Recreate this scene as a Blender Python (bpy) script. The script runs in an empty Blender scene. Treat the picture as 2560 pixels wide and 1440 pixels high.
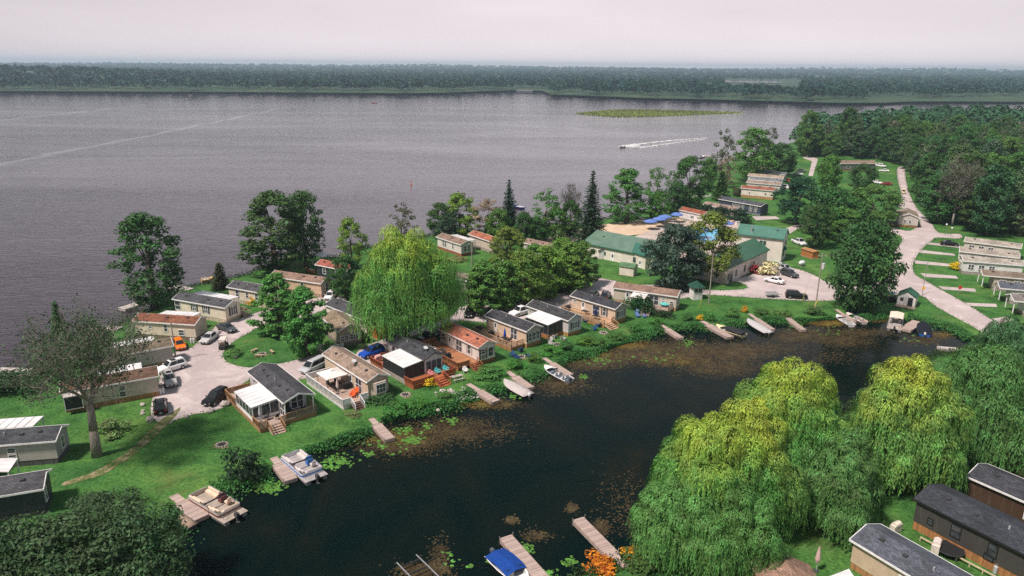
import bpy, bmesh, math, random
import numpy as np
from math import sin, cos, tan, atan, atan2, radians, degrees, pi, hypot, sqrt
from mathutils import Vector, Matrix
from mathutils.geometry import delaunay_2d_cdt

R = random.Random(11)
NR = np.random.default_rng(5)
SC = bpy.context.scene
COL = SC.collection

# ------------------------------------------------------------ camera maths (metres; z up; camera 48 m above the lawns)
CH, CF, CT, CR = 48.0, 1820.0, atan(555 / 1820.0), radians(.49)
_f = Vector((0, cos(CT), -sin(CT))); _u = Vector((0, sin(CT), cos(CT))); _r = Vector((1, 0, 0))
_r2 = _r * cos(CR) + _u * sin(CR); _u2 = _u * cos(CR) - _r * sin(CR)
CAM = Vector((0, 0, CH))

def G(px, py, z=0.0):
    """world point at height z seen at photograph pixel px, py"""
    d = _f * CF + _r2 * (px - 1280) + _u2 * (720 - py)
    t = (z - CH) / d.z
    return CAM + d * t

def top_height(p, py):
    k = (720 - py) / CF
    q = Vector((p.x, p.y, 0))
    w = (k * q.dot(_f) - q.dot(_u2)) / (_u2.z - k * _f.z)
    return CH + w

def ppm(p):
    return CF / max(1.0, (p - CAM).dot(_f))

# ------------------------------------------------------------ objects
def thing(name, label, cat, loc=(0, 0, 0), rotz=0.0, group=None):
    o = bpy.data.objects.new(name, None)
    o.empty_display_size = .3
    COL.objects.link(o)
    o.location = loc; o.rotation_euler = (0, 0, rotz)
    o['label'] = label; o['category'] = cat
    if group: o['group'] = group
    return o

def tag(o, label=None, cat=None, group=None, kind=None):
    if label: o['label'] = label
    if cat: o['category'] = cat
    if group: o['group'] = group
    if kind: o['kind'] = kind
    return o

def link(name, me, parent=None, color=None, loc=None):
    o = bpy.data.objects.new(name, me)
    COL.objects.link(o)
    if parent is not None: o.parent = parent
    if color is not None: o.color = (*color[:3], 1.0)
    if loc is not None: o.location = loc
    return o

KIDS = {}
def dup(root, loc, rotz, label=None, colors=None, scale=None, group=None):
    """copy a thing with its parts and sub-parts"""
    r = root.copy(); COL.objects.link(r)
    r.location = loc; r.rotation_euler = (0, 0, rotz)
    if scale: r.scale = (scale,) * 3 if not isinstance(scale, tuple) else scale
    if label: r['label'] = label
    if group: r['group'] = group
    def rec(src, dst):
        for ch in src.children:
            c = ch.copy(); COL.objects.link(c); c.parent = dst
            if colors and ch.name.split('.')[0] in colors:
                c.color = (*colors[ch.name.split('.')[0]], 1)
            rec(ch, c)
    rec(root, r)
    return r

class MB:
    """collects faces and links them as one mesh object"""
    def __init__(s, t=None):
        s.v = []; s.f = []; s.mi = []; s.t = t
    def add(s, pts, faces, mi=0):
        b = len(s.v)
        s.v += [s.t(*p) if s.t else tuple(p) for p in pts]
        s.f += [tuple(b + i for i in f) for f in faces]
        s.mi += [mi] * len(faces)
        return s
    def poly(s, pts, mi=0): return s.add(pts, [tuple(range(len(pts)))], mi)
    def box(s, x0, x1, y0, y1, z0, z1, mi=0):
        return s.hexa([(x0, y0, z0), (x1, y0, z0), (x1, y1, z0), (x0, y1, z0)],
                      [(x0, y0, z1), (x1, y0, z1), (x1, y1, z1), (x0, y1, z1)], mi)
    def hexa(s, a, b, mi=0):
        n = len(a)
        return s.add(list(a) + list(b), [tuple(range(n - 1, -1, -1)), tuple(range(n, 2 * n))] +
                     [(i, (i + 1) % n, n + (i + 1) % n, n + i) for i in range(n)], mi)
    def bar(s, p0, p1, w, h=None, mi=0, up=(0, 0, 1)):
        """square bar between two points"""
        h = h or w
        a, b = Vector(p0), Vector(p1); d = (b - a).normalized()
        x = d.cross(Vector(up))
        if x.length < 1e-4: x = d.cross(Vector((1, 0, 0)))
        x = x.normalized() * w / 2; y = x.cross(d).normalized() * h / 2
        return s.hexa([a - x - y, a + x - y, a + x + y, a - x + y], [b - x - y, b + x - y, b + x + y, b - x + y], mi)
    def tube(s, p0, p1, r0, r1=None, n=6, mi=0, caps=True):
        r1 = r0 if r1 is None else r1
        a, b = Vector(p0), Vector(p1); d = (b - a)
        if d.length < 1e-6: return s
        d.normalize()
        x = d.cross(Vector((0, 0, 1)))
        if x.length < 1e-3: x = d.cross(Vector((1, 0, 0)))
        x.normalize(); y = x.cross(d)
        ra = [a + (x * cos(k * 2 * pi / n) + y * sin(k * 2 * pi / n)) * r0 for k in range(n)]
        rb = [b + (x * cos(k * 2 * pi / n) + y * sin(k * 2 * pi / n)) * r1 for k in range(n)]
        fs = [(i, (i + 1) % n, n + (i + 1) % n, n + i) for i in range(n)]
        if caps: fs += [tuple(range(n - 1, -1, -1)), tuple(range(n, 2 * n))]
        return s.add(ra + rb, fs, mi)
    def path(s, pts, rs, n=6, mi=0):
        for i in range(len(pts) - 1):
            s.tube(pts[i], pts[i + 1], rs[i], rs[i + 1], n, mi)
        return s
    def loft(s, rings, mi=0, caps=True, closed=True):
        n = len(rings[0]); b = []
        for r in rings: b += list(r)
        fs = []
        for k in range(len(rings) - 1):
            for i in range(n if closed else n - 1):
                fs.append((k * n + i, k * n + (i + 1) % n, (k + 1) * n + (i + 1) % n, (k + 1) * n + i))
        if caps:
            fs += [tuple(range(n - 1, -1, -1)), tuple(range((len(rings) - 1) * n, len(rings) * n))]
        return s.add(b, fs, mi)
    def blob(s, c, rx, ry, rz, n=10, m=6, mi=0, jit=0.0, rnd=R):
        rings = []
        for k in range(m + 1):
            th = -pi / 2 + pi * k / m
            rr = max(cos(th), .02)
            rings.append([(c[0] + rx * rr * cos(2 * pi * i / n) * (1 + jit * (rnd.random() - .5)),
                           c[1] + ry * rr * sin(2 * pi * i / n) * (1 + jit * (rnd.random() - .5)),
                           c[2] + rz * sin(th) * (1 + jit * (rnd.random() - .5))) for i in range(n)])
        return s.loft(rings, mi)
    def mesh(s, name, mats, smooth=False):
        me = bpy.data.meshes.new(name)
        me.from_pydata([tuple(p) for p in s.v], [], s.f)
        for m in (mats if isinstance(mats, (list, tuple)) else [mats]): me.materials.append(m)
        if any(s.mi): me.polygons.foreach_set('material_index', s.mi)
        bm = bmesh.new(); bm.from_mesh(me)
        bmesh.ops.recalc_face_normals(bm, faces=bm.faces)
        bm.to_mesh(me); bm.free()
        if smooth: me.polygons.foreach_set('use_smooth', [True] * len(me.polygons))
        me.update()
        return me
    def build(s, name, mats, parent=None, color=None, smooth=False):
        return link(name, s.mesh(name, mats, smooth), parent, color)

def fast_mesh(name, V, nside, mat, smooth=False):
    """V: (n*nside,3) vertices, consecutive groups of nside form a face"""
    me = bpy.data.meshes.new(name)
    n = len(V); nf = n // nside
    me.vertices.add(n); me.vertices.foreach_set('co', np.asarray(V, dtype=np.float32).ravel())
    me.loops.add(n); me.loops.foreach_set('vertex_index', np.arange(n, dtype=np.int32))
    me.polygons.add(nf); me.polygons.foreach_set('loop_start', np.arange(0, n, nside, dtype=np.int32))
    me.update(calc_edges=True)
    me.materials.append(mat)
    return me

# ------------------------------------------------------------ materials
class MT:
    def __init__(s, name):
        s.m = bpy.data.materials.new(name); s.m.use_nodes = True
        s.N = s.m.node_tree.nodes; s.L = s.m.node_tree.links
        s.N.clear()
        s.out = s.N.new('ShaderNodeOutputMaterial')
    def n(s, typ, ins=None, out=0, **props):
        nd = s.N.new('ShaderNode' + typ)
        for k, v in props.items(): setattr(nd, k, v)
        for k, v in (ins or {}).items():
            if isinstance(v, bpy.types.NodeSocket): s.L.new(v, nd.inputs[k])
            else: nd.inputs[k].default_value = v
        return nd.outputs[out]
    def coord(s, which='Object', scale=(1, 1, 1), rot=(0, 0, 0)):
        c = s.N.new('ShaderNodeTexCoord')
        return s.n('Mapping', {'Vector': c.outputs[which], 'Scale': scale, 'Rotation': rot})
    def noise(s, vec, scale, detail=4, rough=.55, dist=0.0):
        return s.n('TexNoise', {'Vector': vec, 'Scale': scale, 'Detail': detail, 'Roughness': rough, 'Distortion': dist})
    def ramp(s, fac, stops):
        nd = s.N.new('ShaderNodeValToRGB'); s.L.new(fac, nd.inputs[0])
        e = nd.color_ramp.elements
        while len(e) < len(stops): e.new(.5)
        for el, (p, c) in zip(e, stops):
            el.position = p; el.color = (*c, 1) if len(c) == 3 else c
        return nd.outputs[0]
    def rng(s, v, a, b, c, d):
        return s.n('MapRange', {'Value': v, 'From Min': a, 'From Max': b, 'To Min': c, 'To Max': d})
    def math(s, op, a, b=0.0):
        return s.n('Math', {0: a, 1: b}, operation=op)
    def mix(s, fac, a, b, mode='MIX'):
        return s.n('MixRGB', {'Fac': fac, 'Color1': a, 'Color2': b}, blend_type=mode)
    def bump(s, h, strength=.3, dist=.05):
        return s.n('Bump', {'Height': h, 'Strength': strength, 'Distance': dist})
    def pbr(s, col, rough=.6, metal=0.0, normal=None, spec=.4, **kw):
        ins = {'Base Color': col, 'Roughness': rough, 'Metallic': metal, 'Specular IOR Level': spec}
        ins.update(kw)
        if normal is not None: ins['Normal'] = normal
        sh = s.n('BsdfPrincipled', ins)
        s.L.new(sh, s.out.inputs['Surface'])
        return s.m

def c4(c): return (c[0], c[1], c[2], 1.0)

def objcol(t): return t.n('ObjectInfo', out=1)

def vary(t, col, vec, scale=2.0, lo=.8, hi=1.15, detail=4):
    nz = t.noise(vec, scale, detail)
    v = t.rng(nz, .3, .7, lo, hi)
    return t.mix(1.0, col, t.n('CombineColor', {0: v, 1: v, 2: v}), 'MULTIPLY')

def plain(name, col=None, rough=.6, metal=0.0, scale=2.0, lo=.85, hi=1.1, spec=.4):
    """simple painted or moulded surface; col None takes the object's own colour"""
    t = MT(name); vec = t.coord()
    base = objcol(t) if col is None else c4(col)
    return t.pbr(vary(t, base, vec, scale, lo, hi), rough, metal, spec=spec)

def m_siding():
    t = MT('siding'); vec = t.coord()
    xyz = t.n('SeparateXYZ', {0: vec}, out=2)
    fr = t.math('FRACT', t.math('MULTIPLY', xyz, 6.2))
    line = t.rng(fr, .0, .22, .0, 1.0)
    base = vary(t, objcol(t), vec, .9, .88, 1.08)
    stain = t.noise(t.coord(scale=(2.5, 2.5, .35)), 1.0, 4)
    base = t.mix(t.rng(stain, .55, .8, 0, .22), base, (.25, .22, .18, 1))
    col = t.mix(line, t.mix(1.0, base, (.62, .62, .64, 1), 'MULTIPLY'), base)
    return t.pbr(col, .55, normal=t.bump(fr, .5, .03))

def m_shingle():
    t = MT('shingle'); vec = t.coord(rot=(0, 0, pi / 2))
    br = t.N.new('ShaderNodeTexBrick')
    t.L.new(vec, br.inputs['Vector'])
    br.inputs['Scale'].default_value = 1.0
    br.inputs['Brick Width'].default_value = .42; br.inputs['Row Height'].default_value = .2
    br.inputs['Mortar Size'].default_value = .018
    br.inputs['Color1'].default_value = (.72, .72, .72, 1); br.inputs['Color2'].default_value = (1.3, 1.3, 1.3, 1)
    br.inputs['Mortar'].default_value = (.45, .45, .45, 1)
    col = t.mix(1.0, objcol(t), br.outputs['Color'], 'MULTIPLY')
    nz = t.noise(vec, 9.0, 5, .7)
    v = t.rng(nz, .3, .7, .6, 1.5)
    col = t.mix(1.0, col, t.n('CombineColor', {0: v, 1: v, 2: v}), 'MULTIPLY')
    col = vary(t, col, t.coord(scale=(.5, .5, 1.5)), .8, .72, 1.25)
    return t.pbr(col, .85, normal=t.bump(nz, .4, .03), spec=.25)

def m_ribmetal(name, pitch, axis=1):
    t = MT(name); vec = t.coord()
    x = t.n('SeparateXYZ', {0: vec}, out=axis)
    fr = t.math('FRACT', t.math('MULTIPLY', x, 1 / pitch))
    rib = t.rng(fr, 0, .14, 0, 1)
    base = vary(t, objcol(t), vec, .5, .82, 1.1)
    col = t.mix(rib, t.mix(1.0, base, (.66, .66, .68, 1), 'MULTIPLY'), base)
    return t.pbr(col, .45, normal=t.bump(rib, .6, .04))

def m_planks(name, pitch, axis, rough=.75):
    t = MT(name); vec = t.coord()
    x = t.n('SeparateXYZ', {0: vec}, out=axis)
    k = t.math('MULTIPLY', x, 1 / pitch)
    fr = t.math('FRACT', k); idx = t.math('FLOOR', k)
    wn = t.n('TexWhiteNoise', {'W': idx}, noise_dimensions='1D')
    sc = (6, 6, 6); nz = t.noise(t.coord(scale=sc), 1.2, 5, .65)
    v = t.math('ADD', t.rng(wn, 0, 1, .72, 1.18), t.rng(nz, .3, .7, -.16, .16))
    base = t.mix(1.0, objcol(t), t.n('CombineColor', {0: v, 1: v, 2: v}), 'MULTIPLY')
    gap = t.rng(fr, 0, .12, 0, 1)
    col = t.mix(gap, t.mix(1.0, base, (.35, .33, .32, 1), 'MULTIPLY'), base)
    return t.pbr(col, rough, normal=t.bump(gap, .5, .03), spec=.2)

def m_leaf(name, trans=.28, gloss=.05, tip=None, var=(.6, 1.45), cs=.55, cv=(.68, 1.3)):
    t = MT(name); base = objcol(t)
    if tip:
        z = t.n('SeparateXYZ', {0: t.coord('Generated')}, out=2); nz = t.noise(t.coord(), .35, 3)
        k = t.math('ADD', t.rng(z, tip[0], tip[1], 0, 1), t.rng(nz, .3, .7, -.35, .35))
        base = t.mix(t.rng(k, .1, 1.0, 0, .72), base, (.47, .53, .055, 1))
    isl = t.n('NewGeometry', out=8)
    rnd = t.n('ObjectInfo', out=5)
    vec = t.coord()
    clump = t.noise(vec, cs, 3, .6)
    v = t.math('MULTIPLY', t.rng(isl, 0, 1, *var), t.rng(clump, .32, .68, *cv))
    h = t.math('ADD', t.rng(isl, 0, 1, .485, .51), t.rng(clump, .3, .7, -.014, .014))
    h = t.math('ADD', h, t.rng(rnd, 0, 1, -.012, .01))
    col = t.n('HueSaturation', {'Hue': h, 'Saturation': 1.0, 'Value': v, 'Fac': 1.0, 'Color': base})
    d = t.n('BsdfPrincipled', {'Base Color': col, 'Roughness': .55, 'Specular IOR Level': .18})
    tr = t.n('BsdfTranslucent', {'Color': t.mix(1.0, col, (1.0, 1.2, .55, 1), 'MULTIPLY')})
    sh = t.n('MixShader', {0: trans, 1: d, 2: tr})
    t.L.new(sh, t.out.inputs['Surface'])
    return t.m

def m_bark():
    t = MT('bark'); vec = t.coord(scale=(3, 3, .6))
    nz = t.noise(vec, 2.2, 6, .7)
    v = t.rng(nz, .3, .7, .45, 1.45)
    col = t.mix(1.0, objcol(t), t.n('CombineColor', {0: v, 1: v, 2: v}), 'MULTIPLY')
    return t.pbr(col, .9, normal=t.bump(nz, .9, .12), spec=.1)

def m_grass():
    t = MT('lawn_grass'); vec = t.coord()
    big = t.noise(vec, .035, 4, .6, .4); mid = t.noise(vec, .28, 5, .65); fine = t.noise(vec, 2.6, 5, .75)
    a = t.ramp(big, [(.3, (.034, .110, .030)), (.52, (.052, .150, .034)), (.72, (.095, .190, .042))])
    b = t.ramp(mid, [(.3, (.45, .52, .5)), (.5, (1, 1, 1)), (.72, (1.6, 1.32, 1.25))])
    c = t.ramp(fine, [(.28, (.28, .33, .33)), (.5, (1, 1, 1)), (.74, (2.0, 1.75, 1.7))])
    col = t.mix(1.0, t.mix(1.0, a, b, 'MULTIPLY'), c, 'MULTIPLY')
    worn = t.noise(vec, .11, 5, .7, .6)
    col = t.mix(t.rng(worn, .55, .76, 0, .6), col, (.17, .175, .06, 1))
    return t.pbr(col, .9, normal=t.bump(fine, .8, .15), spec=.1)

def m_gravel(name='gravel', a=(.38, .315, .31), b=(.53, .445, .435)):
    t = MT(name); vec = t.coord()
    big = t.noise(vec, .09, 4, .6, .8); fine = t.noise(vec, 3.2, 6, .8)
    trk = t.noise(t.coord(scale=(.5, .5, .5)), .35, 3, .5, 1.5)
    col = t.mix(t.rng(big, .3, .7, 0, 1), c4(a), c4(b))
    v = t.rng(fine, .25, .75, .66, 1.3)
    col = t.mix(1.0, col, t.n('CombineColor', {0: v, 1: v, 2: v}), 'MULTIPLY')
    col = t.mix(t.rng(trk, .52, .72, 0, .5), col, (.66, .57, .545, 1))
    edge = t.noise(vec, .6, 5, .7)
    col = t.mix(t.rng(edge, .62, .76, 0, .55), col, (.16, .15, .10, 1))
    return t.pbr(col, .95, normal=t.bump(fine, .6, .06), spec=.1)

def m_lake():
    t = MT('lake_water')
    w1 = t.noise(t.coord(scale=(.30, .78, 1), rot=(0, 0, radians(-12))), 1.0, 5, .62, .5)
    w2 = t.noise(t.coord(scale=(.05, .12, 1), rot=(0, 0, radians(10))), 1.0, 4, .6, .5)
    hgt = t.math('ADD', w1, t.math('MULTIPLY', w2, .9))
    big = t.noise(t.coord(scale=(.0035, .012, 1), rot=(0, 0, radians(14))), 1.0, 5, .62, .8)
    st = t.rng(big, .34, .66, 1.0, .42)
    for (a, b, wd) in (((-200, 452), (600, 292), 5.0), ((-200, 322), (330, 266), 9.0)):      # smooth slicks left by earlier wakes
        A, B = G(*a, -.5), G(*b, -.5); d = (B - A); nrm = Vector((-d.y, d.x, 0)).normalized()
        dt = t.n('VectorMath', {0: t.coord(), 1: nrm}, out=1, operation='DOT_PRODUCT')
        wob = t.rng(t.noise(t.coord(), .02, 3), .3, .7, -5, 5)
        k = t.math('ABSOLUTE', t.math('ADD', t.math('SUBTRACT', dt, A.dot(nrm)), wob))
        st = t.math('MULTIPLY', st, t.rng(k, 0, wd, .35, 1.0))
    bp = t.n('Bump', {'Height': hgt, 'Strength': st, 'Distance': .21})
    return t.pbr((.032, .021, .029, 1), .05, normal=bp, spec=1.0, IOR=1.5)

def m_canal():
    t = MT('canal_water')
    w1 = t.noise(t.coord(scale=(.8, 1.3, 1), rot=(0, 0, radians(-30))), 1.0, 4, .6, .3)
    big = t.noise(t.coord(scale=(.08, .05, 1), rot=(0, 0, radians(-50))), 1.0, 5, .6, 1.0)
    bp = t.n('Bump', {'Height': w1, 'Strength': .22, 'Distance': .12})
    col = t.ramp(big, [(.4, (.0008, .006, .006)), (.6, (.004, .008, .006)), (.78, (.015, .012, .006))])
    return t.pbr(col, .06, normal=bp, spec=.055, IOR=1.33)

def m_track():
    t = MT('worn_grass'); vec = t.coord()
    a = t.noise(vec, .9, 5, .7); f = t.noise(vec, 3.5, 5, .75)
    col = t.ramp(a, [(.38, (.050, .115, .028)), (.5, (.15, .15, .06)), (.64, (.30, .245, .16))])
    v = t.rng(f, .25, .75, .6, 1.4)
    return t.pbr(t.mix(1.0, col, t.n('CombineColor', {0: v, 1: v, 2: v}), 'MULTIPLY'), .95, normal=t.bump(f, .6, .06), spec=.1)

M = {}
def mats():
    M['siding'] = m_siding(); M['shingle'] = m_shingle()
    M['rib'] = m_ribmetal('ribbed_panel', 1.05); M['green_metal'] = m_ribmetal('standing_seam', .45)
    M['plank_y'] = m_planks('planks_across', .16, 1); M['plank_x'] = m_planks('planks_along', .16, 0)
    M['board_y'] = m_planks('boards_upright', .17, 1); M['board_x'] = m_planks('boards_end', .17, 0)
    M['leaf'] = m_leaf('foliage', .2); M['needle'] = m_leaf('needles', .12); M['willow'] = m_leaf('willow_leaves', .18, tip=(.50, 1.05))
    M['weed'] = m_leaf('bank_plants', .25); M['willow_dark'] = m_leaf('dark_willow_leaves', .18)
    M['bark'] = m_bark(); M['grass'] = m_grass(); M['gravel'] = m_gravel()
    M['dirt'] = m_track(); M['sand'] = m_gravel('sand', (.52, .38, .26), (.66, .50, .36))
    M['paving'] = m_gravel('paving', (.40, .32, .28), (.5, .42, .37))
    M['lake'] = m_lake(); M['canal'] = m_canal()
    M['paint'] = plain('paint', None, .5); M['matte'] = plain('matte', None, .85, lo=.75, hi=1.2)
    M['stone'] = plain('stone', None, .9, scale=5, lo=.6, hi=1.3)
    M['cloth'] = plain('cloth', None, .9, scale=3, lo=.85, hi=1.12, spec=.1)
    M['car'] = plain('car_paint', None, .22, scale=1.2, lo=.94, hi=1.05, spec=.35)
    M['metal'] = plain('bare_metal', None, .4, .7)
    M['glass'] = plain('dark_glass', (.018, .022, .026), .08, spec=.55)
    M['pane'] = plain('window_glass', (.045, .052, .06), .12, spec=.55, scale=1.1, lo=.4, hi=1.9)
    M['screen'] = plain('insect_screen', (.022, .024, .028), .5)
    M['rubber'] = plain('rubber', (.02, .02, .021), .8)
    M['lamp'] = plain('lamp_lens', (.75, .75, .72), .2)
    M['red_lamp'] = plain('red_lens', (.42, .02, .015), .25)
    M['foam'] = plain('foam', (.82, .82, .82), .8, scale=.4, lo=.7, hi=1.1)
mats()
WHITE = (.78, .77, .76)
# ============================================================ land, water, roads
def sheet(name, pts, z, mat, thick=0.0, kind='structure', maxe=None):
    """flat polygon (world xy) at height z with an optional skirt downwards"""
    P = [Vector((p[0], p[1])) for p in pts]
    n = len(P)
    vs, es, fs, _, _, _ = delaunay_2d_cdt(P, [(i, (i + 1) % n) for i in range(n)], [], 1, 1e-4)
    me = bpy.data.meshes.new(name)
    V = [(v.x, v.y, z) for v in vs]; F = [tuple(f) for f in fs]
    if thick:
        b = len(V)
        V += [(p[0], p[1], z) for p in pts] + [(p[0], p[1], z - thick) for p in pts]
        F += [(b + i, b + (i + 1) % n, b + n + (i + 1) % n, b + n + i) for i in range(n)]
    me.from_pydata(V, [], F); me.materials.append(mat)
    o = link(name, me)
    # upward normals
    bm = bmesh.new(); bm.from_mesh(me)
    for f in bm.faces:
        if abs(f.normal.z) > .5 and f.normal.z < 0: f.normal_flip()
    bm.to_mesh(me); bm.free()
    if kind: o['kind'] = kind
    return o

def smooth_px(pts, k=3, closed=True):
    """Catmull-Rom through pixel points"""
    out = []; n = len(pts)
    for i in range(n if closed else n - 1):
        p0, p1, p2, p3 = (pts[(i - 1) % n], pts[i], pts[(i + 1) % n], pts[(i + 2) % n]) if closed else \
            (pts[max(i - 1, 0)], pts[i], pts[i + 1], pts[min(i + 2, n - 1)])
        for j in range(k):
            t = j / k
            out.append(tuple(.5 * (2 * p1[a] + (p2[a] - p0[a]) * t + (2 * p0[a] - 5 * p1[a] + 4 * p2[a] - p3[a]) * t * t +
                                   (3 * p1[a] - p0[a] - 3 * p2[a] + p3[a]) * t ** 3) for a in range(2)))
    if not closed: out.append(pts[-1])
    return out

def gxy(pts, z=0.0): return [(G(x, y, z).x, G(x, y, z).y) for x, y in pts]

LAKE_SHORE = [(-700, 1120), (-300, 1040), (-60, 990), (30, 960), (100, 930), (150, 890), (220, 850), (300, 812), (350, 790), (400, 760), (440, 733),
              (480, 717), (540, 706), (590, 692), (630, 682), (690, 657), (770, 642), (850, 642), (900, 622), (980, 612), (1060, 592), (1150, 577),
              (1220, 580), (1310, 580), (1340, 575), (1400, 568), (1440, 564), (1500, 550), (1560, 540), (1640, 525), (1700, 503), (1740, 475),
              (1770, 440), (1795, 415), (1850, 398), (1930, 370), (2010, 350), (2120, 333), (2300, 318), (2560, 303), (3200, 288)]
NORTH_BANK = [(250, 1700), (330, 1480), (400, 1380), (440, 1320), (475, 1270), (560, 1222), (640, 1200), (680, 1168), (740, 1135), (830, 1112), (910, 1084),
              (960, 1050), (1040, 1038), (1110, 1014), (1180, 990), (1260, 968), (1300, 948), (1370, 924), (1420, 897), (1480, 882), (1540, 862),
              (1600, 842), (1660, 824), (1740, 817), (1800, 814), (1870, 804), (1940, 803), (2000, 803), (2080, 794), (2160, 795), (2220, 792),
              (2290, 797), (2340, 808), (2390, 826), (2430, 848)]
SOUTH_BANK = [(2440, 868), (2400, 880), (2330, 892), (2250, 935), (2160, 1000), (2080, 1070), (1960, 1180), (1820, 1290), (1690, 1375), (1600, 1392),
              (1560, 1405), (1490, 1428), (1430, 1460), (1380, 1520), (1300, 1700)]

def build_land():
    ls = gxy(smooth_px(LAKE_SHORE, 3, False)); nb = gxy(smooth_px(NORTH_BANK, 4, False)); sb = gxy(smooth_px(SOUTH_BANK, 4, False))
    jit = random.Random(3)
    nb = [(x + jit.uniform(-.35, .35), y + jit.uniform(-.35, .35)) for x, y in nb]
    sb = [(x + jit.uniform(-.3, .3), y + jit.uniform(-.3, .3)) for x, y in sb]
    land = ls + [(900, 500), (900, 0), (300, -60)] + list(reversed([(20, -20)] + list(reversed(sb)))) [:0]
    land = ls + [(1200, 600), (900, 0), (300, -60), (15, -60)] + list(reversed(sb)) + list(reversed(nb)) + [(-60, -60), (-400, -60), (-400, 60)]
    sheet('ground', land, 0.0, M['grass'], 2.0)
    canal = nb + sb + [(15, -58), (-60, -58)]
    # canal sheet reaches a little under both banks
    sheet('canal_water', canal, -.42, M['canal'])
    mb = MB(); mb.poly([(-16000, -400, -.5), (16000, -400, -.5), (16000, 16000, -.5), (-16000, 16000, -.5)])
    o = mb.build('lake_water', M['lake']); o['kind'] = 'structure'

ROADLINES = []
def build_roads():
    loop = [(378, 1040), (384, 985), (402, 938), (405, 905), (440, 880), (480, 868), (497, 852), (545, 812), (600, 796), (640, 782), (700, 765), (790, 745), (830, 736),
            (868, 745), (820, 770), (760, 792), (660, 813), (622, 832), (590, 850), (570, 866), (558, 882), (562, 900), (582, 911), (622, 919), (682, 912), (740, 900),
            (800, 880), (826, 890), (815, 925), (745, 950), (690, 948), (640, 945), (602, 962), (578, 985), (572, 1012), (520, 1030), (482, 1036), (440, 1050), (412, 1062)]
    ROADLINES.append(gxy(smooth_px(loop, 3)))
    sheet('gravel_road', gxy(smooth_px(loop, 3)), .02, M['gravel'])
    sheet('driveway', gxy([(872, 905), (905, 868), (965, 846), (985, 862), (960, 900), (925, 915)]), .024, M['gravel'])
    rb = [(1000, 838), (1060, 815), (1130, 790), (1150, 768), (1200, 762), (1260, 768), (1330, 745), (1400, 733), (1440, 720), (1462, 710), (1450, 690), (1478, 690),
          (1540, 703), (1600, 712), (1680, 712), (1740, 722), (1800, 726), (1868, 721), (1850, 706), (1815, 702), (1868, 690), (1930, 668), (1990, 672), (2040, 690),
          (2070, 705), (2160, 715), (2215, 702), (2232, 740), (2060, 752), (2000, 751), (1900, 746), (1760, 737), (1700, 748), (1640, 745), (1560, 740), (1500, 752), (1470, 772),
          (1420, 772), (1330, 778), (1305, 802), (1210, 806), (1150, 802), (1090, 818), (1030, 842)]
    ROADLINES.append(gxy(smooth_px(rb, 3)))
    sheet('service_road', gxy(smooth_px(rb, 3)), .028, M['gravel'])
    mr = [(2243, 420), (2262, 420), (2264, 445), (2275, 487), (2296, 525), (2325, 552), (2347, 582), (2400, 585), (2400, 597), (2345, 594), (2328, 603), (2310, 618),
          (2290, 643), (2281, 668), (2290, 688), (2307, 698), (2345, 720), (2420, 762), (2475, 797), (2520, 822), (2640, 880), (2600, 910), (2520, 865), (2467, 838), (2420, 810), (2345, 770), (2300, 738),
          (2232, 738), (2210, 712), (2228, 672), (2236, 640), (2240, 622), (2254, 604), (2250, 590), (2215, 578), (2180, 566), (2205, 564), (2240, 572), (2275, 577), (2297, 560), (2296, 545),
          (2275, 528), (2240, 514), (2254, 505), (2252, 480), (2244, 450)]
    ROADLINES.append(gxy(smooth_px(mr, 3)))
    sheet('main_road', gxy(smooth_px(mr, 3)), .036, M['gravel'])
    for q in ([(2300, 683), (2390, 690), (2396, 697), (2312, 693)], [(2345, 716), (2437, 722), (2440, 730), (2358, 724)], [(2405, 757), (2490, 760), (2493, 768), (2418, 765)],
              [(2286, 651), (2375, 660), (2378, 667), (2288, 659)], [(2302, 625), (2385, 635), (2388, 640), (2297, 632)], [(2322, 606), (2400, 615), (2400, 620), (2318, 611)],
              [(2480, 797), (2516, 792), (2535, 800), (2500, 810)]):
        sheet('driveway', gxy(q), .044, M['gravel'])
    sheet('path', gxy(smooth_px([(1948, 580), (1990, 562), (2060, 556), (2060, 561), (2000, 569), (1975, 584)], 2)), .02, M['gravel'])
    sheet('path', gxy([(1880, 541), (1940, 541), (1950, 547), (1890, 551)]), .02, M['gravel'])
    sheet('path', gxy([(2010, 387), (2045, 397), (2032, 440), (2021, 440), (2030, 403), (2008, 395)]), .02, M['gravel'])
    tr = [(432, 1030), (452, 1018), (440, 1040), (405, 1075), (372, 1105), (345, 1130), (300, 1160), (262, 1185), (215, 1200), (160, 1215), (162, 1205), (225, 1184), (275, 1158), (320, 1128), (360, 1092), (392, 1058)]
    sheet('footpath', gxy(smooth_px(tr, 2)), .034, M['dirt'])
    sand = [(1345, 609), (1372, 593), (1500, 563), (1610, 550), (1705, 543), (1695, 560), (1640, 572), (1600, 586), (1500, 594), (1425, 606), (1392, 613)]
    sheet('sand_beach', gxy(smooth_px(sand, 3)), .03, M['sand'])
    sheet('pool_deck', gxy([(1585, 592), (1690, 552), (1860, 560), (1852, 605), (1770, 660), (1640, 640)]), .06, M['paving'])
    t = MT('pool_water'); wv = t.noise(t.coord(), 1.5, 3)
    pm = t.pbr(t.ramp(wv, [(.35, (.05, .34, .58)), (.65, (.10, .46, .70))]), .08, spec=.5)
    sheet('pool_water', gxy([(1715, 598), (1742, 578), (1800, 572), (1836, 578), (1800, 596), (1750, 612)]), .09, pm)

# ============================================================ leaves and crowns
def rand_dirs(n, rng=NR):
    v = rng.normal(size=(n, 3)); return v / np.linalg.norm(v, axis=1, keepdims=True)

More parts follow.
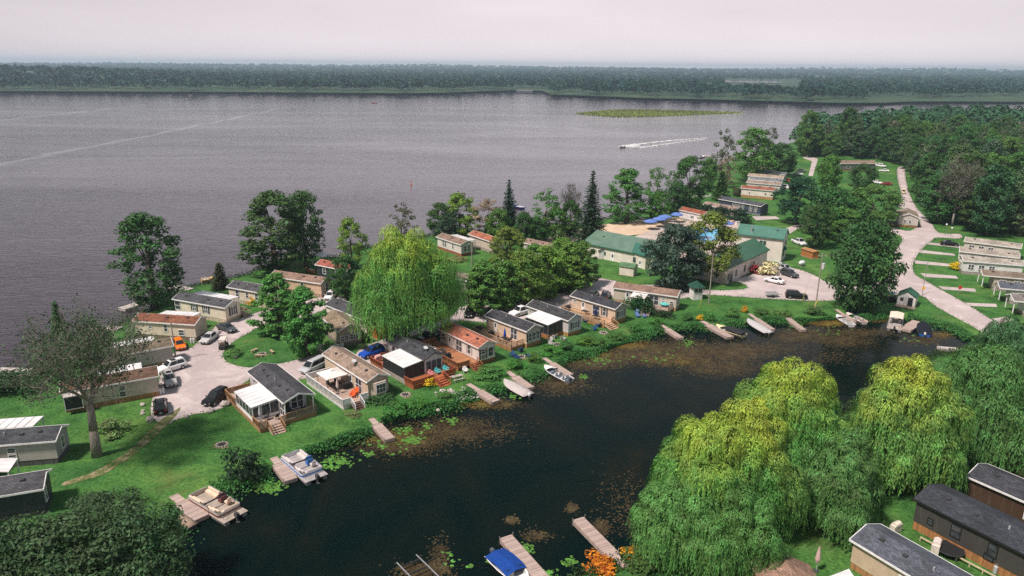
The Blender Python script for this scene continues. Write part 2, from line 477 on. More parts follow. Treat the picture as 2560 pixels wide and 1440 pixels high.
def cards(C, Nn, S, asp=.55, A=None, rng=NR):
    """rhombic leaf cards: centre C, normal Nn, half-length S, long axis A or random; returns (4n,3)"""
    n = len(C)
    Nn = Nn / (np.linalg.norm(Nn, axis=1, keepdims=True) + 1e-9)
    T = rand_dirs(n, rng) if A is None else A
    T = T - Nn * np.sum(T * Nn, axis=1, keepdims=True)
    T = T / (np.linalg.norm(T, axis=1, keepdims=True) + 1e-9)
    B = np.cross(Nn, T)
    S = np.asarray(S).reshape(-1, 1) * np.ones((n, 1))
    V = np.empty((n, 4, 3))
    V[:, 0] = C - T * S; V[:, 1] = C + B * S * asp; V[:, 2] = C + T * S; V[:, 3] = C - B * S * asp
    return V.reshape(-1, 3)

def clumpy(h, w, K, per, leaf, seed, zlo=.2, peak=.55, rc=(.10, .18), shell=.5, gap=0.0, up=.5, cone=0.0):
    """broad crown: K leaf clumps through an uneven egg; returns cards and clump centres"""
    rng = np.random.default_rng(seed)
    cs = []; out = []
    lobes = rng.uniform(0, 2 * pi, 5); la = rng.uniform(.08, .22, 5)
    while len(cs) < K:
        zz = rng.random(); ang = rng.uniform(0, 2 * pi); r = sqrt(rng.uniform(shell ** 2, 1))
        if zz > .85: r = sqrt(rng.random())
        wob = 1 + sum(a * cos((k + 1) * (ang - l)) for k, (a, l) in enumerate(zip(la, lobes))) * .7
        q = (zz - peak) / (1 - peak) if zz > peak else (peak - zz) / peak
        prof = sqrt(max(.03, 1 - q ** (2.2 if zz > peak else 2.8))) * (1 - cone * max(0, zz - peak))
        x = cos(ang) * r * .46 * wob * prof; y = sin(ang) * r * .46 * wob * prof; z = zlo + (1 - zlo) * zz
        if gap and rng.random() < gap and r > .8: continue
        cs.append((x * w, y * w, z * h * .95, rng.uniform(*rc) * w))
    for (x, y, z, rr) in cs:
        n = int(per * (rr / (rc[1] * w)) ** 2 * rng.uniform(.7, 1.2))
        d = rand_dirs(n, rng); d[:, 2] = d[:, 2] * .8 + .12
        rad = rr * rng.uniform(.45, 1.12, (n, 1)) ** .8
        C = np.array([x, y, z]) + d * rad * np.array([1.1, 1.1, .8])
        Nn = d * .9 + np.array([0, 0, up]) + rng.normal(size=(n, 3)) * .36
        out.append(cards(C, Nn, rng.uniform(.6, 1.25, n) * leaf, .55, None, rng))
    return np.concatenate(out), cs

def limb_mesh(h, w, cs, seed, r0=.03, n_limb=7, trunk_top=.55, lean=(0, 0)):
    """tapered trunk with limbs that run to some of the clumps"""
    rnd = random.Random(seed); mb = MB()
    pts = []; m = 6
    for i in range(m + 1):
        t = i / m
        pts.append(Vector((lean[0] * t * t * w + rnd.uniform(-.012, .012) * w * (i > 0), lean[1] * t * t * w + rnd.uniform(-.012, .012) * w * (i > 0), t * h * trunk_top)))
    R0 = r0 * h
    rs = [R0 * (1.35 if i == 0 else 1) * (1 - .6 * i / m) for i in range(m + 1)]
    mb.path(pts, rs, 8)
    for c in rnd.sample(cs, min(n_limb, len(cs))):
        k = rnd.randint(2, m); a = pts[k]; b = Vector(c[:3])
        mid = a.lerp(b, .5) + Vector((0, 0, .04 * h))
        mb.path([a, mid, b], [rs[k] * .55, rs[k] * .3, rs[k] * .08], 5)
    return mb.mesh('trunk', M['bark'], True)

def proto_broad(h, w, K, per, leaf, seed, mat='leaf', r0=.028, **kw):
    V, cs = clumpy(h, w, K, per, leaf, seed, **kw)
    return (h, w, fast_mesh('crown', V, 4, M[mat]), limb_mesh(h, w, cs, seed, r0))

def proto_spruce(h, w, seed, ragged=.25, leaf=.34, pw=.85, lo=.06):
    rng = np.random.default_rng(seed); C = []; Nn = []; A = []; S = []
    z = lo * h
    while z < h * .985:
        f = (z / h - lo) / (1 - lo); rmax = w * .5 * (1 - f) ** pw * rng.uniform(1 - ragged, 1.06) + .12
        nb = max(5, int(11 * (1 - f) + 5))
        a0 = rng.uniform(0, 2 * pi)
        for b in range(nb):
            ang = a0 + 2 * pi * b / nb + rng.uniform(-.2, .2); L = rmax * rng.uniform(1 - ragged, 1.05)
            k = max(3, int(L / (leaf * .42)))
            t = (np.arange(k) + rng.uniform(.2, 1, k)) / k
            dr = np.array([cos(ang), sin(ang), 0])
            pos = dr * (t * L)[:, None] + np.array([0, 0, z]) + np.stack([np.zeros(k), np.zeros(k), -.38 * L * t ** 1.6 + .1 * L * t], 1)
            pos += rng.normal(size=(k, 3)) * leaf * .35
            C.append(pos); A.append(np.tile(dr + np.array([0, 0, -.35]), (k, 1)) + rng.normal(size=(k, 3)) * .5)
            Nn.append(np.tile([0, 0, 1.0], (k, 1)) + rng.normal(size=(k, 3)) * .45); S.append(rng.uniform(.6, 1.3, k) * leaf)
        z += h * .021 + .12
    V = cards(np.concatenate(C), np.concatenate(Nn), np.concatenate(S), .5, np.concatenate(A), rng)
    mb = MB(); mb.tube((0, 0, 0), (0, 0, h * .95), h * .02, h * .004, 8)
    return (h, w, fast_mesh('crown', V, 4, M['needle']), mb.mesh('trunk', M['bark'], True))

def twigs(mb, p, d, L, r, depth, rnd, tips, up=.12):
    """recursive bare branching; mb gets the thick limbs, tips collects twig ends"""
    q = p
    segs = 3
    for i in range(segs):
        d = (d + Vector((rnd.uniform(-.22, .22), rnd.uniform(-.22, .22), rnd.uniform(-.12, .22) * up * 4))).normalized()
        n = q + d * (L / segs)
        mb.tube(q, n, r * (1 - i / segs * .45), r * (1 - (i + 1) / segs * .45), 5 if r > .05 else 3, caps=False)
        q = n
        if depth > 0 and i > 0 or depth > 2:
            k = 2 if depth > 1 else 3
            for _ in range(k):
                a = Vector((rnd.gauss(0, 1), rnd.gauss(0, 1), rnd.gauss(.15, .6))).normalized()
                dd = (d * .75 + a * .75).normalized()
                twigs(mb, q, dd, L * rnd.uniform(.5, .72), max(r * .5, .012), depth - 1, rnd, tips, up)
    tips.append((q.copy(), d.copy()))

def proto_bare(h, w, seed, leaves=900, leaf=.22, fork=.35, r0=.03, depth=4, clumps=0):
    """half dead tree: forked grey limbs, fine twigs, thin foliage"""
    rnd = random.Random(seed); rng = np.random.default_rng(seed)
    tr = MB(); tips = []
    base = [Vector((0, 0, 0)), Vector((-.004 * h, 0, h * fork * .5)), Vector((-.01 * h, 0, h * fork))]
    tr.path(base, [r0 * h * 1.3, r0 * h, r0 * h * .8], 10)
    tw = MB()
    n = 6
    for i in range(n):
        a = 2 * pi * i / n + rnd.uniform(-.3, .3); s = rnd.uniform(.35, 1.0)
        d = Vector((cos(a) * s, sin(a) * s, rnd.uniform(.65, 1.1))).normalized()
        twigs(tw, base[-1] + Vector((0, 0, rnd.uniform(-.06, .02) * h)), d, h * .33, r0 * h * .42, depth, rnd, tips)
    tw2 = tw
    # normalise the twig cloud to w x h
    P = np.array(tw2.v)
    zmax = P[:, 2].max(); rr = np.percentile(np.hypot(P[:, 0], P[:, 1]), 98)
    z0 = fork * h * .9
    def fit(p): return (p[0] * (w / 2) / rr, p[1] * (w / 2) / rr, p[2] if p[2] < z0 else z0 + (p[2] - z0) * (h - z0) / (zmax - z0))
    tw2.v = [fit(p) for p in tw2.v]
    T = np.array([fit(t[0]) for t in tips])
    idx = rng.integers(0, len(T), leaves)
    if clumps:
        cc = T[rng.integers(0, len(T), clumps)]
        dist = np.array([np.min(np.linalg.norm(cc - T[i], axis=1)) for i in idx]); idx = idx[dist < w * .17]
    C = T[idx] + rng.normal(size=(len(idx), 3)) * .38
    V = cards(C, rand_dirs(len(idx), rng) + np.array([0, 0, .6]), rng.uniform(.6, 1.3, len(idx)) * leaf, .55, None, rng)
    return (h, w, fast_mesh('crown', V, 4, M['leaf']), tr.mesh('trunk', M['bark'], True), tw2.mesh('branches', M['bark'], True))

def proto_willow(h, w, seed, heads=70, strands=26, leaf=.24, low=.04, drop=(.12, .38), mat='willow'):
    """weeping willow: tiers of bough heads, each a rounded cushion that sheds a curtain of hanging strands"""
    rng = np.random.default_rng(seed); C = []; A = []; Nn = []; S = []; hd = []
    k = tries = 0
    while k < heads and tries < 6000:
        tries += 1
        t = rng.random()                                   # 0 low rim .. 1 crown top
        ang = rng.uniform(0, 2 * pi)
        lob = 1 + .20 * sin(3 * ang + seed) + .14 * sin(5 * ang + 2 * seed + 4 * t)
        z = h * (.34 + .64 * t) * rng.uniform(.88, 1.03)
        rmax = w * .395 * lob * sqrt(max(0.02, 1 - ((t - .18) / .86) ** 2 if t > .18 else 1 - (.18 - t) * .4))
        r = rmax * rng.uniform(.42, 1.0) ** .6 * rng.uniform(.78, 1.2) if t < .85 else rmax * sqrt(rng.random())
        x, y = cos(ang) * r, sin(ang) * r
        if any((x - q[0]) ** 2 + (y - q[1]) ** 2 + ((z - q[2]) * .8) ** 2 < (w * .118) ** 2 for q in hd): continue
        hd.append((x, y, z, t)); k += 1
    for (x, y, z, tt) in hd:
        br = w * rng.uniform(.085, .15) * (1.12 - .3 * tt)
        ns = int(strands * .78 * rng.uniform(.7, 1.3) * (br / (w * .08)) ** 1.3)
        od = Vector((x, y, 0)); od = od.normalized() if od.length > .1 else Vector((1, 0, 0))
        Lh = h * rng.uniform(*drop) * (1.15 - .35 * tt)
        for _ in range(ns):
            a = rng.uniform(0, 2 * pi); q = br * sqrt(rng.uniform(.25, 1))
            ox, oy = cos(a) * q + od.x * br * .35, sin(a) * q + od.y * br * .35
            L = Lh * rng.uniform(.45, 1.15) * (.5 + .6 * q / br)
            L = min(L, z - low * h * rng.uniform(.6, 2.2))
            if L < .6: continue
            m = int(L / (leaf * .95)) + 2
            t = np.linspace(0, 1, m)
            out = br * .30 * (1 - np.exp(-t * 5))
            sway = rng.normal(size=2) * .10 * L
            px = x + ox + cos(a) * out + sway[0] * t ** 2
            py = y + oy + sin(a) * out + sway[1] * t ** 2
            pz = z + br * .7 * (1 - (q / br) ** 2) - L * t
            P = np.stack([px + 0 * t, py + 0 * t, pz], 1) + rng.normal(size=(m, 3)) * leaf * .30
            C.append(P); A.append(np.stack([rng.normal(size=m) * .35, rng.normal(size=m) * .35, -np.ones(m)], 1))
            nn = np.tile([od.x * .6 + cos(a) * .8, od.y * .6 + sin(a) * .8, .05], (m, 1)); nn[0] += (0, 0, 1.2); nn[1] += (0, 0, .5); nn += rng.normal(size=(m, 3)) * .28
            Nn.append(nn); S.append(rng.uniform(.7, 1.35, m) * leaf)
        # leafy cushion on top of the bough
        n = int(ns * 3.0); d = rand_dirs(n, rng); d[:, 2] = np.abs(d[:, 2])
        C.append(np.array([x + od.x * br * .3, y + od.y * br * .3, z - br * .1]) + d * br * np.array([1.02, 1.02, .85]) * rng.uniform(.8, 1.08, (n, 1)))
        A.append(np.stack([d[:, 0], d[:, 1], -np.ones(n) * .6], 1)); Nn.append(d + np.array([0, 0, 1.0]) + rng.normal(size=(n, 3)) * .3); S.append(rng.uniform(.6, 1.2, n) * leaf)
    V = cards(np.concatenate(C), np.concatenate(Nn), np.concatenate(S), .25, np.concatenate(A), rng)
    tr = limb_mesh(h, w, [(q[0], q[1], q[2] * .97) for q in hd], seed, .03, 16, .5)
    return (h, w, fast_mesh('crown', V, 4, M[mat]), tr)

PROTO = {}
def protos():
    for i, sd in enumerate((21, 22, 23)):
        PROTO['broad%d' % i] = proto_broad(15, 11, 105, 120, .29, sd, rc=(.07, .125), gap=.2, zlo=.09, peak=.45)
    PROTO['tall0'] = proto_broad(18, 10, 125, 110, .29, 31, rc=(.07, .13), gap=.3, peak=.5, zlo=.06)
    PROTO['tall1'] = proto_broad(18, 10, 120, 130, .29, 33, rc=(.075, .13), gap=.15, peak=.42, zlo=.05)
    PROTO['maple0'] = proto_broad(12, 7.6, 150, 130, .24, 41, rc=(.06, .115), peak=.30, zlo=.05, gap=.05, up=.7, cone=.62)
    PROTO['maple1'] = proto_broad(12, 7.6, 150, 130, .24, 42, rc=(.06, .115), peak=.32, zlo=.05, gap=.05, up=.7, cone=.55)
    PROTO['round0'] = proto_broad(11, 11, 120, 140, .28, 51, rc=(.075, .13), zlo=.03, peak=.5)
    PROTO['round1'] = proto_broad(11, 11, 110, 140, .28, 52, rc=(.075, .13), zlo=.03, peak=.56)
    PROTO['thin0'] = proto_broad(13, 8, 60, 55, .26, 61, rc=(.06, .12), gap=.5, shell=.3, zlo=.12)
    PROTO['thin1'] = proto_broad(13, 8, 54, 60, .26, 62, rc=(.06, .12), gap=.5, shell=.3, zlo=.12)
    PROTO['spruce0'] = proto_spruce(20, 7.5, 71); PROTO['spruce1'] = proto_spruce(16, 6, 72, .15)
    PROTO['cedar0'] = proto_spruce(9, 5.5, 73, .35, .30, .55, .03)
    PROTO['bare0'] = proto_bare(15, 10, 81, 900, clumps=14, r0=.016); PROTO['bare1'] = proto_bare(14, 9, 82, 4000, leaf=.16, clumps=40, r0=.012)
    PROTO['bush0'] = proto_broad(2.2, 3.2, 16, 120, .17, 91, rc=(.16, .26), zlo=.12, shell=.2)
    PROTO['bush1'] = proto_broad(2.2, 3.2, 14, 130, .17, 92, rc=(.16, .26), zlo=.12, shell=.2)
    PROTO['flower'] = proto_broad(1.4, 2.2, 14, 110, .13, 93, rc=(.16, .26), zlo=.2, shell=.2)

TREENAME = {'broad': 'broadleaf_tree', 'tall': 'tall_tree', 'maple': 'maple_tree', 'round': 'round_tree', 'thin': 'thin_tree', 'spruce': 'spruce_tree',
            'cedar': 'cedar_tree', 'bare': 'bare_tree', 'bush': 'shrub', 'flower': 'flower_shrub', 'willow': 'willow_tree'}
GREEN = dict(dark=(.046, .114, .030), mid=(.085, .188, .040), bright=(.05, .18, .04), yellow=(.22, .23, .026), grey=(.10, .125, .075), blue=(.028, .072, .046),
             olive=(.135, .230, .040), tan=(.26, .20, .14), lush=(.066, .22, .046))

def plant(kind, label, pos, h, w, col='mid', group=None, name=None, bark=(.10, .085, .07), cat=None):
    p = PROTO[kind]; stem = kind.rstrip('0123456789')
    nm = name or TREENAME[stem]
    c = GREEN[col] if isinstance(col, str) else col
    c = tuple(v * R.uniform(.9, 1.12) for v in c)
    shrub = stem in ('bush', 'flower')
    o = thing(nm, label, cat or ('shrub' if shrub else 'tree'), pos, R.uniform(0, 6.28), group)
    o.scale = (w / p[1], w / p[1], h / p[0])
    link('foliage' if shrub else 'crown', p[2], o, c); link('stem' if shrub else 'trunk', p[3], o, bark)
    if len(p) > 4: link('branches', p[4], o, bark)
    return o

def tree(kind, label, base, top, wpx, col='mid', group=None, **kw):
    """tree from photo pixels: foot (x,y), top y, crown width in pixels"""
    b = G(*base); h = top_height(b, top); w = wpx / ppm(b + Vector((0, 0, h * .6)))
    return plant(kind, label, b, h, w, col, group, **kw)

# ============================================================ far shore, forest, hills
FAR = [(-900, 232), (0, 232), (300, 233), (700, 235), (1000, 237), (1100, 236), (1200, 232), (1290, 229), (1368, 231), (1376, 240), (1480, 244), (1600, 249), (1850, 255), (2100, 262), (2200, 262), (2290, 258), (2560, 259), (3500, 255)]
def far_shore():
    P = [G(x, y, -.5) for x, y in FAR]
    ang = np.array([atan2(p.x, p.y) for p in P]); rad = np.array([hypot(p.x, p.y) for p in P])
    def shore(a): return np.interp(a, ang, rad)
    from mathutils import noise as mn
    def hill(x, y):
        d = hypot(x, y); s = d - float(shore(atan2(x, y)))
        z = -1.2 + 1.8 * min(max(s / 12, 0), 1)
        n = mn.noise(Vector((x / 2600, y / 2600, 3))) * .5 + .5
        n2 = mn.noise(Vector((x / 900, y / 900, 8))) * .5 + .5
        z += max(0, s - 120) / 1000 * (2.0 * n) + 18 * n * n2 * min(max((d - 3200) / 4500, 0), 1)
        a = degrees(atan2(x, y))
        z += 20 * math.exp(-((a + 34) / 11) ** 2) * min(max((s - 60) / 500, 0), 1) * math.exp(-max(0, s - 700) / 1500)
        z += 36 * min(max((d - 5200) / 2500, 0), 1) * (mn.noise(Vector((x / 1500, y / 1500, 5))) * .5 + .45) + 4
        return z
    # polar grid sheet
    na, nr = 150, 70; V = []; F = []
    for j in range(nr):
        t = j / (nr - 1)
        for i in range(na):
            a = radians(-62 + 124 * i / (na - 1)); s = float(shore(a)) - 15
            r = s * (9800 / s) ** (t ** 1.15) if j else s
            x, y = sin(a) * r, cos(a) * r
            V.append((x, y, hill(x, y)))
    for j in range(nr - 1):
        for i in range(na - 1):
            F.append((j * na + i, j * na + i + 1, (j + 1) * na + i + 1, (j + 1) * na + i))
    me = bpy.data.meshes.new('hills'); me.from_pydata(V, [], F)
    t = MT('far_ground'); vec = t.coord()
    nz = t.noise(vec, .012, 5, .6)
    me.materials.append(t.pbr(t.ramp(nz, [(.35, (.014, .045, .022)), (.6, (.035, .07, .028)), (.75, (.07, .095, .04))]), .95))
    me.polygons.foreach_set('use_smooth', [True] * len(me.polygons))
    o = link('hills', me); o['kind'] = 'structure'
    # second lake in the distance, its own clearing
    LK = [G(1800, 211, 1), G(1955, 213, 1), G(1952, 207, 1), G(1802, 206, 1)]
    mb = MB(); z2 = max(hill(p.x, p.y) for p in LK) + 1.2
    mb.poly([(p.x, p.y, z2) for p in LK]); o = mb.build('distant_water', M['lake']); o['kind'] = 'structure'
    # trees: positions spread evenly over the picture of the far shore
    rng = np.random.default_rng(77); pts = []
    for _ in range(17000):
        a = radians(rng.uniform(-41, 41)); s = float(shore(a))
        t = rng.random() ** 1.35
        r0 = s + rng.uniform(12, 70) + 30 * sin(degrees(a) * 1.7)
        if degrees(a) > 25: r0 += 110 + 60 * sin(degrees(a) * .8)
        r = r0 * (9000 / r0) ** t
        x, y = sin(a) * r, cos(a) * r
        px = 1280 + CF * tan(a)
        if 1785 < px < 1970 and LK[0].length * .62 < r < LK[3].length * 1.02: continue
        pts.append((x, y, hill(x, y), r))
    forest_mesh('forest', np.array(pts), M['far_leaf'], 22, (.010, .048, .030), rng)

def forest_mesh(name, pts, mat, nleaf, color, rng, hmin=9, hmax=20, kind='stuff', leafk=.85):
    n = len(pts); H = rng.uniform(hmin, hmax, n); W = H * rng.uniform(.45, .8, n)
    big = np.clip(pts[:, 3] / 2500, 1, 2.6) if pts.shape[1] > 3 else np.ones(n)
    W = W * big
    k = nleaf
    d = rand_dirs(n * k, rng); d[:, 2] = np.abs(d[:, 2]) * 1.2 - .25
    Hr, Wr = np.repeat(H, k), np.repeat(W, k)
    C = np.repeat(pts[:, :3], k, 0) + np.stack([d[:, 0] * Wr * .48, d[:, 1] * Wr * .48, Hr * (.52 + .42 * d[:, 2])], 1) * 1.0
    S = rng.uniform(.16, .34, n * k) * Wr * leafk
    V = cards(C, d * .8 + np.array([0, 0, .45]) + rng.normal(size=(n * k, 3)) * .4, S, .75, None, rng)
    o = link(name, fast_mesh(name, V, 4, mat), None, color); o['kind'] = kind
    return o

def verge():
    """ragged grass creeping over the road edges"""
    P = []; rng = np.random.default_rng(44)
    for line in ROADLINES:
        L = np.array(line + line[:1])
        for a, b in zip(L[:-1], L[1:]):
            n = int(np.linalg.norm(b - a) * 9)
            t = rng.random((n, 1)); q = a + (b - a) * t + rng.normal(size=(n, 2)) * .33
            P += [(x, y, .05 + z) for (x, y), z in zip(q, rng.random(n) * .1)]
    P = np.array(P)
    scatter_stuff('verge_grass', P, rng.uniform(.06, .17, len(P)), M['weed'], (.045, .125, .032), 1.2, .6, rng)

def scatter_stuff(name, P, S, mat, color, normal_up=.6, asp=.5, rng=NR, axis=None):
    n = len(P)
    V = cards(P, rand_dirs(n, rng) + np.array([0, 0, normal_up]), S, asp, axis, rng)
    o = link(name, fast_mesh(name, V, 4, mat), None, color); o['kind'] = 'stuff'
    return o
M['far_leaf'] = m_leaf('far_foliage', .1, var=(.75, 1.25), cs=.011, cv=(.6, 1.45))
# ============================================================ buildings
class House:
    """park model home. Local u runs along the long eave from the near corner, v across the gable, w up.
    E0 near eave corner, E1 far eave corner in pixels at eave height ze."""
    def __init__(s, name, label, E0, E1, W=4.0, ze=3.3, base=.75, rise=.85, wall=(.6, .5, .4), roof=(.05, .052, .06), skirt=(.3, .16, .08), skirt_mat='board_y',
                 g0=0.0, side=None, cat='house', group=None, ov=.28, roofmat='shingle', Lm=None, trim=WHITE, vents=4, wallmat='siding', gend=None, gw=None):
        A, B = G(*E0, ze), G(*E1, ze); u = Vector((B.x - A.x, B.y - A.y, 0)); s.L = Lm or u.length; u.normalize()
        v = Vector((-u.y, u.x, 0))
        if side is None: side = 1 if v.dot(Vector((A.x, A.y, 0))) > 0 else -1
        v = v * side
        s.u, s.v_, s.A, s.W, s.ze, s.rise, s.ov, s.base, s.g0, s.trim = u, v, A, W, ze, rise, ov, base, g0, trim
        rz = atan2(u.y, u.x) - pi / 2
        X = Vector((cos(rz), sin(rz), 0)); s.sg = 1 if v.dot(X) > 0 else -1
        s.o = thing(name, label, cat, (A.x, A.y, 0), rz, group)
        s.t = lambda a, b, c: (s.sg * b, a, c)
        s.rz = rz
        L = s.L; ge = L - .25
        # walls, butted under the roof
        m = MB(s.t); c = W / 2; e = ze - .1
        pk = ze + rise - .16
        gs = g0 + .25
        m.hexa([(gs, ov, base), (gs, W - ov, base), (gs, W - ov, e), (gs, c, pk), (gs, ov, e)],
               [(ge, ov, base), (ge, W - ov, base), (ge, W - ov, e), (ge, c, pk), (ge, ov, e)])
        m.build('wall', M[wallmat], s.o, wall)
        if gw is not None:          # gable end in a second colour; for some homes shade is put into it
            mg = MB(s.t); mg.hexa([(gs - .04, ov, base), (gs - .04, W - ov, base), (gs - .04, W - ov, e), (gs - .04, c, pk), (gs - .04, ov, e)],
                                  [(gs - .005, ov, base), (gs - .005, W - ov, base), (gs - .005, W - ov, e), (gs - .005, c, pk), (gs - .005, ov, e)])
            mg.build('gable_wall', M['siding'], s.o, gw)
        if base > .15:
            m = MB(s.t); m.box(gs + .05, ge - .05, ov + .05, W - ov - .05, -.3, base - .005)
            m.build('skirt', M[skirt_mat], s.o, skirt)
        th = .13
        m = MB(s.t)
        for (v0, v1) in ((0, c), (W, c)):
            m.hexa([(0, v0, ze - th), (0, v1, ze + rise - th), (0, v1, ze + rise), (0, v0, ze)],
                   [(L, v0, ze - th), (L, v1, ze + rise - th), (L, v1, ze + rise), (L, v0, ze)])
        s.roof = m.build('roof', M[roofmat], s.o, roof)
        m = MB(s.t)                                                 # eaves and rakes
        for vv, d in ((0, -.07), (W, .07)):
            m.box(-.02, L + .02, min(vv, vv + d), max(vv, vv + d), ze - .2, ze + .012)
        for uu, d in ((0, -.07), (L, .07)):
            for (v0, v1) in ((-.07, c), (W + .07, c)):
                a, b = min(uu, uu + d), max(uu, uu + d)
                m.hexa([(a, v0, ze - .2), (a, v1, ze + rise - .2), (a, v1, ze + rise + .025), (a, v0, ze + .01)],
                       [(b, v0, ze - .2), (b, v1, ze + rise - .2), (b, v1, ze + rise + .025), (b, v0, ze + .01)])
        m.build('fascia', M['paint'], s.o, trim)
        if g0 > .5:
            for vv in (ov, W - ov):
                m = MB(s.t); m.box(.2, .36, vv - .08, vv + .08, base, ze + .05); m.build('post', M['paint'], s.o, trim)
        for i in range(vents):
            uu = L * (.18 + .64 * i / max(1, vents - 1)); vv = c * (.62 if i % 2 else .72)
            zz = ze + rise * vv / c
            m = MB(s.t)
            if i % 3 == 2: m.tube((uu, vv, zz - .1), (uu, vv, zz + .32), .09, .09, 8)
            else: m.box(uu - .22, uu + .22, vv - .2, vv + .2, zz - .05, zz + .17)
            m.build('roof_vent', M['matte'], s.roof, (.045, .047, .05) if i % 3 != 2 else (.4, .4, .4))

    def P(s, u, v, w=0.0):
        p = Vector((s.A.x, s.A.y, 0)) + s.u * u + s.v_ * v; return Vector((p.x, p.y, w))

    def rot(s, du=0, dv=-1):
        d = s.u * du + s.v_ * dv; return atan2(d.y, d.x)

    def face(s, f):
        """face -> function (pos along, height, outwards) -> (u, v, w)"""
        if f == 'F': return lambda a, z, o: (a, s.ov - o, z)
        if f == 'B': return lambda a, z, o: (a, s.W - s.ov + o, z)
        if f == 'G': return lambda a, z, o: (s.g0 + .25 - o, a, z)
        return lambda a, z, o: (s.L - .25 + o, a, z)

    def panel(s, m, fn, a0, a1, z0, z1, o0, o1):
        m.hexa([fn(a0, z0, o0), fn(a1, z0, o0), fn(a1, z1, o0), fn(a0, z1, o0)], [fn(a0, z0, o1), fn(a1, z0, o1), fn(a1, z1, o1), fn(a0, z1, o1)])

    def win(s, f, pos, z, w, h, sh=None, mull=1, frame=None, name='window'):
        fn = s.face(f); frame = frame or s.trim; b = .045 if f == 'G' else 0.0
        m = MB(s.t); s.panel(m, fn, pos - w / 2, pos + w / 2, z, z + h, -.05, .03 + b)
        p = m.build(name, M['pane'], s.o)
        m = MB(s.t); e = .09
        x0, x1, z1 = pos - w / 2, pos + w / 2, z + h
        for a0, a1, c0, c1 in ((x0 - e, x1 + e, z - e, z), (x0 - e, x1 + e, z1, z1 + e), (x0 - e, x0, z, z1), (x1, x1 + e, z, z1)):
            s.panel(m, fn, a0, a1, c0, c1, -.02, .07 + b)
        s.panel(m, fn, x0, x1, z + h * .5 - .03, z + h * .5 + .03, .0, .06 + b)
        for k in range(mull - 1):
            xx = x0 + w * (k + 1) / mull; s.panel(m, fn, xx - .045, xx + .045, z, z1, .0, .065 + b)
        m.build('frame', M['paint'], p, frame)
        if sh:
            for x in (x0 - e - .36, x1 + e + .02):
                m = MB(s.t); s.panel(m, fn, x, x + .34, z - e, z1 + e, -.02, .055 + b); m.build('shutter', M['paint'], p, sh)
        return p

    def door(s, f, pos, w=.9, h=2.0, glass=False, col=WHITE):
        fn = s.face(f); z = s.base
        if glass:
            return s.win(f, pos, z + .08, w, h - .1, None, 2, name='glass_door')
        m = MB(s.t); s.panel(m, fn, pos - w / 2, pos + w / 2, z + .03, z + h, -.02, .06); d = m.build('door', M['paint'], s.o, col)
        m = MB(s.t); s.panel(m, fn, pos - w * .25, pos + w * .25, z + h * .5, z + h * .9, .03, .08); m.build('pane', M['pane'], d)
        return d

    def awning(s, u0, u1, d, zi=3.0, zo=2.55, kind='open', col=(.74, .73, .73), v0=None, fcol=None, floor=None, back=False):
        """roofed patio on the long side: kind open (posts), screen or glass (walled)"""
        W, ov = s.W, s.ov
        S = (lambda v: W - v) if back else (lambda v: v)
        vi = S(-.09); vo = S(-d); fcol = fcol or WHITE
        m = MB(s.t)
        m.hexa([(u0, vi, zi), (u1, vi, zi), (u1, vo, zo), (u0, vo, zo)], [(u0, vi, zi + .09), (u1, vi, zi + .09), (u1, vo, zo + .09), (u0, vo, zo + .09)])
        n = max(2, int((u1 - u0) / 1.1))
        for k in range(n + 1):
            uu = u0 + .04 + (u1 - u0 - .08) * k / n
            m.hexa([(uu - .035, vi, zi + .085), (uu + .035, vi, zi + .085), (uu + .035, vo, zo + .085), (uu - .035, vo, zo + .085)],
                   [(uu - .035, vi, zi + .14), (uu + .035, vi, zi + .14), (uu + .035, vo, zo + .14), (uu - .035, vo, zo + .14)])
        a = m.build('awning', M['rib'], s.o, col)
        fl = s.base if floor is None else floor
        vw = S(-d + .2); e0, e1 = u0 + .15, u1 - .15
        for uu in ((e0, e1) if kind != 'open' else (e0, (e0 + e1) / 2, e1)):
            m = MB(s.t); m.box(uu - .06, uu + .06, vw - .06, vw + .06, fl if kind != 'open' else 0, zo - .02); m.build('post', M['paint'], a, fcol)
        if kind != 'open':
            mt = M['screen'] if kind == 'screen' else M['pane']
            low = fl + (.45 if kind == 'glass' else .1)
            def wall(p0, p1, nm):
                (ua, va), (ub, vb) = p0, p1; L = hypot(ub - ua, vb - va); du, dv = (ub - ua) / L, (vb - va) / L
                nu, nv = -dv, du
                m = MB(s.t); q = .025
                zt0 = lambda v: zi + (zo - zi) * min(1, max(0, (abs(v - vi)) / abs(vo - vi))) - .03
                m.hexa([(ua - nu * q, va - nv * q, low), (ub - nu * q, vb - nv * q, low), (ub - nu * q, vb - nv * q, zt0(vb)), (ua - nu * q, va - nv * q, zt0(va))],
                       [(ua + nu * q, va + nv * q, low), (ub + nu * q, vb + nv * q, low), (ub + nu * q, vb + nv * q, zt0(vb)), (ua + nu * q, va + nv * q, zt0(va))])
                p = m.build('screen_panel' if kind == 'screen' else 'window_wall', mt, a)
                m = MB(s.t); k = max(1, int(L / 1.15))
                for i in range(k + 1):
                    uu, vv = ua + du * L * i / k, va + dv * L * i / k
                    m.bar((uu, vv, fl), (uu, vv, zt0(vv) - .01), .09)
                m.bar((ua, va, low), (ub, vb, low), .08, .08)
                if kind == 'glass': m.bar((ua, va, (fl + low) / 2), (ub, vb, (fl + low) / 2), .055, low - fl - .02)
                m.bar((ua, va, zt0(va) - .08), (ub, vb, zt0(vb) - .08), .08, .08)
                m.build('frame', M['paint'], p, fcol)
            wall((e0, vw), (e1, vw), 'front'); wall((e0, S(ov - .1)), (e0, vw), 'side'); wall((e1, S(ov - .1)), (e1, vw), 'side')
        return a

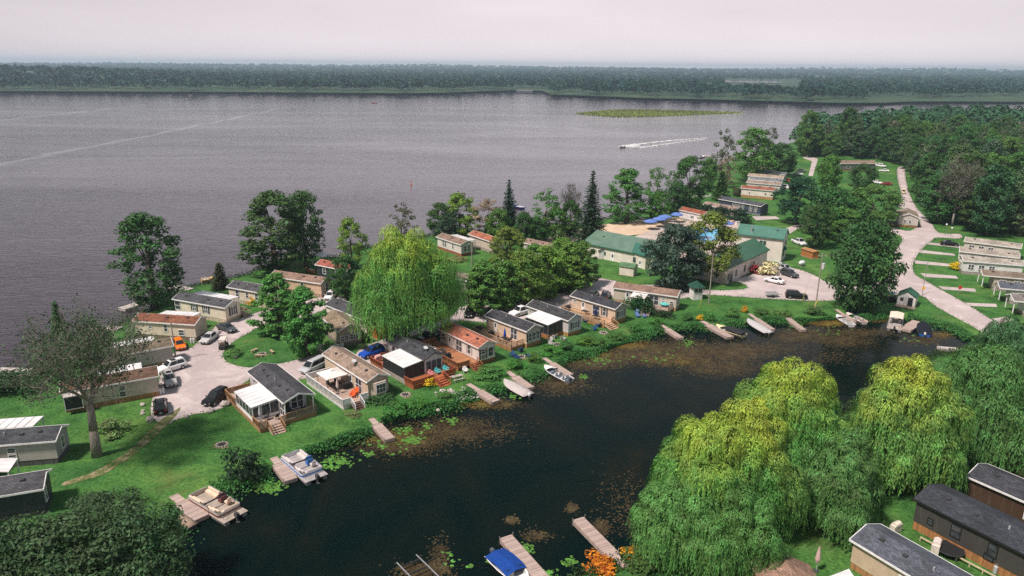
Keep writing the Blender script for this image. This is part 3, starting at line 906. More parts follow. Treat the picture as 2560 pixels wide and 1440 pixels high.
    def deck(s, u0, u1, v0, v1, h=None, col=(.42, .27, .19), skirt=(.34, .18, .09), rails=(), rcol=None, kind='baluster', rh=.95, name='deck'):
        h = s.base - .04 if h is None else h
        m = MB(s.t); m.box(u0, u1, v0, v1, h - .1, h)
        d = m.build(name, M['plank_y'], s.o, col)
        m = MB(s.t); m.box(u0 + .04, u1 - .04, v0 + .04, v1 - .04, -.2, h - .11); m.build('skirt', M['board_y'], d, skirt)
        if rails: s.rail(d, rails, h, rcol or skirt, kind, rh)
        return d

    def rail(s, d, segs, h, col, kind='baluster', rh=.95):
        for (ua, va, ub, vb) in segs:
            m = MB(s.t); L = hypot(ub - ua, vb - va); du, dv = (ub - ua) / L, (vb - va) / L
            k = max(1, round(L / 1.6))
            for i in range(k + 1):
                m.bar((ua + du * L * i / k, va + dv * L * i / k, h - .05), (ua + du * L * i / k, va + dv * L * i / k, h + rh + .04), .1)
            m.bar((ua, va, h + rh), (ub, vb, h + rh), .11, .05); m.bar((ua, va, h + .1), (ub, vb, h + .1), .05, .07)
            n = int(L / (.16 if kind == 'baluster' else .15))
            for i in range(1, n):
                a = i / n
                m.bar((ua + du * L * a, va + dv * L * a, h + .1), (ua + du * L * a, va + dv * L * a, h + rh - .02), .05 if kind == 'baluster' else .135, .035)
            m.build('railing', M['matte'], d, col)

    def stairs(s, d, u0, u1, v0, v1, h=None, col=(.42, .27, .19), axis='u', rails=True, rcol=None):
        """steps falling from (high edge) u0 to u1 (axis u) or v0 to v1 (axis v)"""
        h = s.base - .04 if h is None else h
        n = max(3, int(h / .17)); m = MB(s.t)
        for i in range(n):
            z = h - (i + .6) * h / n
            if axis == 'u':
                a, b = u0 + (u1 - u0) * i / n, u0 + (u1 - u0) * (i + 1.15) / n
                m.box(min(a, b), max(a, b), v0, v1, z - .05, z); m.box((a + b) / 2 - .02, (a + b) / 2 + .02, v0 + .02, v1 - .02, max(-.05, z - .2), z - .052)
            else:
                a, b = v0 + (v1 - v0) * i / n, v0 + (v1 - v0) * (i + 1.15) / n
                m.box(u0, u1, min(a, b), max(a, b), z - .05, z); m.box(u0 + .02, u1 - .02, (a + b) / 2 - .02, (a + b) / 2 + .02, max(-.05, z - .2), z - .052)
        for q in (0, 1):
            if axis == 'u':
                vv = v0 if q == 0 else v1; m.bar((u0, vv, h - .15), (u1, vv, -.02), .06, .28)
            else:
                uu = u0 if q == 0 else u1; m.bar((uu, v0, h - .15), (uu, v1, -.02), .06, .28)
        st = m.build('stairs', M['plank_x'], d, col)
        if rails:
            for q in (0, 1):
                m = MB(s.t)
                if axis == 'u': a, b = (u0, (v0, v1)[q]), (u1, (v0, v1)[q])
                else: a, b = ((u0, u1)[q], v0), ((u0, u1)[q], v1)
                m.bar((*a, h + .92), (*b, .95), .09, .05)
                for k in range(7):
                    t = k / 6; x, y, z = a[0] + (b[0] - a[0]) * t, a[1] + (b[1] - a[1]) * t, h * (1 - t)
                    m.bar((x, y, z - .05), (x, y, z + .93), .09 if k in (0, 6) else .045)
                m.build('handrail', M['matte'], st, rcol or col)
        return st

def shed(name, label, px, ang_px, w, d, h, rise, wall, roof, door='F', cat='shed', roofmat='shingle', wallmat='siding', base=.1, hip=False):
    """small gabled hut; px near ground corner, ang_px a pixel along its ridge direction"""
    a = G(*px); b = G(*ang_px); rz = atan2(b.y - a.y, b.x - a.x) - pi / 2
    o = thing(name, label, cat, (a.x, a.y, 0), rz)
    # local: x across (w), y along ridge (d); the near gable is y=0
    m = MB()
    m.hexa([(0, 0, base), (w, 0, base), (w, 0, h), (w / 2, 0, h + rise * .94), (0, 0, h)], [(0, d, base), (w, d, base), (w, d, h), (w / 2, d, h + rise * .94), (0, d, h)])
    m.build('wall', M[wallmat], o, wall)
    m = MB(); k = .2
    dz = rise / (w / 2) * k
    for x0 in (-k, w + k):
        m.hexa([(x0, -k, h - dz), (w / 2, -k, h + rise), (w / 2, -k, h + rise + .07), (x0, -k, h - dz + .07)],
               [(x0, d + k, h - dz), (w / 2, d + k, h + rise), (w / 2, d + k, h + rise + .07), (x0, d + k, h - dz + .07)])
    m.build('roof', M[roofmat], o, roof)
    m = MB(); m.box(-.12, w + .12, -.12, d + .12, -.2, base - .004); m.build('floor_frame', M['matte'], o, (.3, .24, .18))
    return o, (w, d, h, base)

def add_box_part(o, name, x0, x1, y0, y1, z0, z1, mat, col=None):
    m = MB(); m.box(x0, x1, y0, y1, z0, z1); return m.build(name, M[mat], o, col)

def build_houses():
    H = {}
    GREY = (.052, .054, .062); BROWN = (.21, .145, .11); TAN = (.27, .20, .155); RUST = (.19, .075, .045)
    WOOD = (.36, .20, .10); DW = (.30, .15, .07); RED = (.36, .10, .045)
    # ---- front row, from the lower left
    h = H[1] = House('park_home', 'grey park home with white glazed sunroom and broad light wooden steps', (708, 1008), (617, 929), 4.7, wall=(.50, .49, .52), roof=(.062, .062, .07), g0=2.4, skirt=WOOD, vents=5)
    h.awning(2.2, 8.9, 3.7, 3.05, 2.75, 'glass', floor=.7)
    d = h.deck(-.4, 13.2, -3.65, .15, .7, (.40, .30, .25), WOOD, [(13.2, -3.65, 9, -3.65), (13.2, -3.65, 13.2, .1), (-.4, -3.65, 2.1, -3.65), (-.4, -3.65, -.4, -2.6), (-.4, -.6, -.4, .1)], WOOD, 'board')
    h.stairs(d, -.4, -2.0, -2.5, -.7, .7, (.42, .30, .24), rcol=WOOD)
    p = h.deck(-.1, 2.5, .2, 4.7, .7, (.4, .3, .25), WOOD, [(-.1, .2, -.1, 4.7), (-.1, 4.7, 2.5, 4.7)], (.30, .22, .13), name='porch')
    h.door('G', 3.0, 1.7, glass=True); h.win('G', 1.4, 1.4, 1.0, 1.3); h.door('F', 1.2, 1.5, glass=True)
    h.win('F', 11.6, 1.5, .7, 1.2, (.35, .33, .34))
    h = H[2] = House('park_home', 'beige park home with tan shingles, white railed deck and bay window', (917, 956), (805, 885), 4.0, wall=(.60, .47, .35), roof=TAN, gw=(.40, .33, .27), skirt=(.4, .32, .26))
    d = h.deck(.1, 12.1, -3.95, .2, .7, (.42, .31, .25), (.62, .60, .60), [(.1, -3.95, 12.1, -3.95), (12.1, -3.95, 12.1, 0), (.1, -3.95, .1, -2.75), (.1, -1.15, .1, .1)], (.80, .79, .80), 'board')
    h.stairs(d, .1, -1.3, -2.7, -1.2, .7, (.13, .075, .06), rcol=(.8, .79, .8))
    m = MB(h.t); m.hexa([(.2, .7, .7), (-.45, 1.2, .7), (-.45, 2.9, .7), (.2, 3.4, .7)], [(.2, .7, 2.9), (-.45, 1.2, 2.9), (-.45, 2.9, 2.9), (.2, 3.4, 2.9)])
    bay = m.build('bay', M['siding'], h.o, (.55, .44, .36))
    for (va, vb) in ((1.3, 1.8), (1.85, 2.3), (2.35, 2.8)):
        m = MB(h.t); m.box(-.49, -.44, va, vb, 1.3, 2.6); w = m.build('window', M['pane'], bay)
        m = MB(h.t); m.box(-.52, -.455, va - .06, va, 1.24, 2.66); m.box(-.52, -.455, vb, vb + .06 if vb > 2.5 else vb + .02, 1.24, 2.66); m.box(-.515, -.46, va, vb, 1.9, 1.96); m.box(-.515, -.46, va, vb, 1.22, 1.3); m.box(-.515, -.46, va, vb, 2.6, 2.68); m.build('frame', M['paint'], w, WHITE)
    h.door('F', 3.0, 1.7, glass=True); h.door('F', 5.4, .9, glass=False); h.win('F', 9.2, 1.5, .7, 1.1)
    h = H[3] = House('park_home', 'pale grey park home with black roof, screened porch and red front deck', (1060, 900), (964, 850), 4.0, wall=(.58, .57, .6), roof=(.05, .052, .058), skirt=(.33, .29, .27), trim=(.09, .09, .1), ze=3.3)
    h.awning(.3, 6.9, 3.6, 3.05, 2.75, 'screen', fcol=(.05, .05, .055), floor=.7)
    d = h.deck(-2.3, .2, -3.6, 4.4, .7, (.42, .13, .05), RED, [(-2.3, -3.6, -2.3, .0), (-2.3, 2.2, -2.3, 4.4), (-2.3, -3.6, .2, -3.6), (-2.3, 4.4, .2, 4.4)], RED, 'board', .8)
    h.stairs(d, -2.3, -4.3, .1, 2.1, .7, RED, rcol=RED)
    d2 = h.deck(6.9, 10.6, -3.6, .2, .7, (.42, .16, .08), RED, [(6.9, -3.6, 10.6, -3.6), (10.6, -3.6, 10.6, 0)], RED, 'board', .8, name='side_deck')
    m = MB(h.t); m.box(.2, 6.9, -3.55, .2, .0, .69); m.build('porch_skirt', M['board_y'], h.o, (.33, .29, .26))
    for v in (1.0, 2.0, 3.0): h.win('G', v, 1.15, .6, 1.45)
    h.win('F', 9.4, 1.9, .6, .6)
    h = H[4] = House('park_home', 'white park home with salmon red roof and long red wooden side deck', (1196, 870), (1095, 821), 4.0, wall=(.70, .65, .62), roof=(.36, .13, .08), skirt=(.30, .12, .055), trim=(.72, .66, .64))
    d = h.deck(.3, 12.6, -3.9, .2, .7, (.40, .18, .09), (.30, .12, .055), [(.3, -3.9, 12.6, -3.9), (12.6, -3.9, 12.6, 0), (.3, -3.9, .3, -1.7), ], (.33, .14, .06), 'board', .8)
    h.stairs(d, .3, -1.3, -1.65, -.05, .7, (.28, .10, .05), rcol=(.33, .14, .06))
    h.win('F', 10.8, 1.5, .8, 1.1, (.30, .14, .12)); h.door('F', 8.7, .8); h.door('F', 5.9, 1.6, glass=True); h.win('F', 3.0, 1.3, .8, 1.5, (.42, .36, .34))
    h.win('G', 1.1, 1.95, .7, .75, (.12, .1, .1), name='window'); h.win('G', 1.1, 1.05, .7, .6, (.12, .1, .1)); h.win('G', 2.7, 1.2, .95, 1.5, (.4, .36, .34))
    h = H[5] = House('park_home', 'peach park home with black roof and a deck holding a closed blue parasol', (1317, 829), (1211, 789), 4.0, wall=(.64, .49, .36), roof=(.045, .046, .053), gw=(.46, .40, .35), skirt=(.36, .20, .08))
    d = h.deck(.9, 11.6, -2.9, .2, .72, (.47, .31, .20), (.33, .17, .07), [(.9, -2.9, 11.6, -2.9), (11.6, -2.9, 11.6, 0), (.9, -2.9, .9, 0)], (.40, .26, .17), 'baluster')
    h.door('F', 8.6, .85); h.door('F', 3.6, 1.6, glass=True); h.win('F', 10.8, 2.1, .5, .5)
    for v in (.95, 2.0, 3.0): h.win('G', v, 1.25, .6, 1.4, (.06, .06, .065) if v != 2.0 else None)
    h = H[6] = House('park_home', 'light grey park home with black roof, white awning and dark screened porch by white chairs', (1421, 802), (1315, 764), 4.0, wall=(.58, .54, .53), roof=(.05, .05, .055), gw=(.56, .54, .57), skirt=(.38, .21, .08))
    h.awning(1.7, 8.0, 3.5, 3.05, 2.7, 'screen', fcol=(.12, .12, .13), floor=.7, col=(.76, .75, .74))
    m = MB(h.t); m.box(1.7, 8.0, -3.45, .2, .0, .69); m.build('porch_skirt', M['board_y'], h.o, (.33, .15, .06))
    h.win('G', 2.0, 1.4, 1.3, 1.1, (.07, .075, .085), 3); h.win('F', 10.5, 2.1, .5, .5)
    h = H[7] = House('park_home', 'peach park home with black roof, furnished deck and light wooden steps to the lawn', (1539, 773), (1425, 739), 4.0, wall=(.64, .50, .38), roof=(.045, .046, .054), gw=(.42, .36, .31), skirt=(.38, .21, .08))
    d = h.deck(.4, 11.5, -2.8, .2, .72, (.50, .32, .20), (.36, .19, .08), [(.4, -2.8, 11.5, -2.8), (11.5, -2.8, 11.5, 0), (.4, -.5, .4, .1)], (.46, .29, .16), 'baluster')
    h.stairs(d, .4, -1.4, -2.7, -.6, .72, (.50, .33, .22), rcol=(.45, .27, .14))
    h.door('F', 8.4, .85); h.door('F', 5.0, 1.7, glass=True); h.win('F', 2.9, 1.2, .7, 1.6, (.10, .08, .08)); h.win('F', 10.6, 2.1, .5, .5)
    h.win('G', 2.0, 1.4, 1.4, 1.0, (.06, .06, .065), 3)
    h = H[8] = House('park_home', 'long beige park home with brown roof behind a shrub and wooden steps', (1694, 742), (1531, 719), 4.2, wall=(.58, .50, .43), roof=(.23, .15, .115), skirt=(.42, .28, .17), vents=0)
    d = h.deck(1.0, 6.2, -3.0, .2, .7, (.42, .32, .26), (.32, .24, .19), [(1.0, -3.0, 4.2, -3.0), (1.0, -3, 1.0, 0)], (.30, .22, .17), 'baluster')
    h.stairs(d, 4.3, 5.9, -3.0, -5.3, .7, (.50, .40, .33), axis='v', rcol=(.42, .33, .26))
    h.awning(6.1, 9.3, 2.5, 2.9, 2.6, 'open', (.72, .68, .66))
    h.door('F', 4.9, 1.9, glass=True); h.door('F', 10.6, .9); h.win('F', 1.2, 1.2, .7, .8); h.win('G', 1.4, 1.3, .8, 1.2)
    h.win('F', 3.0, 1.2, .2, 1.6)
    for k, u, v in ((2, 6.0, 1.3), (3, 1.6, 1.5), (18, 2.2, 1.5), (19, 6.5, .6)):
        if k in H:
            g = H[k]; zz = g.ze + g.rise * v / (g.W / 2); m = MB(g.t); m.tube((u, v, zz - .05), (u, v, zz + .5), .03, .03, 5)
            m.loft([[(u + .12 * c + .38 * cos(a), v + .38 * sin(a), zz + .6 + c * .12 + .12 * cos(a)) for a in [2 * pi * q / 10 for q in range(10)]] for c in (0, .35)])
            m.build('satellite_dish', M['paint'], g.roof, (.5, .5, .5))
    # ---- second row on the lake side
    h = H[9] = House('park_home', 'cream park home with black roof and dark shutters beside two parked sedans', (562, 770), (430, 747), 4.4, wall=(.76, .67, .53), roof=(.07, .07, .078), skirt=(.52, .44, .33), vents=4)
    h.awning(3.7, 13.6, 3.4, 3.0, 2.75, 'open', back=True)
    h.win('F', 8.2, 1.55, .85, 1.2, (.05, .05, .055), 2); h.win('F', 5.2, 1.5, .9, 1.35, (.05, .05, .055), 2); h.win('G', 2.2, 1.3, 1.1, 1.6, (.05, .05, .055), 2); h.win('F', 12.6, 1.2, 1.3, 1.6)
    d = h.deck(1.2, 4.6, 4.2, 6.2, .7, (.4, .3, .22), (.52, .44, .33), [(1.2, 4.4, 1.2, 6.2)], (.5, .42, .3)); h.stairs(d, 1.2, -.6, 4.6, 6.0, .7, (.4, .32, .25))
    h = H[10] = House('park_home', 'cream park home with mottled red brown roof behind a silver sedan', (487, 812), (330, 802), 4.3, wall=(.74, .63, .50), roof=RUST, skirt=(.20, .16, .12), gw=(.52, .45, .34), vents=3)
    h.awning(3.3, 10.4, 3.2, 3.0, 2.8, 'open', back=True)
    h.win('F', 3.0, 1.0, 1.0, 1.0); h.win('F', 6.0, 1.6, .6, 1.2); h.win('F', 9.0, 2.0, .7, .5); 
    h = H[11] = House('park_home', 'low park home with weathered brown roof and white awning behind the bare tree', (434, 864), (252, 898), 4.2, wall=(.46, .41, .37), roof=(.17, .135, .095), skirt=(.3, .2, .12))
    h.awning(2.0, 9.0, 3.4, 3.1, 2.9, 'open', back=True)
    h = H[12] = House('park_home', 'beige park home with dark brown roof and wooden skirt under the bare tree', (397, 940), (150, 983), 4.4, wall=(.56, .48, .42), roof=(.13, .075, .05), skirt=(.36, .19, .08))
    h.win('F', 5.0, 1.0, .75, .75); h.win('F', 5.0, 2.0, .75, .6); h.awning(2.0, 8.0, 3.4, 3.1, 2.9, 'open', back=True)
    h.awning(h.L - 2.7, h.L - .2, .9, 3.0, 2.8, 'screen', (.5, .45, .42), floor=.75)
    h = H[13] = House('park_home', 'pinkish grey park home with charcoal roof at the left frame edge', (139, 1102), (0, 1113), 4.4, wall=(.56, .49, .47), roof=(.055, .06, .068), gw=(.30, .30, .31), skirt=(.1, .1, .1), Lm=12.5, vents=5)  # gable colour darker and bluer, its shaded side put into the colour
    h.win('F', 5.2, 1.1, .8, .6); h.win('F', 5.2, 2.0, .8, .6); h.win('F', 8.8, 1.1, .7, 1.4); h.win('G', 2.2, 1.3, .8, 1.5)
    h.awning(4.2, 12, 3.4, 3.3, 3.1, 'open', back=True); h.awning(6.9, 12, 2.9, 2.5, 2.3, 'open')
    h = H[14] = House('park_home', 'navy blue park home with charcoal roof half hidden by foreground leaves', (108, 1222), (0, 1240), 4.4, wall=(.03, .036, .05), roof=(.07, .07, .078), skirt=(.05, .05, .055), Lm=12, vents=4)
    h.win('G', 1.3, 1.2, .7, 1.6); h.win('F', 9.5, 1.2, 1.6, 1.2, None, 2)
    h = H[15] = House('park_home', 'cream park home with dark grey and brown roof behind a yellow bush', (668, 735), (566, 717), 4.6, wall=(.74, .64, .52), roof=(.075, .073, .08), skirt=(.5, .42, .3))
    h.win('F', 3.2, 1.5, .8, 1.2); h.win('F', 8.5, 1.4, .8, 1.4); h.win('F', 5.8, 1.6, .6, 1.0)
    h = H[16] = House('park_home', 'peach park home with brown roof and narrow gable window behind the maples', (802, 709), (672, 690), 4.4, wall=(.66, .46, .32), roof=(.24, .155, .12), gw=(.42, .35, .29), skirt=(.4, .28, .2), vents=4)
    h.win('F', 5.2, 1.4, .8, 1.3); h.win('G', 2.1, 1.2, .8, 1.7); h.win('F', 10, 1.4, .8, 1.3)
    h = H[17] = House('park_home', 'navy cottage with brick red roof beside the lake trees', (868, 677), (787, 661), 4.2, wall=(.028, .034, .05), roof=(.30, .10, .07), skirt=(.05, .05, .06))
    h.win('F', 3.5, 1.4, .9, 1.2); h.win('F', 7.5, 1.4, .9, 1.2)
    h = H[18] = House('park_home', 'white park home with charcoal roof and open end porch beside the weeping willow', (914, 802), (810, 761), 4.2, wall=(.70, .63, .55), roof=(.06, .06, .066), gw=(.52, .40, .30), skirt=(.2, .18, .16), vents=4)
    h.win('F', 2.6, 1.2, .8, 1.7); h.win('F', 6.6, 1.7, .45, .8); h.win('F', 9.0, 1.7, .45, .8)
    h = H[19] = House('park_home', 'small tan cottage with bay window and fan light beside the maples', (845, 829), (808, 797), 4.6, wall=(.40, .32, .26), roof=(.22, .17, .12), skirt=(.2, .17, .15), rise=1.1, vents=1, Lm=9)
    for v in (.75, 1.5): h.win('G', v, 1.3, .6, .9)
    h.win('G', 3.0, 1.35, 1.5, .9, None, 3); h.win('G', 2.3, 2.9, .7, .35)
    d = h.deck(-1.6, 2.4, -3.6, .2, .6, (.55, .5, .48), (.6, .58, .57), [(-1.6, -3.6, -1.6, .2), (-1.6, -3.6, 2.4, -3.6)], (.76, .75, .75))
    h = H[20] = House('park_home', 'white park home with brown roof and red skirt beside a wooden pole', (1152, 612), (1090, 592), 4.4, wall=(.68, .62, .58), roof=(.22, .15, .115), gw=(.5, .45, .43), skirt=(.30, .10, .06), vents=3)
    h.awning(3.3, 12, 3.0, 3.0, 2.8, 'open', back=True)
    h.win('F', 4.0, 1.4, .6, 1.3); h.win('F', 7.5, 1.3, .6, 1.5); h.win('F', 8.5, 1.3, .6, 1.5); h.win('G', 1.5, 1.2, .7, 1.5); h.win('G', 2.7, 1.2, .7, 1.5)
    h = H[21] = House('park_home', 'cream park home with small red brown roof under leaning lakeside trees', (1232, 606), (1170, 585), 4.2, wall=(.58, .50, .42), roof=(.32, .12, .07), skirt=(.35, .3, .25), vents=2)
    h = H[22] = House('park_home', 'long low home with brown roof showing above the tree row', (1378, 622), (1306, 606), 4.4, wall=(.6, .55, .5), roof=(.24, .165, .13), skirt=(.3, .25, .2), vents=4)
    h.win('F', 3, 1.4, .8, 1.2); h.win('F', 8, 1.4, .8, 1.2)
    h = H[23] = House('park_home', 'grey brown cottage between the weeping willow and the tree row', (1166, 702), (1108, 690), 4.4, wall=(.33, .29, .27), roof=(.22, .17, .14), skirt=(.2, .18, .16), vents=2)
    h.win('F', 2.5, 1.5, .8, .9)
    # ---- beyond the resort
    h = H[24] = House('park_home', 'white cabin with red brown roof beyond the blue pool parasols', (1757, 537), (1696, 524), 4.2, wall=(.74, .70, .68), roof=(.27, .085, .05), skirt=(.4, .35, .3), vents=1)
    h.win('F', 4.5, 1.4, 1.3, .8, None, 2)
    h = H[25] = House('park_home', 'pinkish cabin with pale brown roof in front of the navy cabin', (1838, 526), (1756, 511), 4.4, wall=(.60, .52, .47), roof=(.27, .20, .165), skirt=(.4, .33, .28), vents=3)
    for q in (2.5, 5, 7.5): h.win('F', q, 1.4, .7, 1.1)
    h = H[26] = House('park_home', 'navy cabin with black roof and a row of white framed windows', (1903, 516), (1795, 497), 4.8, wall=(.05, .065, .10), roof=(.07, .075, .088), skirt=(.2, .2, .22), ze=3.4, vents=3)
    for q in (2.2, 4.2, 7.5, 9.3, 11): h.win('F', q, 1.2, 1.0, 1.6, None, 2)
    h = H[27] = House('park_home', 'white park home with rusty roof and orange wooden skirt, nearest of the stacked row', (1935, 477), (1852, 470), 4.4, wall=(.74, .68, .60), roof=(.26, .095, .06), skirt=(.42, .24, .10), base=1.0, ze=3.6, vents=2)
    h.win('F', 3.0, 1.6, .6, .8); h.win('F', 9.0, 1.7, .5, .6)
    for k, (e0, e1, rc, wc, lb) in enumerate([((1952, 463), (1866, 456), (.26, .20, .16), (.6, .55, .52), 'pale brown roofed home second in the stacked row'),
                                             ((1955, 455), (1872, 448), (.16, .165, .18), (.30, .32, .36), 'grey roofed blue home third in the stacked row'),
                                             ((1958, 446), (1869, 439), (.33, .26, .20), (.68, .64, .62), 'tan roofed white home fourth in the stacked row'),
                                             ((1962, 437), (1886, 430), (.12, .125, .14), (.4, .4, .42), 'dark grey roofed home fifth in the stacked row'),
                                             ((1925, 424), (1889, 420), (.27, .17, .13), (.6, .55, .5), 'small brown roofed home last in the stacked row')]):
        h = House('park_home', lb, e0, e1, 4.4, wall=wc, roof=rc, vents=1, ze=3.5); h.win('F', 4, 1.4, .9, 1.2); h.win('F', 8, 1.4, .9, 1.2)
    h = House('park_home', 'wide grey home with brown roof at the edge of the woods', (2192, 409), (2102, 409), 6.5, wall=(.16, .17, .18), roof=(.23, .165, .125), ze=3.6, rise=1.2, vents=2); h.win('F', 8, 1.3, 2.2, 1.0, None, 3); h.win('F', 14, 1.3, 1.6, 1.2)
    h = House('park_home', 'grey cottage with brown roof and pillared porch at the road fork', (2245, 541), (2238, 521), 6.2, wall=(.52, .47, .43), roof=(.24, .19, .145), ze=3.3, rise=1.2, Lm=11, vents=1)
    for v in (2.2, 3.6): h.win('G', v, 1.4, .6, .9)
    h.awning(1.0, 5.5, 3.6, 3.1, 2.8, 'open', (.55, .53, .52)); h.deck(0, 6, -3.6, .2, .7, (.25, .13, .09), (.2, .11, .08))
    # ---- row on the right
    row = [((2410, 603), (2555, 621), (.33, .29, .25), (.62, .56, .50), 'grey roofed beige home farthest in the right hand row'),
           ((2398, 628), (2557, 646), (.32, .28, .24), (.64, .58, .54), 'grey roofed home second in the right hand row'),
           ((2408, 652), (2560, 664), (.33, .30, .26), (.76, .74, .74), 'white home with bay window beside the yellow shrub'),
           ((2457, 688), (2560, 697), (.20, .155, .12), (.46, .38, .32), 'brown roofed tan home with pillared porch'),
           ((2500, 720), (2590, 728), (.09, .10, .12), (.7, .67, .66), 'dark grey roofed white home with porch'),
           ((2535, 752), (2600, 757), (.18, .16, .15), (.72, .70, .69), 'white porch home at the right frame edge beside the willow')]
    for k, (e0, e1, rc, wc, lb) in enumerate(row):
        h = House('park_home', lb, e0, e1, 4.6, wall=wc, roof=rc, Lm=13, vents=2, g0=2.2 if k > 2 else 0, skirt=(.35, .3, .27), ze=3.4)
        for q in ((2.0, 4.2, 6.4) if k < 3 else (4.2, 7.0)): h.win('F', q, 1.3, 1.1, 1.2, None, 2)
        if k < 3: h.win('G', 2.3, 1.2, 2.2, 1.4, None, 3)
    # ---- lower right corner
    h = House('park_home', 'beige home with charcoal roof and white post porch in the right corner', (2487, 1116), (2560, 1143), 5.4, wall=(.56, .46, .34), roof=(.05, .053, .064), Lm=12, g0=2.6, vents=2)
    h = House('park_home', 'dark brown home with charcoal roof and white gutter', (2416, 1190), (2560, 1253), 5.0, wall=(.075, .038, .026), roof=(.048, .05, .06), Lm=13, vents=3)
    h.win('F', 6.7, 1.2, .9, 1.4); h.win('F', 10, 1.2, .9, 1.4)
    h = House('park_home', 'charcoal home with black roof and wooden skirt beside the willow', (2284, 1246), (2560, 1385), 5.6, wall=(.062, .058, .055), roof=(.04, .044, .055), Lm=14, trim=(.02, .02, .022), skirt=(.36, .17, .07), vents=4, base=1.0, ze=3.7)
    for q, w in ((2.0, .5), (4.6, .9), (8.2, .8)): h.win('F', q, 1.6, w, 1.3 if w > .6 else .6, None, 1, (.015, .015, .017))
    h.win('F', 8.0, 1.1, .8, .5, None, 1, (.015, .015, .017))
    h = House('park_home', 'tan home with blue grey roof and white gutter at the bottom edge', (2125, 1348), (2277, 1440), 5.0, wall=(.60, .46, .33), roof=(.085, .093, .115), Lm=12, vents=4, skirt=(.36, .19, .08))
    h.win('F', 5.7, 1.3, 1.0, 1.2)
    # ---- lake boathouse
    H['boathouse'] = House('boathouse', 'tiny grey boathouse on the far lake shore', (1331, 227), (1291, 226), 12, ze=4, base=0, wall=(.08, .085, .09), roof=(.09, .09, .095), vents=0, rise=2, cat='boathouse')
    return H

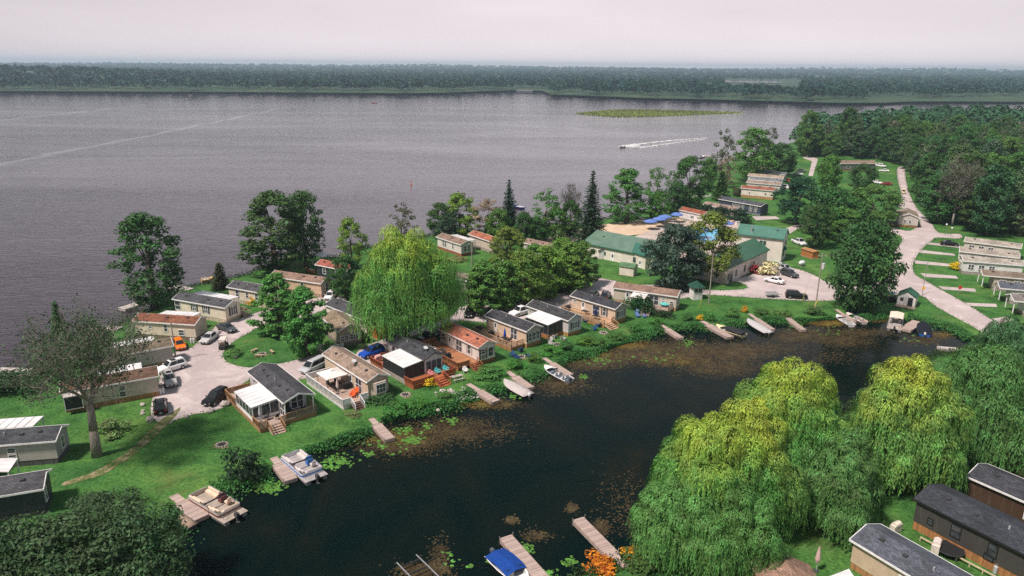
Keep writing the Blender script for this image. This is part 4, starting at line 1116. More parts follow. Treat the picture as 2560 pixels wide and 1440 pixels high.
def build_resort(H):
    GRN = (.035, .115, .062); TEAL = (.035, .14, .105); PALE = (.76, .70, .62)
    # two storey building
    h = House('resort_building', 'tall cream building with teal green metal roof and arched awning window', (1960, 598), (1840, 584), 7.2, ze=6.3, base=0, rise=2.1, wall=PALE, roof=(.075, .19, .145), roofmat='green_metal', trim=(.05, .20, .14), vents=1, cat='building', ov=.4, gw=(.62, .59, .56))
    h.win('F', 4.7, 4.2, .6, .9); h.win('F', 5.6, 4.2, .6, .9); h.win('G', 2.6, 1.3, 1.4, 1.7, None, 3); h.win('G', 4.6, 4.0, .9, 1.0)
    m = MB(h.t); m.hexa([(.3, 1.7, 3.2), (-.5, 1.7, 3.0), (-.5, 3.5, 3.0), (.3, 3.5, 3.2)], [(.3, 1.9, 4.0), (-.1, 2.1, 3.8), (-.1, 3.1, 3.8), (.3, 3.3, 4.0)])
    m.build('window_awning', M['cloth'], h.o, (.03, .12, .09))
    m = MB(h.t); m.box(8.3, 8.75, 1.2, 1.65, 6.6, 8.6); m.build('vent_pipe', M['metal'], h.roof, (.6, .6, .6))
    # garage wing
    h = House('resort_garage', 'long cream garage building with dark green gabled metal roof', (1822, 671), (1924, 624), 8.6, ze=4.0, base=0, rise=2.3, wall=(.64, .58, .53), roof=GRN, roofmat='green_metal', trim=(.03, .09, .055), vents=0, cat='building', ov=.35, gw=(.66, .56, .50))
    h.win('F', 2.4, .1, 1.8, 2.7, None, 1, (.5, .46, .42), 'garage_door'); h.win('F', .9, 1.0, .5, 1.4); h.win('F', 5.3, 1.0, .5, 1.4)
    h.win('F', 10.2, 1.1, .7, 1.4); h.door('F', 13, 1.0); h.win('F', 15.5, 1.1, .6, 1.3)
    h.door('G', 6.4, 1.0, 2.1, col=(.5, .55, .62)); h.door('G', 2.8, .9, 2.1, col=(.7, .68, .66))
    # low hall with broad roof
    h = House('resort_hall', 'broad low cream hall with faded green metal roof beside the sand', (1558, 627), (1478, 611), 13.5, ze=3.4, base=0, rise=2.4, wall=PALE, roof=(.12, .20, .15), roofmat='green_metal', trim=(.03, .14, .10), vents=2, cat='building', ov=.4, Lm=22)
    h.o.location += h.u * -9.0
    h.win('F', 18.5, .9, 1.0, 1.2); h.win('F', 15.0, 1.2, .8, .8); h.door('F', 12.4, 1.0)
    h2 = House('resort_annex', 'cream annex with bright teal gabled roof in front of the hall', (1614, 641), (1560, 623), 7.0, ze=3.5, base=0, rise=1.5, wall=(.74, .68, .6), roof=TEAL, roofmat='green_metal', trim=(.03, .14, .1), vents=0, cat='building')
    h2.door('F', 2.2, .95); h2.win('F', 4.4, 1.0, .9, 1.2)
    # sheds
    o, (w, d, hh, b) = shed('storage_shed', 'white storage shed with black roof and ramp beside the hall', (1497, 648), (1488, 626), 2.7, 3.6, 2.1, .7, (.76, .74, .73), (.05, .05, .055))
    add_box_part(o, 'door', .8, 1.8, -.06, -.005, .2, 1.9, 'paint', (.68, .66, .65))
    o, (w, d, hh, b) = shed('storage_shed', 'cream shed with moss green roof on the lawn beside the grey tree', (1583, 692), (1557, 688), 2.6, 3.6, 2.2, .7, (.72, .66, .56), (.10, .19, .10))
    add_box_part(o, 'door', .75, 1.85, -.06, -.005, .2, 1.9, 'paint', (.42, .4, .38))
    o, (w, d, hh, b) = shed('storage_shed', 'white hut with dark green roof and open dark doorway beside the main road', (2241, 763), (2258, 737), 3.4, 3.6, 2.3, 1.1, (.74, .71, .70), (.035, .12, .075), base=.25)
    add_box_part(o, 'doorway', 2.0, 2.9, -.05, -.005, .3, 2.1, 'screen'); add_box_part(o, 'window', .5, 1.1, -.05, -.005, 1.2, 1.9, 'pane'); 
    mm = MB(); mm.box(-.2, 3.6, -1.3, -.2, .05, .22); mm.build('front_step', M['plank_x'], o, (.52, .40, .32))
    o, (w, d, hh, b) = shed('garden_shed', 'tall orange wooden shed at the corner of the white willow home', (929, 843), (951, 837), 1.9, 2.1, 2.5, .35, (.50, .17, .035), (.20, .13, .09), wallmat='board_x')
    add_box_part(o, 'door', .5, 1.4, -.05, -.005, .2, 2.1, 'matte', (.44, .14, .03))
    o, (w, d, hh, b) = shed('lattice_shed', 'orange timber store beside the tall green roofed building', (2030, 648), (2006, 640), 2.2, 4.2, 1.9, .2, (.48, .19, .06), (.42, .22, .1), wallmat='board_x')
    # kiosk with pyramid roof
    a = G(1744, 750); o = thing('kiosk', 'narrow white kiosk with dark green pyramid roof beside the brown roofed home', 'kiosk', (a.x, a.y, 0), radians(12))
    add_box_part(o, 'wall', -1.05, 1.05, 0, 2.1, 0, 2.9, 'siding', (.78, .75, .74))
    m = MB(); m.add([(-1.5, -.45, 2.85), (1.5, -.45, 2.85), (1.5, 2.55, 2.85), (-1.5, 2.55, 2.85), (0, 1.05, 4.1), (-1.5, -.45, 2.75), (1.5, -.45, 2.75), (1.5, 2.55, 2.75), (-1.5, 2.55, 2.75)],
                    [(0, 1, 4), (1, 2, 4), (2, 3, 4), (3, 0, 4), (5, 6, 7, 8), (0, 1, 6, 5), (1, 2, 7, 6), (2, 3, 8, 7), (3, 0, 5, 8)]); m.build('roof', M['shingle'], o, (.02, .075, .05))
    for x in (-.85, .1): add_box_part(o, 'window', x, x + .75, -.05, -.005, 1.7, 2.5, 'pane')
    add_box_part(o, 'door', -.35, .4, -.04, -.005, .05, 1.55, 'paint', (.68, .66, .65))
    # gazebo at the bottom edge
    a = G(1967, 1402, 3.6); o = thing('gazebo', 'brown shingled gazebo roof at the bottom edge beside the willow', 'gazebo', (a.x, a.y, 0), radians(25))
    n = 8; rg = [[(3.1 * cos(2 * pi * k / n), 3.1 * sin(2 * pi * k / n), 2.2) for k in range(n)], [(.12 * cos(2 * pi * k / n), .12 * sin(2 * pi * k / n), 3.6) for k in range(n)]]
    m = MB(); m.loft([[(x, y, z - .08) for x, y, z in rg[0]]] + rg); m.build('roof', M['shingle'], o, (.24, .15, .11))
    for k in range(n):
        m = MB(); x, y = 2.8 * cos(2 * pi * k / n), 2.8 * sin(2 * pi * k / n); m.bar((x, y, 0), (x, y, 2.2), .14); m.build('post', M['matte'], o, (.3, .2, .13))
    # standalone white canopies
    for lb, q, z in (('white canopy roof on posts between tree row and lake home', [(1228, 668), (1262, 662), (1258, 650), (1226, 656)], 2.6),
                     ('white dock canopy below the big round lakeside tree', [(779, 639), (808, 644), (822, 636), (792, 631)], 2.4),
                     ('white carport roof at the left frame edge beside the navy home', [(-40, 1180), (22, 1181), (45, 1147), (-40, 1148)], 2.6),
                     ('white patio roof corner at the bottom edge beside the tan home', [(2060, 1480), (2146, 1460), (2122, 1424), (2050, 1452)], 2.5)):
        P = [G(x, y, z) for x, y in q]; c = sum(P, Vector()) / 4
        o = thing('canopy', lb, 'canopy', (c.x, c.y, 0)); m = MB()
        m.hexa([(p.x - c.x, p.y - c.y, z) for p in P], [(p.x - c.x, p.y - c.y, z + .1) for p in P]); m.build('roof', M['rib'], o, (.74, .72, .72))
        for p in P:
            m = MB(); x, y = (p.x - c.x) * .92, (p.y - c.y) * .92; m.bar((x, y, -.5 if 'dock' in lb else 0), (x, y, z), .1); m.build('post', M['paint'], o, WHITE)
# ============================================================ vehicles
def ring_car(x, hw, zb, zt, b=.14):
    return [(x, -hw * .9, zb), (x, hw * .9, zb), (x, hw, zb + b), (x, hw, zt - b), (x, hw * .86, zt), (x, -hw * .86, zt), (x, -hw, zt - b), (x, -hw, zb + b)]

CARS = {
    # name: L, W, H, wheel r, body stations (x frac, top z, half width frac), belt z, glasshouse x (belt rear, belt front, roof rear, roof front), rails
    'sedan': (4.75, 1.82, 1.46, .33, [(-.5, .80, .80), (-.475, .98, .93), (-.28, 1.02, 1), (0, .95, 1), (.22, .93, .99), (.42, .80, .93), (.49, .66, .80)], .93, (-.36, .24, -.2, .06)),
    'suv': (4.65, 1.86, 1.72, .37, [(-.5, .95, .84), (-.48, 1.06, .95), (-.25, 1.08, 1), (0, 1.06, 1), (.2, 1.05, 1), (.42, .95, .95), (.49, .78, .84)], 1.04, (-.485, .22, -.42, .06)),
    'hatchback': (4.3, 1.76, 1.5, .32, [(-.5, .85, .82), (-.48, .97, .93), (-.25, 1.0, 1), (0, .97, 1), (.22, .95, .99), (.42, .80, .93), (.49, .66, .82)], .95, (-.47, .27, -.38, .06)),
    'minivan': (5.1, 1.95, 1.76, .34, [(-.5, .95, .86), (-.485, 1.05, .96), (-.25, 1.06, 1), (0, 1.05, 1), (.25, 1.02, 1), (.43, .86, .93), (.5, .68, .80)], 1.02, (-.49, .33, -.46, .13)),
    'pickup': (5.5, 1.95, 1.82, .39, [(-.5, .98, .92), (-.49, 1.04, .96), (-.25, 1.04, 1), (0, 1.06, 1), (.2, 1.06, 1), (.43, .98, .97), (.5, .80, .9)], 1.04, (-.13, .24, -.10, .12)),
}
CARP = {}
def car_proto(kind):
    L, W, H, r, st, belt, (b0, b1, r0, r1) = CARS[kind]
    hw = W / 2; o = thing(kind, 'x', 'car')
    m = MB(); m.loft([ring_car(x * L, hw * f, .27 if abs(x) < .46 else .38, z) for x, z, f in st])
    g = [[(b0 * L, -hw * .86, belt - .02), (b1 * L, -hw * .86, belt - .02), (b1 * L, hw * .86, belt - .02), (b0 * L, hw * .86, belt - .02)],
         [(r0 * L, -hw * .64, H), (r1 * L, -hw * .64, H), (r1 * L, hw * .64, H), (r0 * L, hw * .64, H)]]
    m.loft(g)
    m.hexa([(r0 * L + .1, -hw * .55, H), (r1 * L - .1, -hw * .55, H), (r1 * L - .1, hw * .55, H), (r0 * L + .1, hw * .55, H)],
           [(r0 * L + .25, -hw * .4, H + .035), (r1 * L - .2, -hw * .4, H + .035), (r1 * L - .2, hw * .4, H + .035), (r0 * L + .25, hw * .4, H + .035)])
    if kind in ('suv', 'minivan'):
        for sy in (-1, 1): m.bar((r0 * L + .2, sy * hw * .58, H + .05), (r1 * L - .15, sy * hw * .58, H + .05), .05)
    for sy in (-1, 1): m.box(b1 * L - .28, b1 * L - .1, min(sy * hw * .9, sy * hw * 1.1), max(sy * hw * .9, sy * hw * 1.1), belt, belt + .15)
    me = m.mesh('body', M['car']); bm = bmesh.new(); bm.from_mesh(me)
    bmesh.ops.bevel(bm, geom=[e for e in bm.edges], offset=.035, segments=2, affect='EDGES', clamp_overlap=True); bm.to_mesh(me); bm.free()
    body = link('body', me, o)
    def q(a, b, t): return tuple(a[i] + (b[i] - a[i]) * t for i in range(3))
    lo, hi = g
    def glass(name, ia, ib, t0=.1, t1=.93, s0=.05, s1=.95, out=.022):
        A, B, C, D = lo[ia], lo[ib], hi[ib], hi[ia]
        p = lambda s, t: Vector(q(q(A, B, s), q(D, C, s), t))
        P = [p(s0, t0), p(s1, t0), p(s1, t1), p(s0, t1)]
        n = (P[1] - P[0]).cross(P[2] - P[0]).normalized()
        if n.dot(P[0] - Vector((0, 0, .8))) < 0: n = -n
        mm = MB(); mm.hexa([x - n * .01 for x in P], [x + n * out for x in P]); return mm.build(name, M['glass'], o)
    glass('windscreen', 1, 2); glass('rear_window', 3, 0)
    cut = .52
    for ia, ib in ((0, 1), (3, 2)):
        glass('side_window', ia, ib, .12, .9, .1, cut - .03); glass('side_window', ia, ib, .12, .9, cut, .9)
    if kind == 'pickup':
        m = MB(); m.box(-.475 * L, -.15 * L, -hw * .8, hw * .8, 1.0, 1.062); m.build('cargo_bed', M['rubber'], o)
    if kind == 'suv':
        m = MB(); m.box((r0 + r1) / 2 * L, r1 * L - .2, -hw * .4, hw * .4, H + .03, H + .05); m.build('sunroof', M['glass'], o)
    for sx in (-.31, .31):
        for sy in (-1, 1):
            m = MB(); y = sy * (hw - .1); m.tube((sx * L, y - .11, r), (sx * L, y + .115, r), r, r, 14); w = m.build('wheel', M['rubber'], o)
            m = MB(); yy = y + sy * .115; m.tube((sx * L, yy - .03, r), (sx * L, yy + .03, r), r * .62, r * .55, 10); m.build('rim', M['metal'], w, (.42, .42, .43))
    for sy in (-1, 1):
        m = MB(); m.box(.465 * L, .488 * L, min(sy * hw * .5, sy * hw * .82), max(sy * hw * .5, sy * hw * .82), .6, .76); m.build('headlight', M['lamp'], o)
        m = MB(); m.box(-.505 * L, -.48 * L, min(sy * hw * .55, sy * hw * .84), max(sy * hw * .55, sy * hw * .84), .72, .95); m.build('taillight', M['red_lamp'], o)
    m = MB(); m.box(.46 * L, .50 * L, -hw * .45, hw * .45, .46, .62); m.build('grille', M['rubber'], o)
    for x in (-.507 * L, .497 * L):
        m = MB(); m.box(min(x, x + .015), max(x, x + .015), -.17, .17, .5, .62); m.build('number_plate', M['paint'], o, (.6, .6, .62))
    return o

CARS_GROUP = 'cars parked around the park homes'
def car(kind, label, at, nose, color, hz=.7, group=CARS_GROUP, scale=None, cat=None):
    p = G(*at, hz); n = G(*nose, hz); p.z = .03
    rz = atan2(n.y - p.y, n.x - p.x)
    first = kind not in CARP
    if first: CARP[kind] = car_proto(kind)
    src = CARP[kind]
    if first:
        o = src; o.location = p; o.rotation_euler = (0, 0, rz); o['label'] = label; o['group'] = group
        for ch in o.children:
            if ch.name.split('.')[0] == 'body': ch.color = (*color, 1)
        if scale: o.scale = (scale,) * 3
    else: o = dup(src, p, rz, label, {'body': color}, scale, group)
    if not scale: o.scale = (1, 1, 1)
    o['category'] = cat or {'sedan': 'car', 'suv': 'SUV', 'hatchback': 'car', 'minivan': 'minivan', 'pickup': 'pickup truck'}[kind]
    return o

def golf_cart(label, at, nose, roof, body, roofc=None):
    p = G(*at, .6); n = G(*nose, .6); p.z = .03
    o = thing('golf_cart', label, 'golf cart', p, atan2(n.y - p.y, n.x - p.x))
    m = MB(); m.loft([ring_car(x, .62 * f, .25, z, .08) for x, z, f in ((-1.2, .7, .85), (-1.1, .78, 1), (-.2, .75, 1), (-.1, .42, 1), (.5, .42, 1), (.65, .85, .95), (1.1, .7, .85), (1.2, .55, .7))]); m.build('body', M['car'], o, body)
    m = MB(); m.hexa([(-.95, -.62, 1.85), (.75, -.62, 1.85), (.75, .62, 1.85), (-.95, .62, 1.85)], [(-.9, -.55, 1.93), (.7, -.55, 1.93), (.7, .55, 1.93), (-.9, .55, 1.93)]); r = m.build('roof', M['paint'], o, roof)
    for x, x2 in ((-.85, -.85), (.62, .72)):
        for y in (-.56, .56): m = MB(); m.bar((x2, y, .7), (x, y, 1.86), .045); m.build('post', M['metal'], r, (.1, .1, .1))
    m = MB(); m.box(-.75, -.25, -.5, .5, .76, .9); m.hexa([(-.82, -.5, .9), (-.7, -.5, .9), (-.7, .5, .9), (-.82, .5, .9)], [(-.9, -.5, 1.3), (-.8, -.5, 1.3), (-.8, .5, 1.3), (-.9, .5, 1.3)]); m.build('seat', M['cloth'], o, (.30, .22, .17))
    for x in (-.8, .82):
        for y in (-.52, .52): m = MB(); m.tube((x, y - .09, .25), (x, y + .09, .25), .25, .25, 12); m.build('wheel', M['rubber'], o)
    m = MB(); m.tube((.5, -.25, .85), (.35, -.25, 1.1), .02, .02, 6); m.tube((.36, -.25, 1.08), (.34, -.25, 1.12), .17, .17, 12); m.build('steering_wheel', M['rubber'], o)
    return o

# ============================================================ boats
def hull_rings(L, W, zk=-.18, zc=.05, zg=.55, bow=.25):
    out = []
    for x, f in ((-.5, .86), (-.3, .96), (-.05, 1), (.15, .95), (.3, .76), (.42, .44), (.475, .2), (.5, .03)):
        hw = W / 2 * f; up = bow * max(0, (x - .05) / .45) ** 2
        out.append([(x * L, 0, zk + up * 1.1), (x * L, hw * .72, zc + up * .7), (x * L, hw, zg + up), (x * L, -hw, zg + up), (x * L, -hw * .72, zc + up * .7)])
    return out

def outboard(o, x, z, col, s=1.0, y=0):
    m = MB(); m.loft([[(x + a * s, y + b * s, z + h * s) for a, b in ((-.28 * k, -.17 * k), (.22 * k, -.17 * k), (.22 * k, .17 * k), (-.28 * k, .17 * k))] for h, k in ((.0, .8), (.12, 1), (.42, .95), (.52, .6))])
    mt = m.build('outboard_motor', M['car'], o, col)
    m = MB(); m.box(x - .12 * s, x + .06 * s, y - .07 * s, y + .07 * s, z - .75 * s, z + .02); m.box(x - .3 * s, x + .1 * s, y - .14 * s, y + .14 * s, z - .5 * s, z - .46 * s); m.build('motor_leg', M['matte'], mt, (.08, .08, .085))

def boat(label, bow, stern, W, hull, kind='open', cover=(.5, .46, .44), inside=(.25, .27, .3), motor=(.05, .05, .055), name='motor_boat', cat='boat', group=None, z=-.42, bim=None):
    a, b = G(*bow, .1), G(*stern, .1); c = (a + b) / 2; L = (a - b).length
    o = thing(name, label, cat, (c.x, c.y, z), atan2(a.y - b.y, a.x - b.x), group)
    rg = hull_rings(L, W)
    m = MB(); n = 5; V = [p for r in rg for p in r]; F = []
    for k in range(len(rg) - 1):
        for i in (0, 1, 3, 4): F.append((k * n + i, k * n + (i + 1) % n, (k + 1) * n + (i + 1) % n, (k + 1) * n + i))
    F.append((4, 3, 2, 1, 0)); m.add(V, F)
    m.build('hull', M['car'], o, hull)
    m = MB()                                                    # gunwale
    for sgn in (2, 3): m.path([Vector(r[sgn]) for r in rg], [.05] * len(rg), 5)
    m.build('gunwale', M['paint'], o, tuple(min(1, v * 1.1 + .05) for v in hull) if kind != 'cover' else cover)
    if kind == 'cover':
        m = MB(); m.loft([[(r[2][0], r[2][1] * t, r[2][2] + h) for t, h in ((1.03, -.06), (.98, .06), (.5, .2 * q + .08), (0, .32 * q + .1), (-.5, .2 * q + .08), (-.98, .06), (-1.03, -.06))] for r, q in zip(rg, (.5, .9, 1.1, 1.1, .8, .5, .3, .1))])
        m.build('boat_cover', M['cloth'], o, cover, True)
    else:
        m = MB(); fl = .18
        m.loft([[(r[2][0] * .97, r[2][1] * .9, r[2][2] - .03), (r[2][0] * .97, r[2][1] * .74, fl), (r[3][0] * .97, r[3][1] * .74, fl), (r[3][0] * .97, r[3][1] * .9, r[3][2] - .03)] for r in rg[:-1]], caps=False, closed=False)
        m.build('cockpit', M['matte'], o, inside)
        for x, y in ((-.28, .3), (-.28, -.3), (-.02, .35), (-.02, -.35)):
            m = MB(); sx = x * L; sy = y * W * .5
            m.box(sx - .22, sx + .22, sy - .22, sy + .22, .2, .48); m.hexa([(sx - .26, sy - .22, .48), (sx - .14, sy - .22, .48), (sx - .14, sy + .22, .48), (sx - .26, sy + .22, .48)], [(sx - .34, sy - .2, .9), (sx - .26, sy - .2, .9), (sx - .26, sy + .2, .9), (sx - .34, sy + .2, .9)])
            m.build('seat', M['cloth'], o, (.68, .67, .66))
        m = MB(); x = .12 * L; m.box(x, x + .35, -W * .38, -W * .1, .2, .78); m.build('console', M['paint'], o, (.5, .5, .5))
        m = MB(); m.hexa([(x + .3, -W * .42, .62), (x + .34, -W * .42, .62), (x + .34, W * .42, .62), (x + .3, W * .42, .62)], [(x + .02, -W * .36, 1.02), (x + .05, -W * .36, 1.02), (x + .05, W * .36, 1.02), (x + .02, W * .36, 1.02)]); m.build('windscreen', M['glass'], o)
        m = MB(); rr = rg[4:]; m.loft([[(r[2][0], r[2][1] * .93, r[2][2] - .02), (r[2][0], 0, r[2][2] + .05), (r[3][0], r[3][1] * .93, r[3][2] - .02)] for r in rr], caps=False, closed=False); m.build('foredeck', M['paint'], o, tuple(min(.8, v + .05) for v in hull))
        if bim:
            m = MB(); m.loft([[(xx * L, W * .5 * t, zz - abs(t) * .25) for t in (-1.02, -.5, 0, .5, 1.02)] for xx, zz in ((-.46, .95), (-.2, 1.2), (.08, 1.18), (.2, .98))], caps=False, closed=False); m.build('boat_cover', M['cloth'], o, bim)
    if motor: outboard(o, -L / 2 - .12, .45, motor)
    return o

def pontoon(label, bow, stern, W, fence, seat, accent, floor=(.36, .31, .28), motor=(.05, .05, .055), canopy=None, group=None):
    a, b = G(*bow, .3), G(*stern, .3); c = (a + b) / 2; L = (a - b).length
    o = thing('pontoon_boat', label, 'boat', (c.x, c.y, -.42), atan2(a.y - b.y, a.x - b.x), group)
    for y in (-W * .36, W * .36):
        m = MB(); m.path([(-L * .5, y, .12), (L * .40, y, .12), (L * .47, y, .2), (L * .5, y, .3)], [.3, .3, .2, .04], 10); m.build('float', M['metal'], o, (.5, .51, .53))
    m = MB(); m.box(-L * .5, L * .47, -W / 2, W / 2, .4, .5); m.build('deck', M['matte'], o, floor)
    # fence panels with rounded corners
    x0, x1, y1 = -L * .36, L * .44, W * .48; rr = .55; ring = []
    for cx, cy, a0 in ((x1 - rr, y1 - rr, 0), (x0 + rr * .6, y1 - rr * .6, 90), (x0 + rr * .6, -y1 + rr * .6, 180), (x1 - rr, -y1 + rr, 270)):
        q = rr if cx > 0 else rr * .6
        for k in range(5): t = radians(a0 + 22.5 * k); ring.append((cx + q * cos(t), cy + q * sin(t)))
    n = len(ring)
    def band(name, z0, z1, th, mat, col):
        m = MB(); R1 = [(x, y) for x, y in ring]; R2 = [(x * (1 - th / L * 2), y * (1 - th / W * 2)) for x, y in ring]
        V = [(x, y, z0) for x, y in R1] + [(x, y, z1) for x, y in R1] + [(x, y, z1) for x, y in R2] + [(x, y, z0) for x, y in R2]
        F = []
        for i in range(n):
            if i == 17: continue                              # boarding gate
            j = (i + 1) % n
            F += [(i, j, n + j, n + i), (n + i, n + j, 2 * n + j, 2 * n + i), (2 * n + i, 2 * n + j, 3 * n + j, 3 * n + i)]
        m.add(V, F); return m.build(name, mat, o, col)
    band('fence', .5, 1.02, .06, M['paint'], fence); band('fence_stripe', .66, .86, -.012, M['paint'], accent); band('rail', 1.02, 1.08, .10, M['metal'], (.6, .6, .62))
    def couch(x0, x1, y0, y1, back):
        m = MB(); m.box(x0, x1, y0, y1, .5, .86)
        bx0, bx1, by0, by1 = {'y+': (x0, x1, y1 - .2, y1), 'y-': (x0, x1, y0, y0 + .2), 'x+': (x1 - .2, x1, y0, y1), 'x-': (x0, x0 + .2, y0, y1)}[back]
        m.box(bx0, bx1, by0, by1, .862, 1.2); me = m.mesh('couch', M['cloth']); bm = bmesh.new(); bm.from_mesh(me)
        bmesh.ops.bevel(bm, geom=list(bm.edges), offset=.06, segments=2, affect='EDGES', clamp_overlap=True); bm.to_mesh(me); bm.free(); link('couch', me, o, seat)
    yi = W * .43
    couch(L * .12, L * .40, yi - .62, yi, 'y+'); couch(L * .12, L * .40, -yi, -yi + .62, 'y-'); couch(x0 + .12, x0 + .8, -yi + .1, yi - .7, 'x-'); couch(-L * .30 + .45, -L * .04, yi - .62, yi, 'y+')
    m = MB(); m.box(-.05 * L, .04 * L, -yi, -yi + .75, .5, 1.25); m.hexa([(.01 * L, -yi, 1.25), (.04 * L, -yi, 1.25), (.04 * L, -yi + .75, 1.25), (.01 * L, -yi + .75, 1.25)], [(0, -yi, 1.5), (.015 * L, -yi, 1.5), (.015 * L, -yi + .75, 1.5), (0, -yi + .75, 1.5)]); m.build('console', M['paint'], o, accent)
    m = MB(); sx, sy = -L * .14, -yi + .42; m.tube((sx, sy, .5), (sx, sy, .85), .07, .07, 8); m.box(sx - .3, sx + .28, sy - .28, sy + .28, .85, 1.0); m.hexa([(sx - .34, sy - .27, 1.0), (sx - .2, sy - .27, 1.0), (sx - .2, sy + .27, 1.0), (sx - .34, sy + .27, 1.0)], [(sx - .45, sy - .24, 1.55), (sx - .36, sy - .24, 1.55), (sx - .36, sy + .24, 1.55), (sx - .45, sy + .24, 1.55)]); m.build('captain_chair', M['cloth'], o, seat)
    if canopy:
        m = MB(); m.loft([[(xx * L, W * .46 * t, 2.45 - abs(t) * .2) for t in (-1, -.5, 0, .5, 1)] for xx in (-.34, -.1, .14)], caps=False, closed=False); cp = m.build('canopy', M['cloth'], o, canopy)
        for xx in (-.33, .13):
            for t in (-1, 1): m = MB(); m.bar((-.1 * L, W * .46 * t, 1.05), (xx * L, W * .46 * t, 2.25), .04); m.build('canopy_pole', M['metal'], cp, (.5, .5, .5))
    else:
        m = MB(); xx = -L * .05
        m.tube((xx, -W * .49, 1.5), (xx, W * .49, 1.5), .09, .09, 8)
        for t in (-1, 1): m.bar((xx - .7, W * .48 * t, 1.05), (xx, W * .48 * t, 1.52), .035)
        m.build('folded_canopy', M['cloth'], o, (.02, .022, .03))
    m = MB(); m.tube((-L * .43, W * .25, .5), (-L * .43, W * .25, 1.1), .03); m.tube((-L * .43, W * .4, .5), (-L * .43, W * .4, 1.1), .03); m.build('boarding_ladder', M['metal'], o, (.6, .6, .6))
    outboard(o, -L * .5 - .12, .55, motor, 1.15)
    return o

DOCKS = 'docks along the canal'
def dock(label, far, near, w, gw=None, gl=0.0, col=(.43, .33, .29), group=DOCKS, z=.10, cat='dock'):
    """far, near: pixels of the middle of the water end and of the shore end; gl metres of narrower gangway at the shore"""
    a, b = G(*far, .1), G(*near, .1); d = a - b; L = d.length
    o = thing('dock', label, cat, (b.x, b.y, 0), atan2(d.y, d.x) - pi / 2, group)
    m = MB(); m.box(-w / 2, w / 2, gl, L, z, z + .09); m.build('deck_boards', M['plank_y'], o, col)
    m = MB(); m.box(-w / 2 - .05, -w / 2 - .003, gl, L, -.30, z + .07); m.box(w / 2 + .003, w / 2 + .05, gl, L, -.30, z + .07); m.box(-w / 2, w / 2, L + .002, L + .05, -.30, z + .07); m.build('side_beam', M['matte'], o, tuple(v * .8 for v in col))
    if gl:
        gw = gw or w * .62; m = MB(); m.hexa([(-gw / 2, -.3, z + .06), (gw / 2, -.3, z + .06), (gw / 2, gl - .02, z + .04), (-gw / 2, gl - .02, z + .04)], [(-gw / 2, -.3, z + .15), (gw / 2, -.3, z + .15), (gw / 2, gl - .02, z + .13), (-gw / 2, gl - .02, z + .13)]); m.build('gangway', M['plank_y'], o, tuple(v * 1.05 for v in col))
    for x, y in ((-w / 2 - .09, L - .15), (w / 2 + .09, L - .15), (-w / 2 - .09, gl + .4), (w / 2 + .09, gl + .4)):
        m = MB(); m.tube((x, y, -1.2), (x, y, .55), .045, .045, 6); m.build('post', M['metal'], o, (.5, .46, .42))
    return o

# ============================================================ furniture and small things
PP = {}
def proto(key, fn):
    """first use builds; later uses copy"""
    def place(label, pos, rz=0.0, colors=None, group=None, scale=None, cat=None):
        if key not in PP:
            o = PP[key] = fn(); o.location = pos; o.rotation_euler = (0, 0, rz); o['label'] = label
            if group: o['group'] = group
            for ch in o.children:
                k = ch.name.split('.')[0]
                if colors and k in colors: ch.color = (*colors[k], 1)
            if scale: o.scale = (scale,) * 3
        else:
            o = dup(PP[key], pos, rz, label, colors, scale, group)
            if not scale: o.scale = (1, 1, 1)
        if cat: o['category'] = cat
        return o
    return place

def f_adirondack():
    o = thing('garden_chair', 'x', 'chair'); c = (.1, .3, .5)
    m = MB(); m.hexa([(-.3, -.1, .26), (.3, -.1, .26), (.3, .5, .38), (-.3, .5, .38)], [(-.3, -.1, .3), (.3, -.1, .3), (.3, .5, .42), (-.3, .5, .42)]); m.build('seat', M['paint'], o, c)
    m = MB()
    for k, h in ((-2, .82), (-1, .95), (0, 1.0), (1, .95), (2, .82)):
        x = k * .125; m.hexa([(x - .055, -.12, .28), (x + .055, -.12, .28), (x + .055, -.08, .28), (x - .055, -.08, .28)], [(x * 1.15 - .055, -.42, h), (x * 1.15 + .055, -.42, h), (x * 1.15 + .055, -.38, h), (x * 1.15 - .055, -.38, h)])
    m.build('backrest', M['paint'], o, c)
    for s in (-1, 1):
        m = MB(); m.box(s * .37 - .07, s * .37 + .07, -.25, .5, .58, .62); m.build('armrest', M['paint'], o, c)
        m = MB(); m.box(s * .34 - .03, s * .34 + .03, .38, .47, 0, .58); m.build('leg', M['paint'], o, c)
        m = MB(); m.hexa([(s * .34 - .03, -.38, 0), (s * .34 + .03, -.38, 0), (s * .34 + .03, -.28, 0), (s * .34 - .03, -.28, 0)], [(s * .34 - .03, -.2, .58), (s * .34 + .03, -.2, .58), (s * .34 + .03, -.1, .58), (s * .34 - .03, -.1, .58)]); m.build('leg', M['paint'], o, c)
    return o

def f_chair():
    o = thing('patio_chair', 'x', 'chair'); c = (.03, .03, .033)
    m = MB(); m.box(-.24, .24, -.24, .24, .42, .47); m.build('seat', M['matte'], o, c)
    m = MB(); m.hexa([(-.24, -.26, .47), (.24, -.26, .47), (.24, -.22, .47), (-.24, -.22, .47)], [(-.24, -.36, .98), (.24, -.36, .98), (.24, -.32, .98), (-.24, -.32, .98)]); m.build('backrest', M['matte'], o, c)
    for x in (-.21, .21):
        for y in (-.21, .21): m = MB(); m.bar((x, y, 0), (x, y, .42), .04); m.build('leg', M['matte'], o, c)
    return o

def f_table():
    o = thing('patio_table', 'x', 'table'); c = (.03, .03, .033)
    m = MB(); m.box(-.75, .75, -.45, .45, .70, .74); m.build('tabletop', M['matte'], o, c)
    for x in (-.65, .65):
        for y in (-.36, .36): m = MB(); m.bar((x, y, 0), (x, y, .70), .06); m.build('leg', M['matte'], o, c)
    return o

